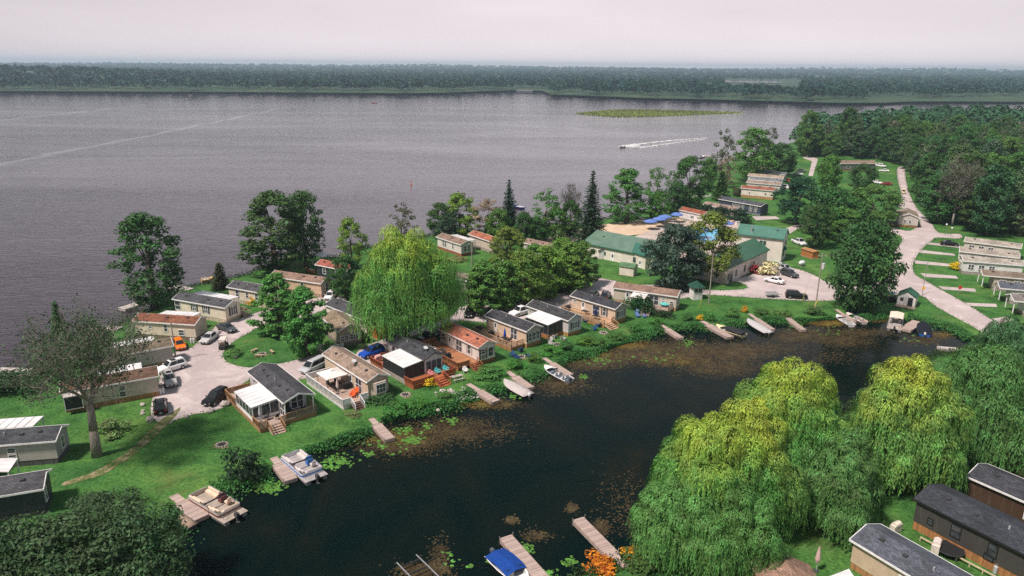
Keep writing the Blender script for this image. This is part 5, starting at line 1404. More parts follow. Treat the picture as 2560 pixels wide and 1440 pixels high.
def f_parasol():
    o = thing('closed_parasol', 'x', 'parasol'); c = (.04, .12, .4)
    m = MB(); m.tube((0, 0, 0), (0, 0, 2.5), .03, .025, 6); m.build('pole', M['paint'], o, (.5, .5, .5))
    m = MB(); m.path([(0, 0, .95), (0, 0, 1.25), (0, 0, 1.9), (0, 0, 2.5)], [.17, .24, .16, .04], 9); m.build('canopy', M['cloth'], o, c)
    m = MB(); m.tube((0, 0, 0), (0, 0, .09), .27, .25, 10); m.build('base', M['matte'], o, (.05, .05, .05))
    return o

def f_open_parasol():
    o = thing('open_parasol', 'x', 'parasol'); c = (.05, .13, .48); n = 8
    m = MB(); m.tube((0, 0, 0), (0, 0, 2.6), .04, .03, 6); m.build('pole', M['paint'], o, (.6, .6, .6))
    m = MB(); r = 1.75
    m.loft([[(r * cos(2 * pi * k / n), r * sin(2 * pi * k / n), 1.98) for k in range(n)], [(r * cos(2 * pi * k / n), r * sin(2 * pi * k / n), 2.14) for k in range(n)], [(.5 * r * cos(2 * pi * k / n), .5 * r * sin(2 * pi * k / n), 2.46) for k in range(n)], [(.04 * cos(2 * pi * k / n), .04 * sin(2 * pi * k / n), 2.68) for k in range(n)]]); m.build('canopy', M['cloth'], o, c)
    return o

def f_grill():
    o = thing('barbecue_grill', 'x', 'grill'); c = (.025, .025, .028)
    m = MB(); m.box(-.6, .6, -.28, .28, .1, .88); m.build('cabinet', M['matte'], o, c)
    m = MB(); m.loft([[(x, .3 * cos(a), .88 + .3 * sin(a)) for a in (0, .6, 1.57, 2.5, 3.14)] for x in (-.42, .42)]); m.build('lid', M['matte'], o, c)
    for x in (-.45, .45): m = MB(); m.tube((x, -.2, .07), (x, .2, .07), .07, .07, 8); m.build('wheel', M['rubber'], o)
    return o

def f_firepit():
    o = thing('fire_pit', 'x', 'fire pit'); rnd = random.Random(4)
    m = MB(); m.poly([(.55 * cos(2 * pi * k / 12), .55 * sin(2 * pi * k / 12), .05) for k in range(12)]); m.build('ash_bed', M['matte'], o, (.03, .028, .026))
    m = MB()
    for k in range(11):
        a = 2 * pi * k / 11; m.blob((.68 * cos(a), .68 * sin(a), .1), .19, .15, .15, 6, 4, jit=.3, rnd=rnd)
    m.build('stone_ring', M['stone'], o, (.40, .35, .31))
    m = MB(); pts = [((.72 + .5 * rnd.random() + .5 * max(0, cos(2 * pi * k / 22 + 2))) * cos(2 * pi * k / 22), (.72 + .5 * rnd.random()) * sin(2 * pi * k / 22), .022) for k in range(22)]; m.poly(pts); m.build('worn_ground', M['dirt'], o)
    return o

def f_boulder(seed):
    def f():
        o = thing('boulder', 'x', 'rock'); m = MB(); m.blob((0, 0, .25), .62, .48, .42, 8, 6, jit=.35, rnd=random.Random(seed)); m.build('stone', M['stone'], o, (.44, .38, .35)); return o
    return f

def f_picnic():
    o = thing('picnic_table', 'x', 'table'); c = (.42, .38, .35)
    m = MB(); m.box(-.95, .95, -.4, .4, .72, .77); m.build('tabletop', M['plank_x'], o, c)
    for s in (-1, 1): m = MB(); m.box(-.95, .95, s * .78 - .15, s * .78 + .15, .42, .46); m.build('bench', M['plank_x'], o, c)
    for x in (-.7, .7):
        for s in (-1, 1): m = MB(); m.bar((x, s * .25, .72), (x, s * .75, 0), .08); m.build('leg', M['matte'], o, c)
    return o

def f_bench():
    o = thing('log_bench', 'x', 'bench'); c = (.50, .38, .25)
    m = MB(); m.box(-.65, .65, -.2, .2, .38, .48); m.build('seat', M['plank_x'], o, c)
    for x in (-.42, .42): m = MB(); m.box(x - .12, x + .12, -.17, .17, 0, .378); m.build('leg', M['matte'], o, (.33, .24, .16))
    return o

def f_tank():
    o = thing('propane_tanks', 'x', 'tank')
    for x in (-.22, .22):
        m = MB(); m.path([(x, 0, 0), (x, 0, .1), (x, 0, .85), (x, 0, 1.0)], [.17, .2, .2, .07], 10); t = m.build('tank', M['paint'], o, (.7, .69, .68))
        m = MB(); m.tube((x, 0, 1.0), (x, 0, 1.12), .09, .09, 8); m.build('valve', M['metal'], t, (.4, .4, .4))
    return o

P_ad = proto('ad', f_adirondack); P_ch = proto('ch', f_chair); P_tb = proto('tb', f_table); P_pc = proto('pc', f_parasol); P_po = proto('po', f_open_parasol)
P_gr = proto('gr', f_grill); P_fp = proto('fp', f_firepit); P_pt = proto('pt', f_picnic); P_bn = proto('bn', f_bench); P_tk = proto('tk', f_tank)
P_bo = [proto('bo%d' % i, f_boulder(i)) for i in range(3)]
def ac(c): return {k: c for k in ('seat', 'backrest', 'armrest', 'leg')}

def utility_pole(label, base, top, arm=True, guard=None, transformer=False, lean=None, col=(.33, .29, .26), cat='utility pole', name='utility_pole', r=.14):
    b = G(*base); h = top_height(b, top); o = thing(name, label, cat, b)
    m = MB(); m.tube((0, 0, -.3), (0, 0, h), r, r * .7, 9); m.build('pole', M['bark'], o, col)
    if arm: m = MB(); m.bar((-.9, .1, h - .5), (.9, .1, h - .5), .11); a = m.build('crossarm', M['matte'], o, col); [MB().tube((x, .1, h - .45), (x, .1, h - .25), .05, .04, 6).build('insulator', M['paint'], a, (.5, .5, .5)) for x in (-.75, .75)]
    if transformer: m = MB(); m.tube((.42, -.1, h - 3.2), (.42, -.1, h - 2.0), .3, .3, 10); m.build('transformer', M['paint'], o, (.6, .6, .62))
    return o, h

DK_LINES = []
def build_props(H):
    # ---------------- cars
    WH, SV, BK, DK = (.78, .77, .77), (.48, .47, .48), (.012, .013, .015), (.06, .068, .075)
    car('sedan', 'silver sedan parked nose to the road beside the cream home', (523, 843), (497, 862), SV)
    car('sedan', 'dark grey sedan behind the silver one, beside the cream shuttered home', (567, 818), (594, 828), DK)
    car('hatchback', 'orange car with its nose out beside the pale wooden pole', (448, 860), (462, 880), (.80, .17, .008))
    car('suv', 'white SUV with red tail lights parked across behind the silver SUV', (428, 916), (398, 925), WH)
    car('suv', 'silver SUV with dark sunroof facing the lawn', (424, 948), (434, 972), (.42, .40, .40))
    car('suv', 'black SUV seen from behind beside the boulders', (401, 1014), (400, 985), BK)
    car('suv', 'black SUV parked beside the wooden deck of the grey home', (539, 993), (508, 1012), BK)
    car('minivan', 'silver minivan behind the white gazebo deck', (783, 915), (752, 930), (.45, .46, .48))
    car('suv', 'bright blue SUV parked between two park homes', (929, 880), (899, 890), (.01, .07, .42))
    car('pickup', 'black pickup truck behind the red side deck', (1074, 841), (1046, 851), BK)
    car('hatchback', 'dark car half hidden by trees on the back road', (1173, 781), (1170, 792), BK)
    car('pickup', 'white pickup truck behind the grey screened home', (1303, 778), (1276, 786), WH)
    car('suv', 'black SUV parked behind the peach home, seen from the back', (1514, 738), (1522, 722), BK)
    car('sedan', 'small dark car just showing above the peach home roof', (1482, 735), (1490, 728), DK)
    car('hatchback', 'white car beside the peach home with narrow gable window', (826, 738), (818, 745), WH)
    car('sedan', 'white sedan on the resort gravel, nearest the flower bed', (1936, 700), (1908, 694), (.74, .74, .76))
    car('suv', 'dark grey SUV behind the white sedan at the resort', (1974, 684), (2000, 692), (.045, .05, .058))
    car('suv', 'silver SUV at the foot of the tall cream building', (1962, 671), (1986, 678), (.46, .46, .48))
    car('suv', 'black SUV towing a grey trailer on the service road', (1991, 738), (2020, 740), BK)
    car('pickup', 'white pickup truck behind the tall green roofed building', (1998, 605), (2020, 614), (.7, .7, .72))
    car('sedan', 'black car on the driveway of the right hand row', (2374, 608), (2400, 610), BK)
    car('minivan', 'white van by the brown roofed wide home', (2203, 414), (2220, 416), WH)
    car('sedan', 'white car in front of the white van by the woods', (2210, 426), (2190, 425), WH)
    car('sedan', 'dark red car on the small lawns by the upper road', (2216, 459), (2196, 458), (.25, .03, .03))
    car('sedan', 'white car by the upper lawns beside the round tree', (2193, 455), (2210, 458), WH)
    car('sedan', 'white car at the end of the stacked row', (1996, 434), (2012, 436), WH)
    car('sedan', 'dark car behind the white one at the end of the stacked row', (2003, 426), (2018, 428), DK)
    car('sedan', 'red car between the stacked homes and the trees', (1973, 451), (1986, 453), (.6, .05, .02))
    car('suv', 'white SUV beside the rusty roofed home', (1967, 468), (1984, 470), WH)
    car('minivan', 'white van half hidden among the central trees', (2054, 497), (2062, 492), WH)
    golf_cart('golf cart with white roof on the gravel loop', (559, 862), (571, 845), (.72, .62, .56), (.02, .02, .022))
    golf_cart('pale golf cart driving on the upper main road', (2259, 480), (2258, 486), (.72, .58, .25), (.6, .5, .3))
    golf_cart('dark golf cart with teal roof behind the white hut', (2228, 747), (2215, 752), (.08, .38, .42), (.02, .02, .022))
    p = G(1929, 742); o = thing('utility_trailer', 'grey trailer behind the black SUV on the service road', 'trailer', (p.x, p.y, .03), radians(4))
    m = MB(); m.box(-1.3, 1.2, -.75, .75, .5, .58); m.build('bed', M['matte'], o, (.3, .3, .31))
    for x0, x1, y0, y1 in ((-1.3, 1.2, -.78, -.72), (-1.3, 1.2, .72, .78), (-1.34, -1.28, -.7, .7), (1.18, 1.24, -.7, .7)): add_box_part(o, 'side_board', x0, x1, y0, y1, .58, 1.0, 'paint', (.45, .45, .46))
    m = MB(); m.bar((1.2, 0, .5), (2.5, 0, .5), .08); m.build('drawbar', M['metal'], o, (.2, .2, .2))
    for y in (-.85, .85): m = MB(); m.tube((-.1, y - .09, .33), (-.1, y + .09, .33), .33, .33, 12); m.build('wheel', M['rubber'], o)

    # ---------------- docks (water end, shore end)
    D = DK_LINES[:] = [('dock with plank deck beside the beige pontoon boat', (503, 1295), (437, 1243), 2.1, 1.9), ('plank dock beside the blue pontoon boat', (727, 1200), (686, 1148), 1.9, 1.7),
         ('empty short dock between lily pads and the grey home lawn', (975, 1098), (930, 1050), 1.7, 1.9), ('empty dock beside the heap of pale stones', (1240, 1004), (1173, 963), 1.7, 3.2),
         ('dock beside the grey covered boat', (1325, 970), (1272, 932), 1.8, 2.2), ('dock beside the open fishing boat', (1425, 938), (1362, 898), 1.6, 2.6),
         ('empty narrow dock below the tall bank plants', (1702, 845), (1656, 815), 1.5, 2.0), ('long brown dock beside the yellow boat', (1826, 843), (1757, 805), 1.9, 2.0),
         ('dock behind the covered black and grey boat', (1930, 824), (1875, 787), 1.5, 3.0), ('empty slim dock right of the covered black and grey boat', (2008, 825), (1954, 784), 1.4, 3.3),
         ('short dock between two small boats', (2133, 805), (2092, 776), 1.5, 3.2), ('pale dock between the canopied pontoon and the black covered boat', (2262, 824), (2296, 804), 2.6, 0),
         ('long weathered dock at the bottom, alone beside orange flowers', (1445, 1298), (1560, 1415), 1.75, 2.0), ('long weathered dock beside the blue covered boat', (1264, 1343), (1380, 1475), 1.8, 0)]
    DK_LINES.extend([('', (472, 1220), (592, 1290), 3.4, 0), ('', (708, 1124), (794, 1192), 3.4, 0), ('', (2243, 780), (2236, 824), 3.2, 0), ('', (1255, 950), (1322, 988), 2.2, 0), ('', (1355, 914), (1424, 950), 2.0, 0), ('', (1786, 812), (1860, 838), 2.2, 0), ('', (1866, 798), (1922, 832), 2.2, 0), ('', (2088, 787), (2130, 812), 2, 0), ('', (2113, 782), (2162, 805), 2, 0)])
    for lb, f, n, w, gl in D: dock(lb, f, n, w * .8, None, gl * .85)
    for lb, f, n, w in (('long dock reaching into the lake from the left edge', (-60, 923), (110, 929), 1.8), ('lake dock behind the cream red roofed home', (232, 818), (300, 822), 2.0), ('lake dock beside the tall left tree', (304, 772), (352, 757), 2.2), ('pale dock slab behind the tall left tree', (430, 716), (478, 724), 2.0),
                        ('white dock near the beach trees', (1745, 490), (1700, 494), 2.0), ('small dock at the wooded lake shore', (1755, 388), (1790, 390), 2.0), ('pale dock under the dark beach trees', (1640, 527), (1672, 532), 2.0), ('pale dock left of the dark beach trees', (1580, 540), (1612, 548), 2.0),
                        ('pale retaining dock at the canal head', (2345, 869), (2445, 877), 1.2)):
        dock(lb, f, n, w, None, 0, (.5, .45, .42), 'docks on the lake shore')
    # ---------------- boats
    pontoon('beige pontoon boat with tan seats at the lower left dock', (489, 1229), (590, 1288), 3.0, (.58, .48, .39), (.70, .56, .43), (.12, .04, .045), (.36, .30, .25))
    pontoon('blue and white pontoon boat moored by the lily pads', (722, 1133), (792, 1192), 3.0, (.70, .70, .72), (.60, .55, .53), (.03, .16, .46), (.34, .31, .31))
    pontoon('canopied beige pontoon boat near the canal head', (2243, 787), (2236, 820), 2.6, (.6, .56, .52), (.5, .47, .45), (.45, .40, .36), canopy=(.70, .60, .50))
    boat('black hulled fishing boat under a grey cover, beside the paired dock', (1261, 952), (1322, 988), 2.4, (.03, .033, .04), 'cover', (.46, .41, .40), motor=(.62, .62, .64))
    boat('open white fishing boat with round seats at its dock', (1362, 916), (1424, 950), 2.2, (.68, .66, .66), 'open', inside=(.12, .15, .19))
    boat('yellow and white boat with black cover over its cockpit', (1791, 814), (1860, 838), 2.3, (.72, .60, .34), 'open', bim=(.03, .032, .036), motor=None)
    boat('black boat under a light grey cover with white motor', (1869, 800), (1922, 832), 2.4, (.02, .03, .035), 'cover', (.45, .43, .43), motor=(.66, .66, .68))
    boat('small white aluminium boat at the short dock', (2092, 789), (2130, 812), 1.9, (.62, .61, .62), 'open', inside=(.5, .49, .49), motor=None, name='rowing_boat')
    boat('small pink and white boat right of the short dock', (2117, 784), (2162, 805), 1.9, (.66, .58, .54), 'open', inside=(.42, .28, .24), motor=None, name='rowing_boat')
    boat('blue boat under a black cover near the canal head', (2308, 806), (2312, 836), 2.6, (.03, .10, .34), 'cover', (.015, .018, .024), motor=(.6, .6, .6))
    boat('white boat with bright blue cover at the bottom edge', (1318, 1458), (1233, 1382), 2.45, (.74, .72, .72), 'open', bim=(.012, .055, .26), motor=(.1, .11, .13), inside=(.5, .5, .5))
    boat('white speedboat running on the lake', (1547, 367), (1562, 366), 2.4, (.8, .8, .8), 'open', z=-.3, motor=(.1, .1, .1), name='speedboat')
    boat('small red boat far out on the lake', (928, 257), (942, 257), 3.0, (.5, .05, .03), 'open', inside=(.4, .06, .04), motor=None, name='speedboat')
    boat('blue and white boat behind the slim spruce', (1282, 513), (1309, 518), 2.5, (.02, .05, .30), 'open', inside=(.72, .72, .73), motor=None)
    boat('yellow pedal boat on the lake beside the small bush', (532, 695), (503, 699), 1.8, (.65, .38, .12), 'open', inside=(.62, .45, .2), motor=None, name='pedal_boat')
    boat('orange kayak on the lawn beside the navy cottage', (765, 676), (786, 683), .9, (.75, .16, .02), 'open', inside=(.5, .1, .02), motor=None, name='kayak', z=.1)
    boat('dark jet ski beside the beige pontoon dock under leaves', (445, 1290), (482, 1316), 1.2, (.04, .045, .055), 'cover', (.30, .22, .17), motor=None, name='jet_ski', cat='jet ski')
    for lb, b, s, hc in (('white boat moored under the beach trees', (1712, 497), (1690, 499), (.7, .68, .68)), ('white boat left of the tan cabin dock', (1776, 488), (1760, 492), (.7, .68, .66)), ('white boat at the wooded shore dock', (1748, 393), (1760, 390), (.74, .74, .74)), ('pinkish moored boat behind the red roofed cabin', (1716, 509), (1698, 512), (.6, .4, .34)),
                         ('white boat moored beside the round lakeside tree', (858, 638), (838, 641), (.7, .7, .7))):
        boat(lb, b, s, 2.2, hc, 'open', inside=(.5, .5, .5), motor=None, group='boats on the lake shore')
    # boat lift rails at the bottom left of the canal
    p = G(1045, 1425, .2); o = thing('boat_lift', 'metal boat lift frame at the bottom edge of the canal', 'boat lift', (p.x, p.y, -.4), radians(-55))
    for y in (-1.1, 1.1): m = MB(); m.bar((-2.5, y, .35), (2.2, y, .8), .1); m.build('rail', M['metal'], o, (.6, .6, .6))
    m = MB(); m.tube((0, -1.1, .55), (0, 1.1, .55), .09); m.tube((-1.6, -1.1, .4), (-1.6, 1.1, .4), .09); m.build('cross_beam', M['rubber'], o)
    # wake behind the speedboat
    t0 = [(1556, 366), (1600, 360), (1660, 353), (1735, 346), (1765, 345)]; low = [(1558, 369), (1590, 372), (1640, 364), (1700, 355), (1765, 347)]
    rng = np.random.default_rng(9); P = []
    for k in range(7000):
        t = rng.random() ** 2.6; x = 1553 + 214 * t
        up = np.interp(x, (1553, 1600, 1690, 1765), (365.5, 359.5, 350, 344)); lo = np.interp(x, (1553, 1600, 1650, 1720, 1765), (367.5, 369, 362, 352.5, 347))
        m = rng.random()
        y = (up if m < .5 else lo) + rng.normal() * (.9 - .7 * t) if t > .22 or m < .5 else rng.uniform(up, lo)
        q = G(x + rng.normal() * 2, y, -.44); P.append((q.x, q.y, -.465 + rng.random() * .05))
    scatter_stuff('foam', np.array(P), rng.uniform(.2, .75, len(P)), M['foam'], WHITE, 9, .5, rng)
    p = G(1028, 462, -.5); o = thing('channel_marker', 'slim orange marker buoy standing in the lake', 'buoy', (p.x, p.y, -.5))
    m = MB(); m.tube((0, 0, -.3), (0, 0, .25), .4, .35, 10); m.build('float', M['paint'], o, (.6, .12, .03)); m = MB(); m.tube((0, 0, .25), (0, 0, 2.0), .16, .1, 8); m.build('mast', M['paint'], o, (.62, .14, .05))

    # ---------------- furniture by house
    h = H[1]; r = h.rot
    P_ch('black chair beside the folded striped parasol on the grey home deck', h.P(1.7, -1.9, .72), r(1, 0)); P_ch('black chair at the top of the grey home steps', h.P(.9, -.7, .72), r(0, 1)); P_ch('dark chair on the covered porch of the grey home', h.P(1.2, 3.3, .72), r(-1, 0)); P_gr('covered black grill in the corner of the grey home porch', h.P(1.7, 1.2, .72), r(-1, 0))
    P_pc('black and white folded parasol on the grey home deck', h.P(1.5, -2.8, .72), 0, {'canopy': (.40, .40, .42)})
    h = H[2]
    P_tb('black dining table under the white gazebo', h.P(6.3, -1.8, .72), h.rz)
    for k, (u, v) in enumerate(((5.2, -1.2), (5.2, -2.5), (7.4, -1.2), (7.4, -2.5))):
        P_ch('black dining chair around the table under the white gazebo', h.P(u, v, .72), h.rot(-1 if u > 6 else 1, 0) - pi / 2, group='dining chairs under the white gazebo')
    P_ad('orange garden chair on the beige home deck, nearer the steps', h.P(1.9, -1.4, .72), h.rz + 2.4, ac((.78, .11, .02))); P_ad('orange garden chair on the beige home deck, beside the wall', h.P(2.6, -.5, .72), h.rz + 2.0, ac((.80, .13, .02)))
    P_gr('dark barbecue by the wall of the beige home deck', h.P(5.0, -.5, .72), h.rz); P_pc('pale folded parasol on the beige home deck', h.P(4.3, -2.6, .72), 0, {'canopy': (.55, .46, .42)})
    p = h.P(7.2, -1.9, .7); o = thing('gazebo_canopy', 'square off white gazebo canopy on the railed deck', 'gazebo', p, h.rz)
    m = MB(); a = 1.75; m.loft([[(-a, -a, 2.0), (a, -a, 2.0), (a, a, 2.0), (-a, a, 2.0)], [(-a, -a, 2.15), (a, -a, 2.15), (a, a, 2.15), (-a, a, 2.15)], [(-.3, -.3, 2.75), (.3, -.3, 2.75), (.3, .3, 2.75), (-.3, .3, 2.75)]]); m.build('canopy', M['cloth'], o, (.74, .69, .65))
    m = MB(); m.loft([[(-.42, -.42, 2.78), (.42, -.42, 2.78), (.42, .42, 2.78), (-.42, .42, 2.78)], [(-.05, -.05, 2.98), (.05, -.05, 2.98), (.05, .05, 2.98), (-.05, .05, 2.98)]]); m.build('canopy_cap', M['cloth'], o, (.72, .67, .63))
    for x in (-1.62, 1.62):
        for y in (-1.62, 1.62): m = MB(); m.bar((x, y, 0), (x, y, 2.1), .07); m.build('post', M['paint'], o, (.07, .07, .07))
    h = H[3]
    P_ad('turquoise garden chair on the red deck, left of the pair', h.P(-.9, 1.9, .72), h.rot(-1, 0) - pi / 2, ac((.10, .50, .52))); P_ad('turquoise garden chair on the red deck, nearest the right railing', h.P(-.9, 3.5, .72), h.rot(-1, 0) - pi / 2, ac((.12, .55, .56)))
    P_ad('pink garden chair on the red deck beside the screened porch', h.P(-.9, .6, .72), h.rot(-1, 0) - pi / 2, ac((.72, .30, .30))); P_gr('pink covered grill on the side deck behind the white awning', h.P(9.6, -2.7, .72), h.rz, {'cabinet': (.62, .36, .34), 'lid': (.70, .42, .40)})
    h = H[4]
    for u, v, lb in ((10.6, -3.1, 'white cushioned chair at the far end of the long red deck'), (8.9, -3.1, 'white cushioned chair halfway along the long red deck')): P_ad(lb, h.P(u, v, .72), h.rot(0, 1) - pi / 2, ac((.70, .66, .64)))
    P_tb('dark low table along the railing of the long red deck', h.P(6.8, -2.6, .72), h.rz + pi / 2); P_gr('dark grill near the steps end of the long red deck', h.P(4.4, -3.2, .72), h.rz)
    P_ad('white plastic chair on the lawn below the long red deck', h.P(-.6, -3.2, 0), h.rot(-1, -.4) - pi / 2, ac((.76, .74, .73)))
    h = H[5]
    P_pc('closed royal blue parasol on the peach home deck', h.P(4.0, -1.6, .74), 0, {'canopy': (.012, .06, .44)}); P_tb('black table under the closed royal blue parasol', h.P(3.9, -1.7, .74), h.rz + pi / 2)
    for k in range(4): P_ch('black chair around the table with the closed royal blue parasol', h.P(3.2 + 1.5 * (k % 2), -1.1 - 1.2 * (k // 2), .74), h.rz + k, group='black chairs on the peach home deck')
    P_gr('black barbecue halfway along the peach home deck', h.P(7.3, -2.0, .74), h.rz); P_gr('black grill at the far end of the peach home deck', h.P(10.8, -1.9, .74), h.rz)
    for k, (x, y, a) in enumerate(((1281, 891, 2.6), (1302, 880, .6), (1292, 899, 3.6), (1320, 895, 5.2))):
        P_ad('dark blue garden chair on the lawn by the peach home fire ring', G(x, y), a, ac((.015, .06, .17)), 'dark blue chairs by the peach home')
    P_fp('stone fire ring among the dark blue chairs', G(1303, 893), 0)
    for k, (x, y, a) in enumerate(((1376, 855, 2.5), (1388, 846, .6), (1407, 851, 5.5), (1377, 865, 3.6))):
        P_ad('white grey garden chair around the fire ring below the screened porch', G(x, y), a, ac((.52, .48, .47)), 'pale chairs below the screened porch')
    P_fp('small stone fire ring among the pale garden chairs', G(1394, 862), 1)
    h = H[7]
    P_pc('closed navy parasol on the furnished deck', h.P(3.6, -1.5, .74), 0, {'canopy': (.015, .035, .16)}); P_tb('black oval table on the furnished deck', h.P(3.5, -1.6, .74), h.rz + pi / 2); P_gr('black grill at the far end of the furnished deck', h.P(10.7, -1.8, .74), h.rz); P_tb('black bench table in the middle of the furnished deck', h.P(6.8, -.9, .74), h.rz + pi / 2)
    for k, (x, y, a) in enumerate(((1462, 805, 3), (1473, 806, 4), (1486, 826, 2.4), (1497, 818, .7))):
        P_ad('dark blue garden chair on the lawn between the screened porch and furnished deck', G(x, y), a, ac((.012, .07, .20)), 'blue chairs below the furnished deck')
    P_fp('fire ring below the furnished deck steps', G(1509, 833), 2)
    for k, (x, y, a) in enumerate(((1592, 785, 2.5), (1608, 784, -.9), (1594, 793, 3.4), (1610, 794, -1.6))):
        P_ad('light blue garden chair facing its twin beside the long home steps', G(x, y), a, ac((.16, .26, .55)), 'light blue chairs by the long home')
    P_tb('white table below the long beige home', G(1657, 772), h.rz, {'tabletop': (.55, .5, .56)}); P_po('turquoise open parasol beside the long home steps', G(1661, 774), 0, {'canopy': (.10, .45, .42)}, scale=.62)
    P_pt('grey picnic table beside the red deck steps', G(1143, 950), radians(32))
    P_fp('fire pit in a worn patch of the big lawn', G(555, 1113), 0); P_fp('fire ring inside the grass island', G(655, 886), .5); P_fp('black fire bowl below the red front deck', G(1014, 988), 2.0)
    for x, y, a, lb in ((636, 880, 1.1, 'log bench on the grass island, left of the fire ring'), (647, 893, .1, 'log bench in front of the grass island fire ring'), (680, 883, -.9, 'log bench right of the grass island fire ring')): P_bn(lb, G(x, y), a)
    for x, y, s, lb in ((375, 1052, 1.1, 'large boulder at the tail of the black SUV'), (357, 1014, .7, 'boulder left of the black SUV, nearest the wooden skirt'), (358, 1029, .5, 'small boulder, upper of the pair left of the black SUV'), (357, 1036, .6, 'small boulder, lower of the pair left of the black SUV'),
                        (467, 1044, .6, 'lone boulder at the gravel edge behind the black SUV'), (525, 1030, 1.1, 'pinkish boulder in front of the black SUV by the deck'), (563, 1014, 1.2, 'flat boulder beside the grey home deck'), (588, 894, .6, 'small rock beside the island flower bed'), (1095, 1027, .5, 'rock under the bank plants beside the short dock')):
        R.choice(P_bo)(lb, G(x, y), R.uniform(0, 6), scale=s)
    P_tk('pair of white gas tanks beside the tan cottage', G(884, 863), .5); P_tk('white gas tanks by the cream red roofed home', G(482, 858), .3); P_tk('white gas tanks at the end of the wooden skirt home', G(405, 985), .8)
    p = G(2004, 664); o = thing('gas_tank', 'white egg shaped gas tank on the lawn behind the resort cars', 'tank', (p.x, p.y, 0), .6); m = MB(); m.blob((0, 0, .75), 1.15, .6, .6, 12, 8); m.build('tank', M['paint'], o, (.68, .70, .70), True); m = MB(); m.box(-.7, -.5, -.4, .4, 0, .3); m.box(.5, .7, -.4, .4, 0, .3); m.build('cradle', M['matte'], o, (.4, .4, .4))
    # pool parasols
    for x, y, lb in ((1625, 574, 'blue pool parasol nearest the sand'), (1647, 568, 'blue pool parasol second from the sand'), (1661, 562, 'blue pool parasol third from the sand'), (1690, 556, 'blue pool parasol by the red roofed cabin'), (1815, 579, 'blue pool parasol left of the tall building'), (1753, 596, 'blue pool parasol behind the yellowing tree'), (1736, 602, 'lighter blue parasol beside the pool behind the grey tree')):
        P_po(lb, G(x, y), R.uniform(0, 1), {'canopy': (.12, .20, .50) if 'lighter' not in lb else (.08, .36, .75)}, 'blue parasols round the pool', 1.25)
    for k in range(14):
        x, y = R.uniform(1610, 1840), 0; y = 590 + (x - 1700) * .02 + R.uniform(-14, 18)
        P_ch('white lounge chair on the pool deck', G(x, y, .06), R.uniform(0, 6.28), {q: (.66, .63, .62) for q in ('seat', 'backrest', 'leg')}, 'white chairs on the pool deck')
    for x, y, c, lb in ((1818, 560, (.8, .76, .74), 'big white bin behind the pool parasol'), (1831, 561, (.72, .55, .45), 'pinkish bin behind the pool parasol'), (1843, 563, (.7, .68, .66), 'small white bin next to the pinkish one')):
        p = G(x, y); o = thing('storage_bin', lb, 'bin', p, .3); add_box_part(o, 'body', -.6, .6, -.5, .5, 0, 1.2, 'paint', c); add_box_part(o, 'lid', -.65, .65, -.55, .55, 1.202, 1.32, 'paint', tuple(v * .9 for v in c))
    # ---------------- poles, lamps, signs
    utility_pole('pale wooden pole with crossarm beside the orange car', (440, 900), 805)
    utility_pole('thin wooden pole beside the white home with brown roof', (1180, 668), 605)
    utility_pole('tall wooden pole beside the resort garage', (1772, 757), 632)
    utility_pole('leaning wooden pole with grey transformer by the big dark tree', (2038, 772), 634, transformer=True)
    o, h = utility_pole('thin pole carrying a yellow sign beside the main road', (2305, 737), 655, arm=False, r=.08)
    m = MB(); m.hexa([(-.45, -.12, 1.6), (0, -.12, 1.15), (.45, -.12, 1.6), (0, -.12, 2.05)], [(-.45, -.16, 1.6), (0, -.16, 1.15), (.45, -.16, 1.6), (0, -.16, 2.05)]); m.build('sign_plate', M['paint'], o, (.8, .45, .02))
    o, h = utility_pole('red stop sign on a post beside a driveway strip', (2397, 735), 714, arm=False, r=.04, cat='road sign', name='stop_sign')
    m = MB(); n = 8; m.hexa([(.45 * cos(2 * pi * (k + .5) / n), -.06, h - .4 + .45 * sin(2 * pi * (k + .5) / n)) for k in range(n)], [(.45 * cos(2 * pi * (k + .5) / n), -.09, h - .4 + .45 * sin(2 * pi * (k + .5) / n)) for k in range(n)]); m.build('sign_plate', M['paint'], o, (.6, .05, .03))
    for x, y, t, lb in ((2362, 588, 562, 'street lamp with white globe at the woods edge'), (2376, 594, 571, 'teal street lamp beside the driveway of the right hand row')):
        o, h = utility_pole(lb, (x, y), t, arm=False, r=.06, cat='street lamp', name='street_lamp', col=(.15, .2, .2)); m = MB(); m.blob((0, 0, h + .1), .28, .28, .3, 8, 6); m.build('lamp_globe', M['paint'], o, (.75, .75, .72), True)
    for x, y, x2, y2, lb in ((1747, 771, 1754, 749, 'yellow guy wire guard in front of the kiosk'), (2006, 752, 2016, 733, 'yellow guy wire guard beside the towing SUV'), (2031, 778, 2042, 752, 'yellow guy wire guard at the transformer pole')):
        a = G(x, y); b = G(x2, y2, 2.2); a2 = Vector((0, 0, 0)); o = thing('guy_guard', lb, 'guy wire', a); m = MB(); d = Vector((b.x - a.x, b.y - a.y, 0)); d = d / max(d.length, .1) * .9
        m.tube((0, 0, 0), (d.x, d.y, 2.4), .06, .06, 6); m.build('guard', M['paint'], o, (.70, .58, .10)); m = MB(); m.tube((d.x, d.y, 2.4), (d.x * 3.4, d.y * 3.4, 8), .015, .015, 4); m.build('cable', M['metal'], o, (.3, .3, .3))
    # ---------------- backyard of the charcoal home
    p = G(2210, 1352); q = G(2262, 1245)
    a, b = G(2300, 1352), G(2560, 1490); d = b - a; o = thing('low_fence', 'pale timber edging rail behind the tan home', 'fence', a, atan2(d.y, d.x) - pi / 2)
    m = MB()
    m.bar((0, 0, .45), (0, d.length, .45), .12); m.build('rail', M['matte'], o, (.55, .45, .30))
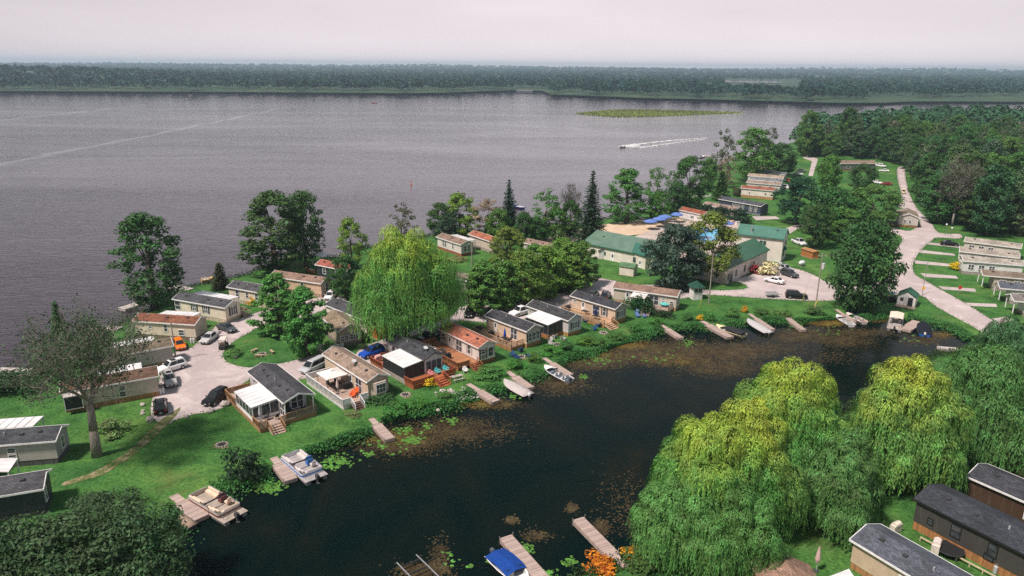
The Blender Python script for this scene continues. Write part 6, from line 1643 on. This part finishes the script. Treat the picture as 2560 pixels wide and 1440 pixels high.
    for k in range(9): m = MB(); m.bar((0, d.length * k / 8, 0), (0, d.length * k / 8, .5), .1); m.build('post', M['matte'], o, (.5, .4, .28))
    P_gr('pale covered grill behind the tan home, nearest the willow', G(2238, 1330), .5, {'cabinet': (.62, .55, .48), 'lid': (.65, .58, .5)}, scale=1.1)
    P_gr('pale covered grill between the tan and charcoal homes', G(2338, 1380), .9, {'cabinet': (.62, .55, .50), 'lid': (.66, .58, .53)}, scale=1.3)
    p = G(2370, 1385); o = thing('trampoline', 'round black trampoline between the tan and charcoal homes', 'trampoline', p); m = MB(); m.poly([(1.3 * cos(2 * pi * k / 20), 1.3 * sin(2 * pi * k / 20), .7) for k in range(20)]); m.build('mat', M['matte'], o, (.012, .012, .013))
    m = MB(); m.path([(1.36 * cos(2 * pi * k / 20), 1.36 * sin(2 * pi * k / 20), .7) for k in range(21)], [.06] * 21, 5); m.build('rim', M['matte'], o, (.03, .03, .03))
    for k in range(4): m = MB(); m.bar((1.3 * cos(k * pi / 2), 1.3 * sin(k * pi / 2), 0), (1.3 * cos(k * pi / 2), 1.3 * sin(k * pi / 2), .66), .05); m.build('leg', M['metal'], o, (.3, .3, .3))
    P_pc('pinkish folded parasol beside the brown gazebo', G(2040, 1428), 0, {'canopy': (.55, .38, .36)}, scale=1.15)
    p = G(2317, 1177); o = thing('stock_tank', 'round grey tub on the grass under the right hand willow', 'tub', p); m = MB(); rg = [(.75 * cos(2 * pi * k / 18), .75 * sin(2 * pi * k / 18), .35) for k in range(19)]; m.path(rg, [.09] * 19, 6); m.build('rim', M['metal'], o, (.35, .36, .38)); m = MB(); m.tube((0, 0, 0), (0, 0, .28), .7, .72, 18); m.build('basin', M['metal'], o, (.1, .11, .12))
    P_tk('grey meter tanks behind the charcoal home', G(2490, 1433), .4, {'tank': (.4, .42, .42)})

def build_trees():
    T = tree
    for k, (lb, b, t, w, c, kd) in enumerate([
        ('tall loose dark tree at the lake edge, leftmost leafy one', (388, 770), 527, 170, 'dark', 'tall0'),
        ('big round dark tree at the lake edge beside the navy cottage', (690, 680), 472, 175, 'dark', 'tall1'),
        ('dark leafy tree leaning right behind the navy cottage', (765, 665), 474, 105, 'dark', 'broad1'),
        ('bright green maple, taller of the pair on the grass island', (700, 838), 680, 118, 'lush', 'maple0'),
        ('bright green maple, nearer of the pair on the grass island', (768, 890), 713, 118, 'lush', 'maple1'),
        ('yellowing tree at the lake behind the weeping willow', (880, 672), 540, 78, 'olive', 'broad0'),
        ('thin wispy tree on the lake shore beside the white canopy', (802, 648), 575, 36, 'grey', 'thin0'),
        ('dark spreading tree between the peach home and the willow', (868, 745), 640, 95, 'dark', 'broad2'),
        ('grey green twiggy tree at the lake above the willow', (1005, 622), 503, 72, 'grey', 'thin1'),
        ('leaning lakeside tree with bright crown top', (1150, 598), 478, 92, 'olive', 'broad0'),
        ('dark lakeside tree left of the leaning pair', (1100, 600), 505, 72, 'dark', 'broad1'),
        ('half bare tan tree beside the slim spruce', (1215, 600), 492, 90, 'tan', 'thin0'),
        ('grey green tree with bare twigs right of the slim spruce', (1362, 600), 468, 95, 'mid', 'thin1'),
        ('dark low tree below the slim spruce', (1310, 612), 530, 62, 'dark', 'round0'),
        ('broad lakeside tree right of the tall spruce', (1565, 558), 418, 105, 'lush', 'tall1'),
        ('loose lakeside tree right of the broad one', (1638, 552), 408, 66, 'mid', 'thin0'),
        ('leafy low tree between the slim and the tall spruce', (1388, 600), 515, 72, 'mid', 'broad1'), ('dark bush tree beside the sand edge', (1338, 608), 545, 60, 'dark', 'round0'), ('dark tree under the leafless tree', (1428, 592), 500, 52, 'dark', 'round1'), ('leafy tree filling the gap beside the tan tree', (1245, 608), 522, 66, 'mid', 'round0'), ('grey leafy tree under the leaning pair', (1125, 604), 528, 72, (.05, .10, .05), 'round1'), ('low round tree by the sand', (1640, 555), 478, 60, 'mid', 'round1'),
        ('dark lakeside tree behind the beach cabins', (1722, 520), 388, 100, 'dark', 'broad2'),
        ('small pyramid cedar among the beach cabins', (1800, 500), 425, 58, 'dark', 'cedar0'),
        ('yellowing tree over the lake home between willow and tree row', (1268, 665), 566, 92, 'olive', 'broad2'),
        ('grey green heavy tree in front of the resort garage', (1682, 722), 562, 150, (.045, .088, .060), 'round0'),
        ('yellowing tree behind the pool, beside the grey tree', (1775, 700), 530, 150, (.13, .18, .03), 'broad1'),
        ('huge dark tree at the main road bend', (2142, 775), 552, 182, (.042, .118, .034), 'round1'),
        ('round bright tree near the upper lawns', (2068, 480), 388, 66, 'mid', 'round0'),
        ('round dark tree beside the upper lawns', (2156, 480), 410, 66, 'dark', 'round1'),
        ('dark tree hiding the white van, left of the central cluster', (1992, 560), 440, 128, (.024, .078, .040), 'broad1'),
        ('large tree in the middle of the central cluster', (2075, 590), 470, 140, 'dark', 'round0'),
        ('bushy tree at the right of the central cluster', (2175, 560), 462, 120, 'mid', 'round1'),
        ('low green tree behind the huge dark tree', (2110, 600), 520, 110, 'mid', 'broad2'),
        ('tree shading the tall building from the right', (2035, 620), 505, 90, 'dark', 'broad0'),
        ('grey poplar at the wooded point', (1800, 462), 318, 62, 'grey', 'thin1'),
        ('big green tree at the wooded point', (1878, 452), 317, 100, 'mid', 'broad1'),
        ('dark round tree right of the big green one at the point', (1946, 440), 358, 82, 'dark', 'round0'),
        ('thin grey tree behind the big green one at the point', (1922, 400), 313, 46, 'grey', 'thin0'),
        ('tall tree at the water edge beside the upper path', (2012, 392), 272, 58, 'mid', 'tall1'), ('tall dark tree above the brown roofed wide home', (2112, 388), 264, 56, 'dark', 'tall0'), ('grey poplar right of the tall tree at the upper path', (2062, 392), 292, 48, 'grey', 'thin1'), ('low bright tree at the end of the upper path', (2072, 400), 332, 52, 'mid', 'broad1'), ('tan dry tree at the foot of the grey poplar', (1815, 470), 385, 50, 'tan', 'thin1'),
        ('green bush tree left of the grey poplar', (1770, 470), 395, 48, 'mid', 'round1'),
        ('low green tree in front of the dark beach trees', (1690, 535), 455, 60, 'dark', 'round0')]):
        T(kd, lb, b, t, w, c)
    T('spruce1', 'slim blue green spruce at the lake shore', (1272, 596), 447, 68, 'blue'); T('spruce0', 'tall dark spruce at the edge of the sand', (1475, 618), 425, 100, (.030, .066, .034), bark=(.14, .1, .08))
    T('cedar0', 'small dark cedar bush at the lake beside the pedal boat', (553, 722), 655, 60, (.045, .058, .018))
    T('cedar0', 'dark narrow evergreen behind the bare foreground tree', (150, 835), 750, 48, 'dark')
    T('bare0', 'leafless dark tree left of the tall spruce', (1425, 585), 440, 66, 'grey', bark=(.11, .095, .09))
    T('bare1', 'half dead tree with pale trunk in the woods', (2380, 565), 385, 120, 'grey', bark=(.26, .24, .22))
    # the row of tall trees with slim trunks behind the front homes
    for lb, b, t, w, c, kd in (('tree at the left end of the tree row beside the willow', (1205, 785), 648, 112, 'mid', 'maple1'), ('yellowish tree in the middle of the tree row', (1310, 765), 622, 118, 'olive', 'broad1'), ('tree behind the middle of the tree row', (1335, 735), 608, 90, 'mid', 'broad2'), ('tall tree behind the right end of the tree row', (1400, 715), 592, 84, 'olive', 'broad1'), ('leafy tree behind the left end of the tree row', (1235, 750), 640, 92, 'olive', 'maple0'), ('darker tree left of the middle of the tree row', (1262, 775), 650, 104, 'mid', 'broad2'),
                              ('tall yellowish tree right of the middle of the tree row', (1368, 748), 612, 112, 'olive', 'broad0'), ('tree near the right end of the tree row', (1420, 730), 602, 100, 'olive', 'maple0'), ('rightmost tree of the row, beside the lawn', (1456, 716), 600, 78, 'mid', 'maple1'), ('brownish low tree between the willow and the tree row', (1170, 790), 690, 58, 'dark', 'thin1')):
        T(kd, lb, b, t, w, c, bark=(.22, .19, .16))
    # bare foreground tree and shade tree at lower left
    b = G(243, 1140)
    pr = proto_bare(20.5, 16.5, 5, 12000, .16, .36, .026, 4, 70); PROTO['giant'] = pr; TREENAME['giant'] = 'bare_tree'
    plant('giant', 'big half dead grey tree with thick pale trunk on the lower left lawn', b, 20.5, 16.5, (.052, .100, .050), bark=(.27, .24, .205))
    PROTO['fore'] = proto_broad(9.5, 13, 95, 230, .20, 611, rc=(.06, .115), zlo=.2, shell=.4, gap=.3); TREENAME['fore'] = 'shade_tree'
    for lb, x, y, z, w, h in (('leafy dark tree filling the bottom left corner', 150, 1345, 8, 15, 9.5), ('leafy dark tree beside the jet ski, right of the corner tree', 330, 1345, 6.5, 11, 8.5), ('leafy dark tree below the navy home at the frame edge', -20, 1400, 7.5, 12, 9.5), ('low leafy tree spreading below the dirt path', 250, 1275, 4.5, 9, 6.0)):
        p = G(x, y, z); plant('fore', lb, Vector((p.x, p.y, 0)), h, w, (.054, .112, .044))
    # weeping willows: crown top pixel, its height, width
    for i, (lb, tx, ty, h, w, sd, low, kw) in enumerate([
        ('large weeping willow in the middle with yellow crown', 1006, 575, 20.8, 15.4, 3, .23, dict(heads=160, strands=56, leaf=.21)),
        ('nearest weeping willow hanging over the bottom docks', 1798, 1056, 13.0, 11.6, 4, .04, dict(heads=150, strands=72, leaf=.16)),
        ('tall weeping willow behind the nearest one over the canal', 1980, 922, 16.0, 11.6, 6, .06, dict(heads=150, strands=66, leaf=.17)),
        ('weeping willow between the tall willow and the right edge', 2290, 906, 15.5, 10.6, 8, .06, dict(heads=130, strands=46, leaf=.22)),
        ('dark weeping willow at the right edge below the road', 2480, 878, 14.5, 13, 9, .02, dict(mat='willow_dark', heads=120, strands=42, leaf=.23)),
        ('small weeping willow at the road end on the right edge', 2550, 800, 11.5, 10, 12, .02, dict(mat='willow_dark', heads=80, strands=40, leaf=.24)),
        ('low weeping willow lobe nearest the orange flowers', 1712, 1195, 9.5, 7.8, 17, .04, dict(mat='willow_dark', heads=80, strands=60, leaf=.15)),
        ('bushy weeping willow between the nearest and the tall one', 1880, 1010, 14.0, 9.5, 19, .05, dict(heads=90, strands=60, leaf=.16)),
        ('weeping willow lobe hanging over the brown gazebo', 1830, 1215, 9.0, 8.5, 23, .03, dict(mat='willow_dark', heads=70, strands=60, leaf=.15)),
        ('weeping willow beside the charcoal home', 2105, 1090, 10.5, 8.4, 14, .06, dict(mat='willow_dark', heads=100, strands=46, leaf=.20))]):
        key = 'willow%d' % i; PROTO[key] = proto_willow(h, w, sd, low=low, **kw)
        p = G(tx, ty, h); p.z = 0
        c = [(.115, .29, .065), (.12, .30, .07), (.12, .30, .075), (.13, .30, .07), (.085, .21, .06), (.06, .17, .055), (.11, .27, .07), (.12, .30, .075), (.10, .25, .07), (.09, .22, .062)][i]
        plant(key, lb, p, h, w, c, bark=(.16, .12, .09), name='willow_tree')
    # woods on the right
    rng = random.Random(21); poly = [G(*q) for q in ((2268, 415), (2275, 470), (2335, 560), (2440, 592), (2600, 600), (2950, 640), (3000, 420), (2900, 330), (2560, 312), (2300, 322), (2140, 337), (2025, 358), (1980, 378), (2005, 392), (2090, 392), (2200, 402))]
    def inside(x, y):
        c = False
        for i in range(len(poly)):
            a, b = poly[i], poly[i - 1]
            if (a.y > y) != (b.y > y) and x < (b.x - a.x) * (y - a.y) / (b.y - a.y) + a.x: c = not c
        return c
    spots = []; y = 195.0
    while y < 640:
        x = 60.0
        while x < 420:
            qx, qy = x + rng.uniform(-3.5, 3.5), y + rng.uniform(-3.5, 3.5)
            if inside(qx, qy) and qx / qy < .80: spots.append((qx, qy))
            x += 9.5
        y += 9.5
    spots.sort(key=lambda s: s[1])
    kinds = ['broad0', 'broad1', 'broad2', 'tall0', 'tall1', 'thin1', 'tall0', 'tall1', 'thin0', 'broad0']
    for x, y in spots[:235]:
        kd = rng.choice(kinds); c = rng.choice(['dark', 'mid', 'mid', (.045, .135, .042), (.040, .10, .042), (.08, .14, .05), (.07, .115, .06)]) if kd[:4] != 'thin' else rng.choice([(.16, .17, .12), (.12, .14, .08), (.10, .15, .07)])
        plant(kd, 'dark leafy tree of the dense woods on the right', Vector((x, y, 0)), rng.uniform(12, 24) if kd != 'thin1' else rng.uniform(18, 25), rng.uniform(9.5, 15) if kd != 'thin1' else 7, c, 'trees of the woods on the right')
    rest = np.array([(x, y, 0, 1) for x, y in spots[235:]])
    if len(rest): forest_mesh('woods', rest, M['far_leaf'], 190, (.036, .105, .046), np.random.default_rng(5), 13, 23, leafk=.38)
    # ---------------- shrubs and beds
    for lb, x, y, w, h, c, kd in (('yellow bush between two cream homes', 632, 762, 3.0, 1.8, (.70, .42, .02), 'flower'), ('yellow flower clump below the red front deck', 1076, 963, 2.6, 1.1, (.62, .36, .02), 'flower'), ('variegated pale shrub beside the bare trunk', 283, 1085, 4.0, 1.7, (.17, .26, .09), 'bush0'),
                                  ('dark leafy bush on the canal bank beside the pontoon boat', 600, 1195, 4.6, 3.4, (.022, .045, .028), 'bush1'), ('cream flowering hydrangea at the resort garage', 1915, 684, 5.5, 2.6, (.66, .56, .40), 'flower'), ('red flowering bush beside the cream hydrangea', 1888, 684, 3.0, 1.9, (.30, .04, .05), 'flower'),
                                  ('yellow shrub beside the white bay window home', 2390, 674, 3.2, 1.8, (.60, .42, .02), 'flower'), ('golden shrub below the fork cottage', 2262, 566, 2.8, 1.3, (.70, .34, .02), 'flower'), ('green shrub in front of the long beige home', 1593, 770, 5.2, 2.6, (.022, .075, .02), 'bush0'), ('dark round shrub beside the long home steps', 1655, 793, 4.0, 1.2, (.03, .06, .022), 'bush1'), ('dark shrub right of the long home canopy', 1608, 783, 4.4, 2.6, (.018, .062, .018), 'bush1'),
                                  ('leafy hosta bed under the bay window', 945, 996, 5.0, .9, (.05, .12, .035), 'bush0'), ('hosta clump right of the bay window bed', 973, 985, 3.0, .9, (.06, .13, .04), 'bush1'), ('green plant beside the brown steps', 872, 1016, 2.0, .8, (.05, .13, .04), 'bush1'), ('flower bed with pale blooms on the grass island', 583, 890, 2.8, 1.1, (.09, .19, .05), 'bush0'), ('pale stone planter clump on the lawn', 880, 1040, 2.2, .6, (.18, .20, .08), 'bush1'),
                                  ('orange flower clump on the bank, left of the bottom dock', 1497, 1420, 3.4, .8, (.55, .23, .016), 'flower'), ('orange flower clump on the bank, right of the bottom dock', 1585, 1390, 2.6, .8, (.55, .24, .016), 'flower'), ('green bank shrub beside the orange flowers', 1610, 1415, 4, 1.2, (.06, .12, .03), 'bush0'),
                                  ('dark shrub at the left frame edge', 40, 975, 7.5, 2.6, (.02, .07, .022), 'bush0'), ('clipped dark hedge in front of the tan cabin', 1755, 540, 9.5, 4.0, (.018, .05, .022), 'bush1'), ('clipped dark hedge in front of the navy cabin', 1840, 556, 9.0, 3.6, (.018, .05, .022), 'bush0'), ('hedge block beside the big white bin', 1795, 548, 8.0, 3.8, (.016, .046, .02), 'bush0'),
                                  ('yellow daisy clump in front of the yellow boat bank', 1748, 800, 1.6, 1.0, (.55, .40, .02), 'flower'), ('orange lily clump beside the narrow dock', 1860, 780, 1.6, 1.2, (.55, .33, .02), 'flower'), ('low shrub in front of the tan cottage steps', 905, 870, 2.0, .8, (.04, .09, .03), 'bush0'), ('brown shrub beside the rusty roofed home', 1840, 490, 4.5, 3.4, (.07, .065, .03), 'bush1'), ('dark shrub below the lakeside leaning trees', 1222, 603, 6, 3.5, (.015, .045, .018), 'bush1'),
                                  ('rock garden planting beside the wooden pole', 1140, 652, 5, .9, (.20, .22, .08), 'bush0')):
        plant(kd, lb, G(x, y), h, w, c)
    for x, y in ((1375, 885), (1420, 872), (1465, 858), (1340, 905), (1290, 918), (1240, 935), (1215, 945), (1060, 1018), (1120, 1000), (990, 1035), (1030, 1025), (1545, 845), (1590, 828), (1640, 808), (1500, 862), (1720, 800), (1770, 800), (1830, 792), (1960, 790), (2040, 785), (1905, 787)):
        plant(R.choice(('bush0', 'bush1')), 'green shrub growing on the canal bank', G(x, y), R.uniform(.9, 1.6), R.uniform(2.4, 4.0), (R.uniform(.05, .085), R.uniform(.16, .22), R.uniform(.035, .05)), 'shrubs along the canal bank')

def build_ground_cover():
    rng = np.random.default_rng(31); verge()
    def along(line, n, spread, off=0.0):
        P = np.array(gxy(smooth_px(line, 4, False))); seg = np.linalg.norm(np.diff(P, axis=0), axis=1); cum = np.concatenate([[0], np.cumsum(seg)])
        s = rng.uniform(0, cum[-1], n); i = np.clip(np.searchsorted(cum, s) - 1, 0, len(seg) - 1); f = (s - cum[i]) / seg[i]
        Q = P[i] + (P[i + 1] - P[i]) * f[:, None]; d = (P[i + 1] - P[i]) / seg[i][:, None]; nrm = np.stack([-d[:, 1], d[:, 0]], 1)
        return Q, nrm, s
    segs = [(np.array(G(*f, .1))[:2], np.array(G(*n, .1))[:2], w * .5 + .25) for _, f, n, w, _ in DK_LINES]
    def clear(P):
        ok = np.ones(len(P), bool)
        for a, b, r in segs:
            d = b - a; t = np.clip(((P[:, :2] - a) @ d) / (d @ d), 0, 1)
            ok &= np.linalg.norm(P[:, :2] - a - t[:, None] * d, axis=1) > r
        return ok
    # bank plants: a band of leaves between lawn and water
    Q, nrm, s = along(NORTH_BANK[2:], 52000, 1)
    band = 1.5 + .9 * np.sin(s * .13) + .6 * np.sin(s * .41 + 1)
    t = rng.normal(size=len(s)) * .55 + .35
    Q = Q + nrm * (t * band)[:, None]
    hgt = (.18 + .45 * (np.sin(s * .27) * .5 + .5) + .35 * (np.sin(s * .83 + 2) * .5 + .5)) * np.clip(1.25 - np.abs(t - .3), .1, 1)
    P = np.column_stack([Q, -.35 + rng.random(len(s)) ** .7 * (hgt + .3)])
    P = P[clear(P)]
    scatter_stuff('undergrowth', P, rng.uniform(.09, .24, len(P)), M['weed'], (.058, .180, .048), .8, .5, rng)
    Q, nrm, s = along(SOUTH_BANK, 12000, 1)
    P = np.column_stack([Q + nrm * (rng.normal(size=len(s)) * .7)[:, None], -.3 + rng.random(len(s)) * .9])
    scatter_stuff('undergrowth', P, rng.uniform(.09, .22, len(s)), M['weed'], (.045, .085, .022), .7, .5, rng)
    Q, nrm, s = along(LAKE_SHORE[:34], 20000, 1)
    P = np.column_stack([Q + nrm * (rng.normal(size=len(s)) * 1.0)[:, None], -.3 + rng.random(len(s)) * .9])
    scatter_stuff('undergrowth', P, rng.uniform(.12, .3, len(s)), M['weed'], (.028, .07, .02), .7, .5, rng)
    # lily pads
    pads = []
    for x, y, rx, ry, n in ((848, 1152, 34, 17, 90), (820, 1172, 18, 8, 25), (670, 1217, 36, 14, 120), (1030, 1098, 24, 10, 45), (1130, 1052, 20, 10, 30), (1063, 1068, 14, 8, 22), (925, 1136, 14, 6, 16), (1460, 942, 11, 6, 22), (1722, 857, 18, 8, 40), (1313, 1370, 15, 13, 24), (1372, 1436, 20, 12, 26), (1425, 1405, 22, 10, 26),
                            (1175, 1415, 8, 4, 6), (1010, 1075, 26, 10, 30), (1180, 1000, 14, 6, 18), (1280, 990, 18, 6, 16), (1500, 900, 60, 14, 60), (1990, 815, 20, 8, 40), (1130, 1400, 40, 20, 8), (1640, 895, 60, 20, 30), (2080, 830, 40, 10, 24), (960, 1110, 90, 24, 46), (1270, 1405, 60, 20, 10), (2290, 850, 30, 10, 16), (1100, 1010, 60, 14, 30)):
        for _ in range(n):
            q = G(x + rng.normal() * rx * .55, y + rng.normal() * ry * .55, -.4); r = rng.uniform(.13, .30); a0 = rng.uniform(0, 6.28)
            ring = [(q.x + r * cos(a0 + 5.6 * k / 7), q.y + r * sin(a0 + 5.6 * k / 7), -.395 + rng.random() * .012) for k in range(7)] + [(q.x, q.y, -.392)]
            pads.append(ring)
    o = link('lily_pads', fast_mesh('lily_pads', np.array(pads).reshape(-1, 3), 8, M['weed']), None, (.10, .26, .045)); o['kind'] = 'stuff'
    # brown weed mats floating at the surface
    for nm, col, cl in (('water_weed', (.075, .056, .026), ((1700, 880, 110, 26, 2600), (1600, 885, 70, 18, 1200), (1850, 880, 60, 20, 1100), (1480, 905, 70, 16, 1100), (1800, 920, 90, 16, 700), (2000, 838, 60, 14, 900), (2110, 850, 70, 16, 700), (2080, 890, 60, 18, 160), (1400, 960, 70, 22, 500), (1130, 1075, 120, 28, 900), (1000, 1110, 90, 22, 700), (2150, 830, 90, 10, 500), (1950, 870, 60, 18, 300),
                                                         (1280, 1300, 14, 7, 60), (1430, 1270, 12, 8, 60), (1500, 1320, 22, 16, 110), (1340, 1338, 30, 12, 60), (1560, 1240, 60, 50, 60), (1060, 1425, 50, 16, 260), (1100, 1390, 24, 40, 80), (1560, 1300, 40, 40, 50), (1240, 1010, 50, 10, 200), (2310, 850, 50, 12, 260))),
                        ('yellow_weed', (.16, .12, .025), ((1580, 862, 40, 10, 420), (1690, 900, 60, 12, 250), (2075, 808, 45, 6, 330), (2190, 800, 40, 6, 130), (1500, 890, 60, 10, 200), (2350, 838, 30, 8, 100), (1200, 1010, 60, 10, 150), (1000, 1095, 70, 16, 200)))):
        P = []
        for x, y, rx, ry, n in cl:
            for _ in range(int(n * 4.5)):
                q = G(x + rng.normal() * rx * .6, y + rng.normal() * ry * .6, -.41); P.append((q.x, q.y, -.412 + rng.random() * .012))
        P = np.array(P); V = cards(P, np.tile([0, 0, 1.0], (len(P), 1)) + rng.normal(size=(len(P), 3)) * .02, rng.uniform(.07, .22, len(P)), .5, None, rng)
        o = link(nm, fast_mesh(nm, V, 4, M['weed']), None, col); o['kind'] = 'stuff'
    # stone heap at the water
    mb = MB(); rr = random.Random(8)
    for _ in range(190):
        q = G(1145 + rr.gauss(0, 22), 988 + rr.gauss(0, 7)); s = rr.uniform(.10, .26); mb.blob((q.x, q.y, .02 + rr.random() * .1), s, s * .8, s * .7, 6, 4, jit=.4, rnd=rr)
    o = mb.build('stones', M['stone'], None, (.5, .45, .43)); o['kind'] = 'stuff'
    # reed bed in the lake
    P = []
    for _ in range(22000):
        u = rng.random(); x = 1440 + 420 * u; w = 9 * min(1, (u + .02) * 4) * min(1, (1 - u) * 1.6 + .05)
        dens = min(1, u * 5 + .05) * min(1, (1 - u) * 2.2)
        if rng.random() > dens: continue
        q = G(x, 283.5 - 2.5 * (u - .3) + rng.uniform(-1, 1) * w, -.5); P.append((q.x, q.y, -.5 + rng.random() * .9))
    P = np.array(P); scatter_stuff('reeds', P, rng.uniform(.4, 1.1, len(P)), M['far_leaf'], (.17, .22, .05), .9, .4, rng)
    # marsh strip on the far shore
    P = []
    F = np.array([(a, b) for a, b in FAR])
    for _ in range(16000):
        x = rng.uniform(-200, 2760); y = np.interp(x, F[:, 0], F[:, 1]); d = rng.random() ** 1.5 * (5 if x < 1300 else 9 if x < 2000 else 16)
        q = G(x, y - d, -.5); P.append((q.x, q.y, rng.random() * 1.6))
    P = np.array(P); scatter_stuff('marsh_reeds', P, rng.uniform(1.2, 3.0, len(P)), M['far_leaf'], (.060, .095, .026), .6, .45, rng)
# ============================================================ light, air, camera
SUN_DIR = Vector((-.70, -.50, 0)); SUN_EL = radians(57)

def build_light():
    w = bpy.data.worlds.new('World'); SC.world = w; w.use_nodes = True
    N, L = w.node_tree.nodes, w.node_tree.links; N.clear()
    def n(t, **p):
        x = N.new('ShaderNode' + t)
        for k, v in p.items(): setattr(x, k, v)
        return x
    az = atan2(SUN_DIR.x, SUN_DIR.y)
    sky = n('TexSky', sky_type='NISHITA'); sky.sun_disc = False; sky.sun_elevation = SUN_EL; sky.sun_rotation = az; sky.dust_density = 6; sky.air_density = 1.3; sky.ozone_density = 1
    tc = n('TexCoord'); sp = n('SeparateXYZ'); L.new(tc.outputs['Generated'], sp.inputs[0])
    rp = n('ValToRGB'); L.new(sp.outputs[2], rp.inputs[0]); e = rp.color_ramp.elements
    for _ in range(4): e.new(.5)
    for el, (p, c) in zip(e, ((0, (.90, .805, .83)), (.10, (.74, .67, .705)), (.20, (.88, .78, .84)), (.40, (.60, .585, .63)), (.60, (.36, .46, .53)), (1, (.21, .345, .43)))): el.position = p; el.color = (*c, 1)  # brighter band above the view is added to lighten the far lake
    # thin cloud streaks
    mp = n('Mapping'); L.new(tc.outputs['Generated'], mp.inputs[0]); mp.inputs['Scale'].default_value = (1.5, 1.5, 9)
    nz = n('TexNoise'); L.new(mp.outputs[0], nz.inputs['Vector']); nz.inputs['Scale'].default_value = 2.2; nz.inputs['Detail'].default_value = 5
    mr = n('MapRange'); L.new(nz.outputs[0], mr.inputs[0]); mr.inputs[1].default_value = .3; mr.inputs[2].default_value = .7; mr.inputs[3].default_value = .95; mr.inputs[4].default_value = 1.045
    # brighter towards the middle right of the lake
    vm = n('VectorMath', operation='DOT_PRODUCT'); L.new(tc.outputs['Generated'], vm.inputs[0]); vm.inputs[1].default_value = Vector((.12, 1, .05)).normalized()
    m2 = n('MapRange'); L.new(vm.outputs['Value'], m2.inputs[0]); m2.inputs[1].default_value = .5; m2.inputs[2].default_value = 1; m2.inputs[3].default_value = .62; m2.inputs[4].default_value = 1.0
    # unseen sky dimmed high on the left to darken the lake's reflection
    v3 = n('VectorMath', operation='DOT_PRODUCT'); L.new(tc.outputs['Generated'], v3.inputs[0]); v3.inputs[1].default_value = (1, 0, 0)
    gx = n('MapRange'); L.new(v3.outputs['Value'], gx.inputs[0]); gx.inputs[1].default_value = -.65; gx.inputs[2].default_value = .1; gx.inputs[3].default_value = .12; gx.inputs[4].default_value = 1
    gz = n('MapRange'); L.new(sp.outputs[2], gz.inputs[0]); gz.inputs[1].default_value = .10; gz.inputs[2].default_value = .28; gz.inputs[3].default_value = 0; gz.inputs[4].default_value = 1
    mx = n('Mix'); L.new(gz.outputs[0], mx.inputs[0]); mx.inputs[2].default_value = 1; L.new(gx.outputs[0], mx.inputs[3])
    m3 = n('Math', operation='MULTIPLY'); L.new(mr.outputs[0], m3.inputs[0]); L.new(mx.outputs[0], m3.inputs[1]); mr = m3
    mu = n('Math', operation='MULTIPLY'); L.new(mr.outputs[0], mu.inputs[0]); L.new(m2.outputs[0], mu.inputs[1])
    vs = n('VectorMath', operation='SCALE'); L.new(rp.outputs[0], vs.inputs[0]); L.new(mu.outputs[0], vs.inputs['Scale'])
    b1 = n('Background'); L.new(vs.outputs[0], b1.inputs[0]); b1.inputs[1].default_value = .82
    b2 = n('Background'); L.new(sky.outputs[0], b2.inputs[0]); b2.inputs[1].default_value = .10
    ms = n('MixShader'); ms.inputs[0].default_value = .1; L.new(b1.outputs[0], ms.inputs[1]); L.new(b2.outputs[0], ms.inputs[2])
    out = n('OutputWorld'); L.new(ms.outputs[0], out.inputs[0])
    s = bpy.data.lights.new('sun', 'SUN'); s.energy = 3.7; s.angle = radians(6); s.color = (1.0, .895, .83)
    o = bpy.data.objects.new('sun', s); COL.objects.link(o); o.location = (-100, -60, 150)
    d = Vector((SUN_DIR.normalized().x * cos(SUN_EL), SUN_DIR.normalized().y * cos(SUN_EL), sin(SUN_EL)))
    o.rotation_euler = d.to_track_quat('Z', 'Y').to_euler()

def build_haze():
    m = bpy.data.materials.new('haze_air'); m.use_nodes = True; nt = m.node_tree; nt.nodes.clear()
    out = nt.nodes.new('ShaderNodeOutputMaterial'); v = nt.nodes.new('ShaderNodeVolumePrincipled')
    v.inputs['Color'].default_value = (.64, .81, 1.0, 1); v.inputs['Density'].default_value = HAZE; v.inputs['Anisotropy'].default_value = .2
    m.cycles.volume_sampling = 'DISTANCE'; m.cycles.homogeneous_volume = True
    nt.links.new(v.outputs[0], out.inputs['Volume'])
    mb = MB(); mb.box(-13000, 13000, -700, 12500, -4.0, 96)
    o = mb.build('haze', m); o['kind'] = 'stuff'
HAZE = .00013

def build_camera():
    c = bpy.data.cameras.new('camera'); c.sensor_width = 36; c.lens = 36 * CF / 2560; c.clip_end = 40000; c.clip_start = .5
    o = bpy.data.objects.new('camera', c); COL.objects.link(o); o.location = CAM
    o.matrix_world = Matrix.Translation(CAM) @ Matrix((( _r2.x, _u2.x, -_f.x), (_r2.y, _u2.y, -_f.y), (_r2.z, _u2.z, -_f.z))).to_4x4()
    SC.camera = o

SC.view_settings.view_transform = 'Standard'; SC.view_settings.look = 'None'; SC.view_settings.exposure = .55; SC.view_settings.gamma = 1
SC.cycles.volume_bounces = 2 if hasattr(SC, 'cycles') else 0
SC.cycles.max_bounces = 6; SC.cycles.diffuse_bounces = 3; SC.cycles.glossy_bounces = 3; SC.cycles.transmission_bounces = 2
SC.cycles.use_denoising = False; SC.cycles.adaptive_threshold = .006; SC.cycles.sample_clamp_direct = 4; SC.cycles.sample_clamp_indirect = 2
build_land(); build_roads(); far_shore()
HS = build_houses(); build_resort(HS); build_props(HS)
protos(); build_trees(); build_ground_cover()
build_light(); build_haze(); build_camera()
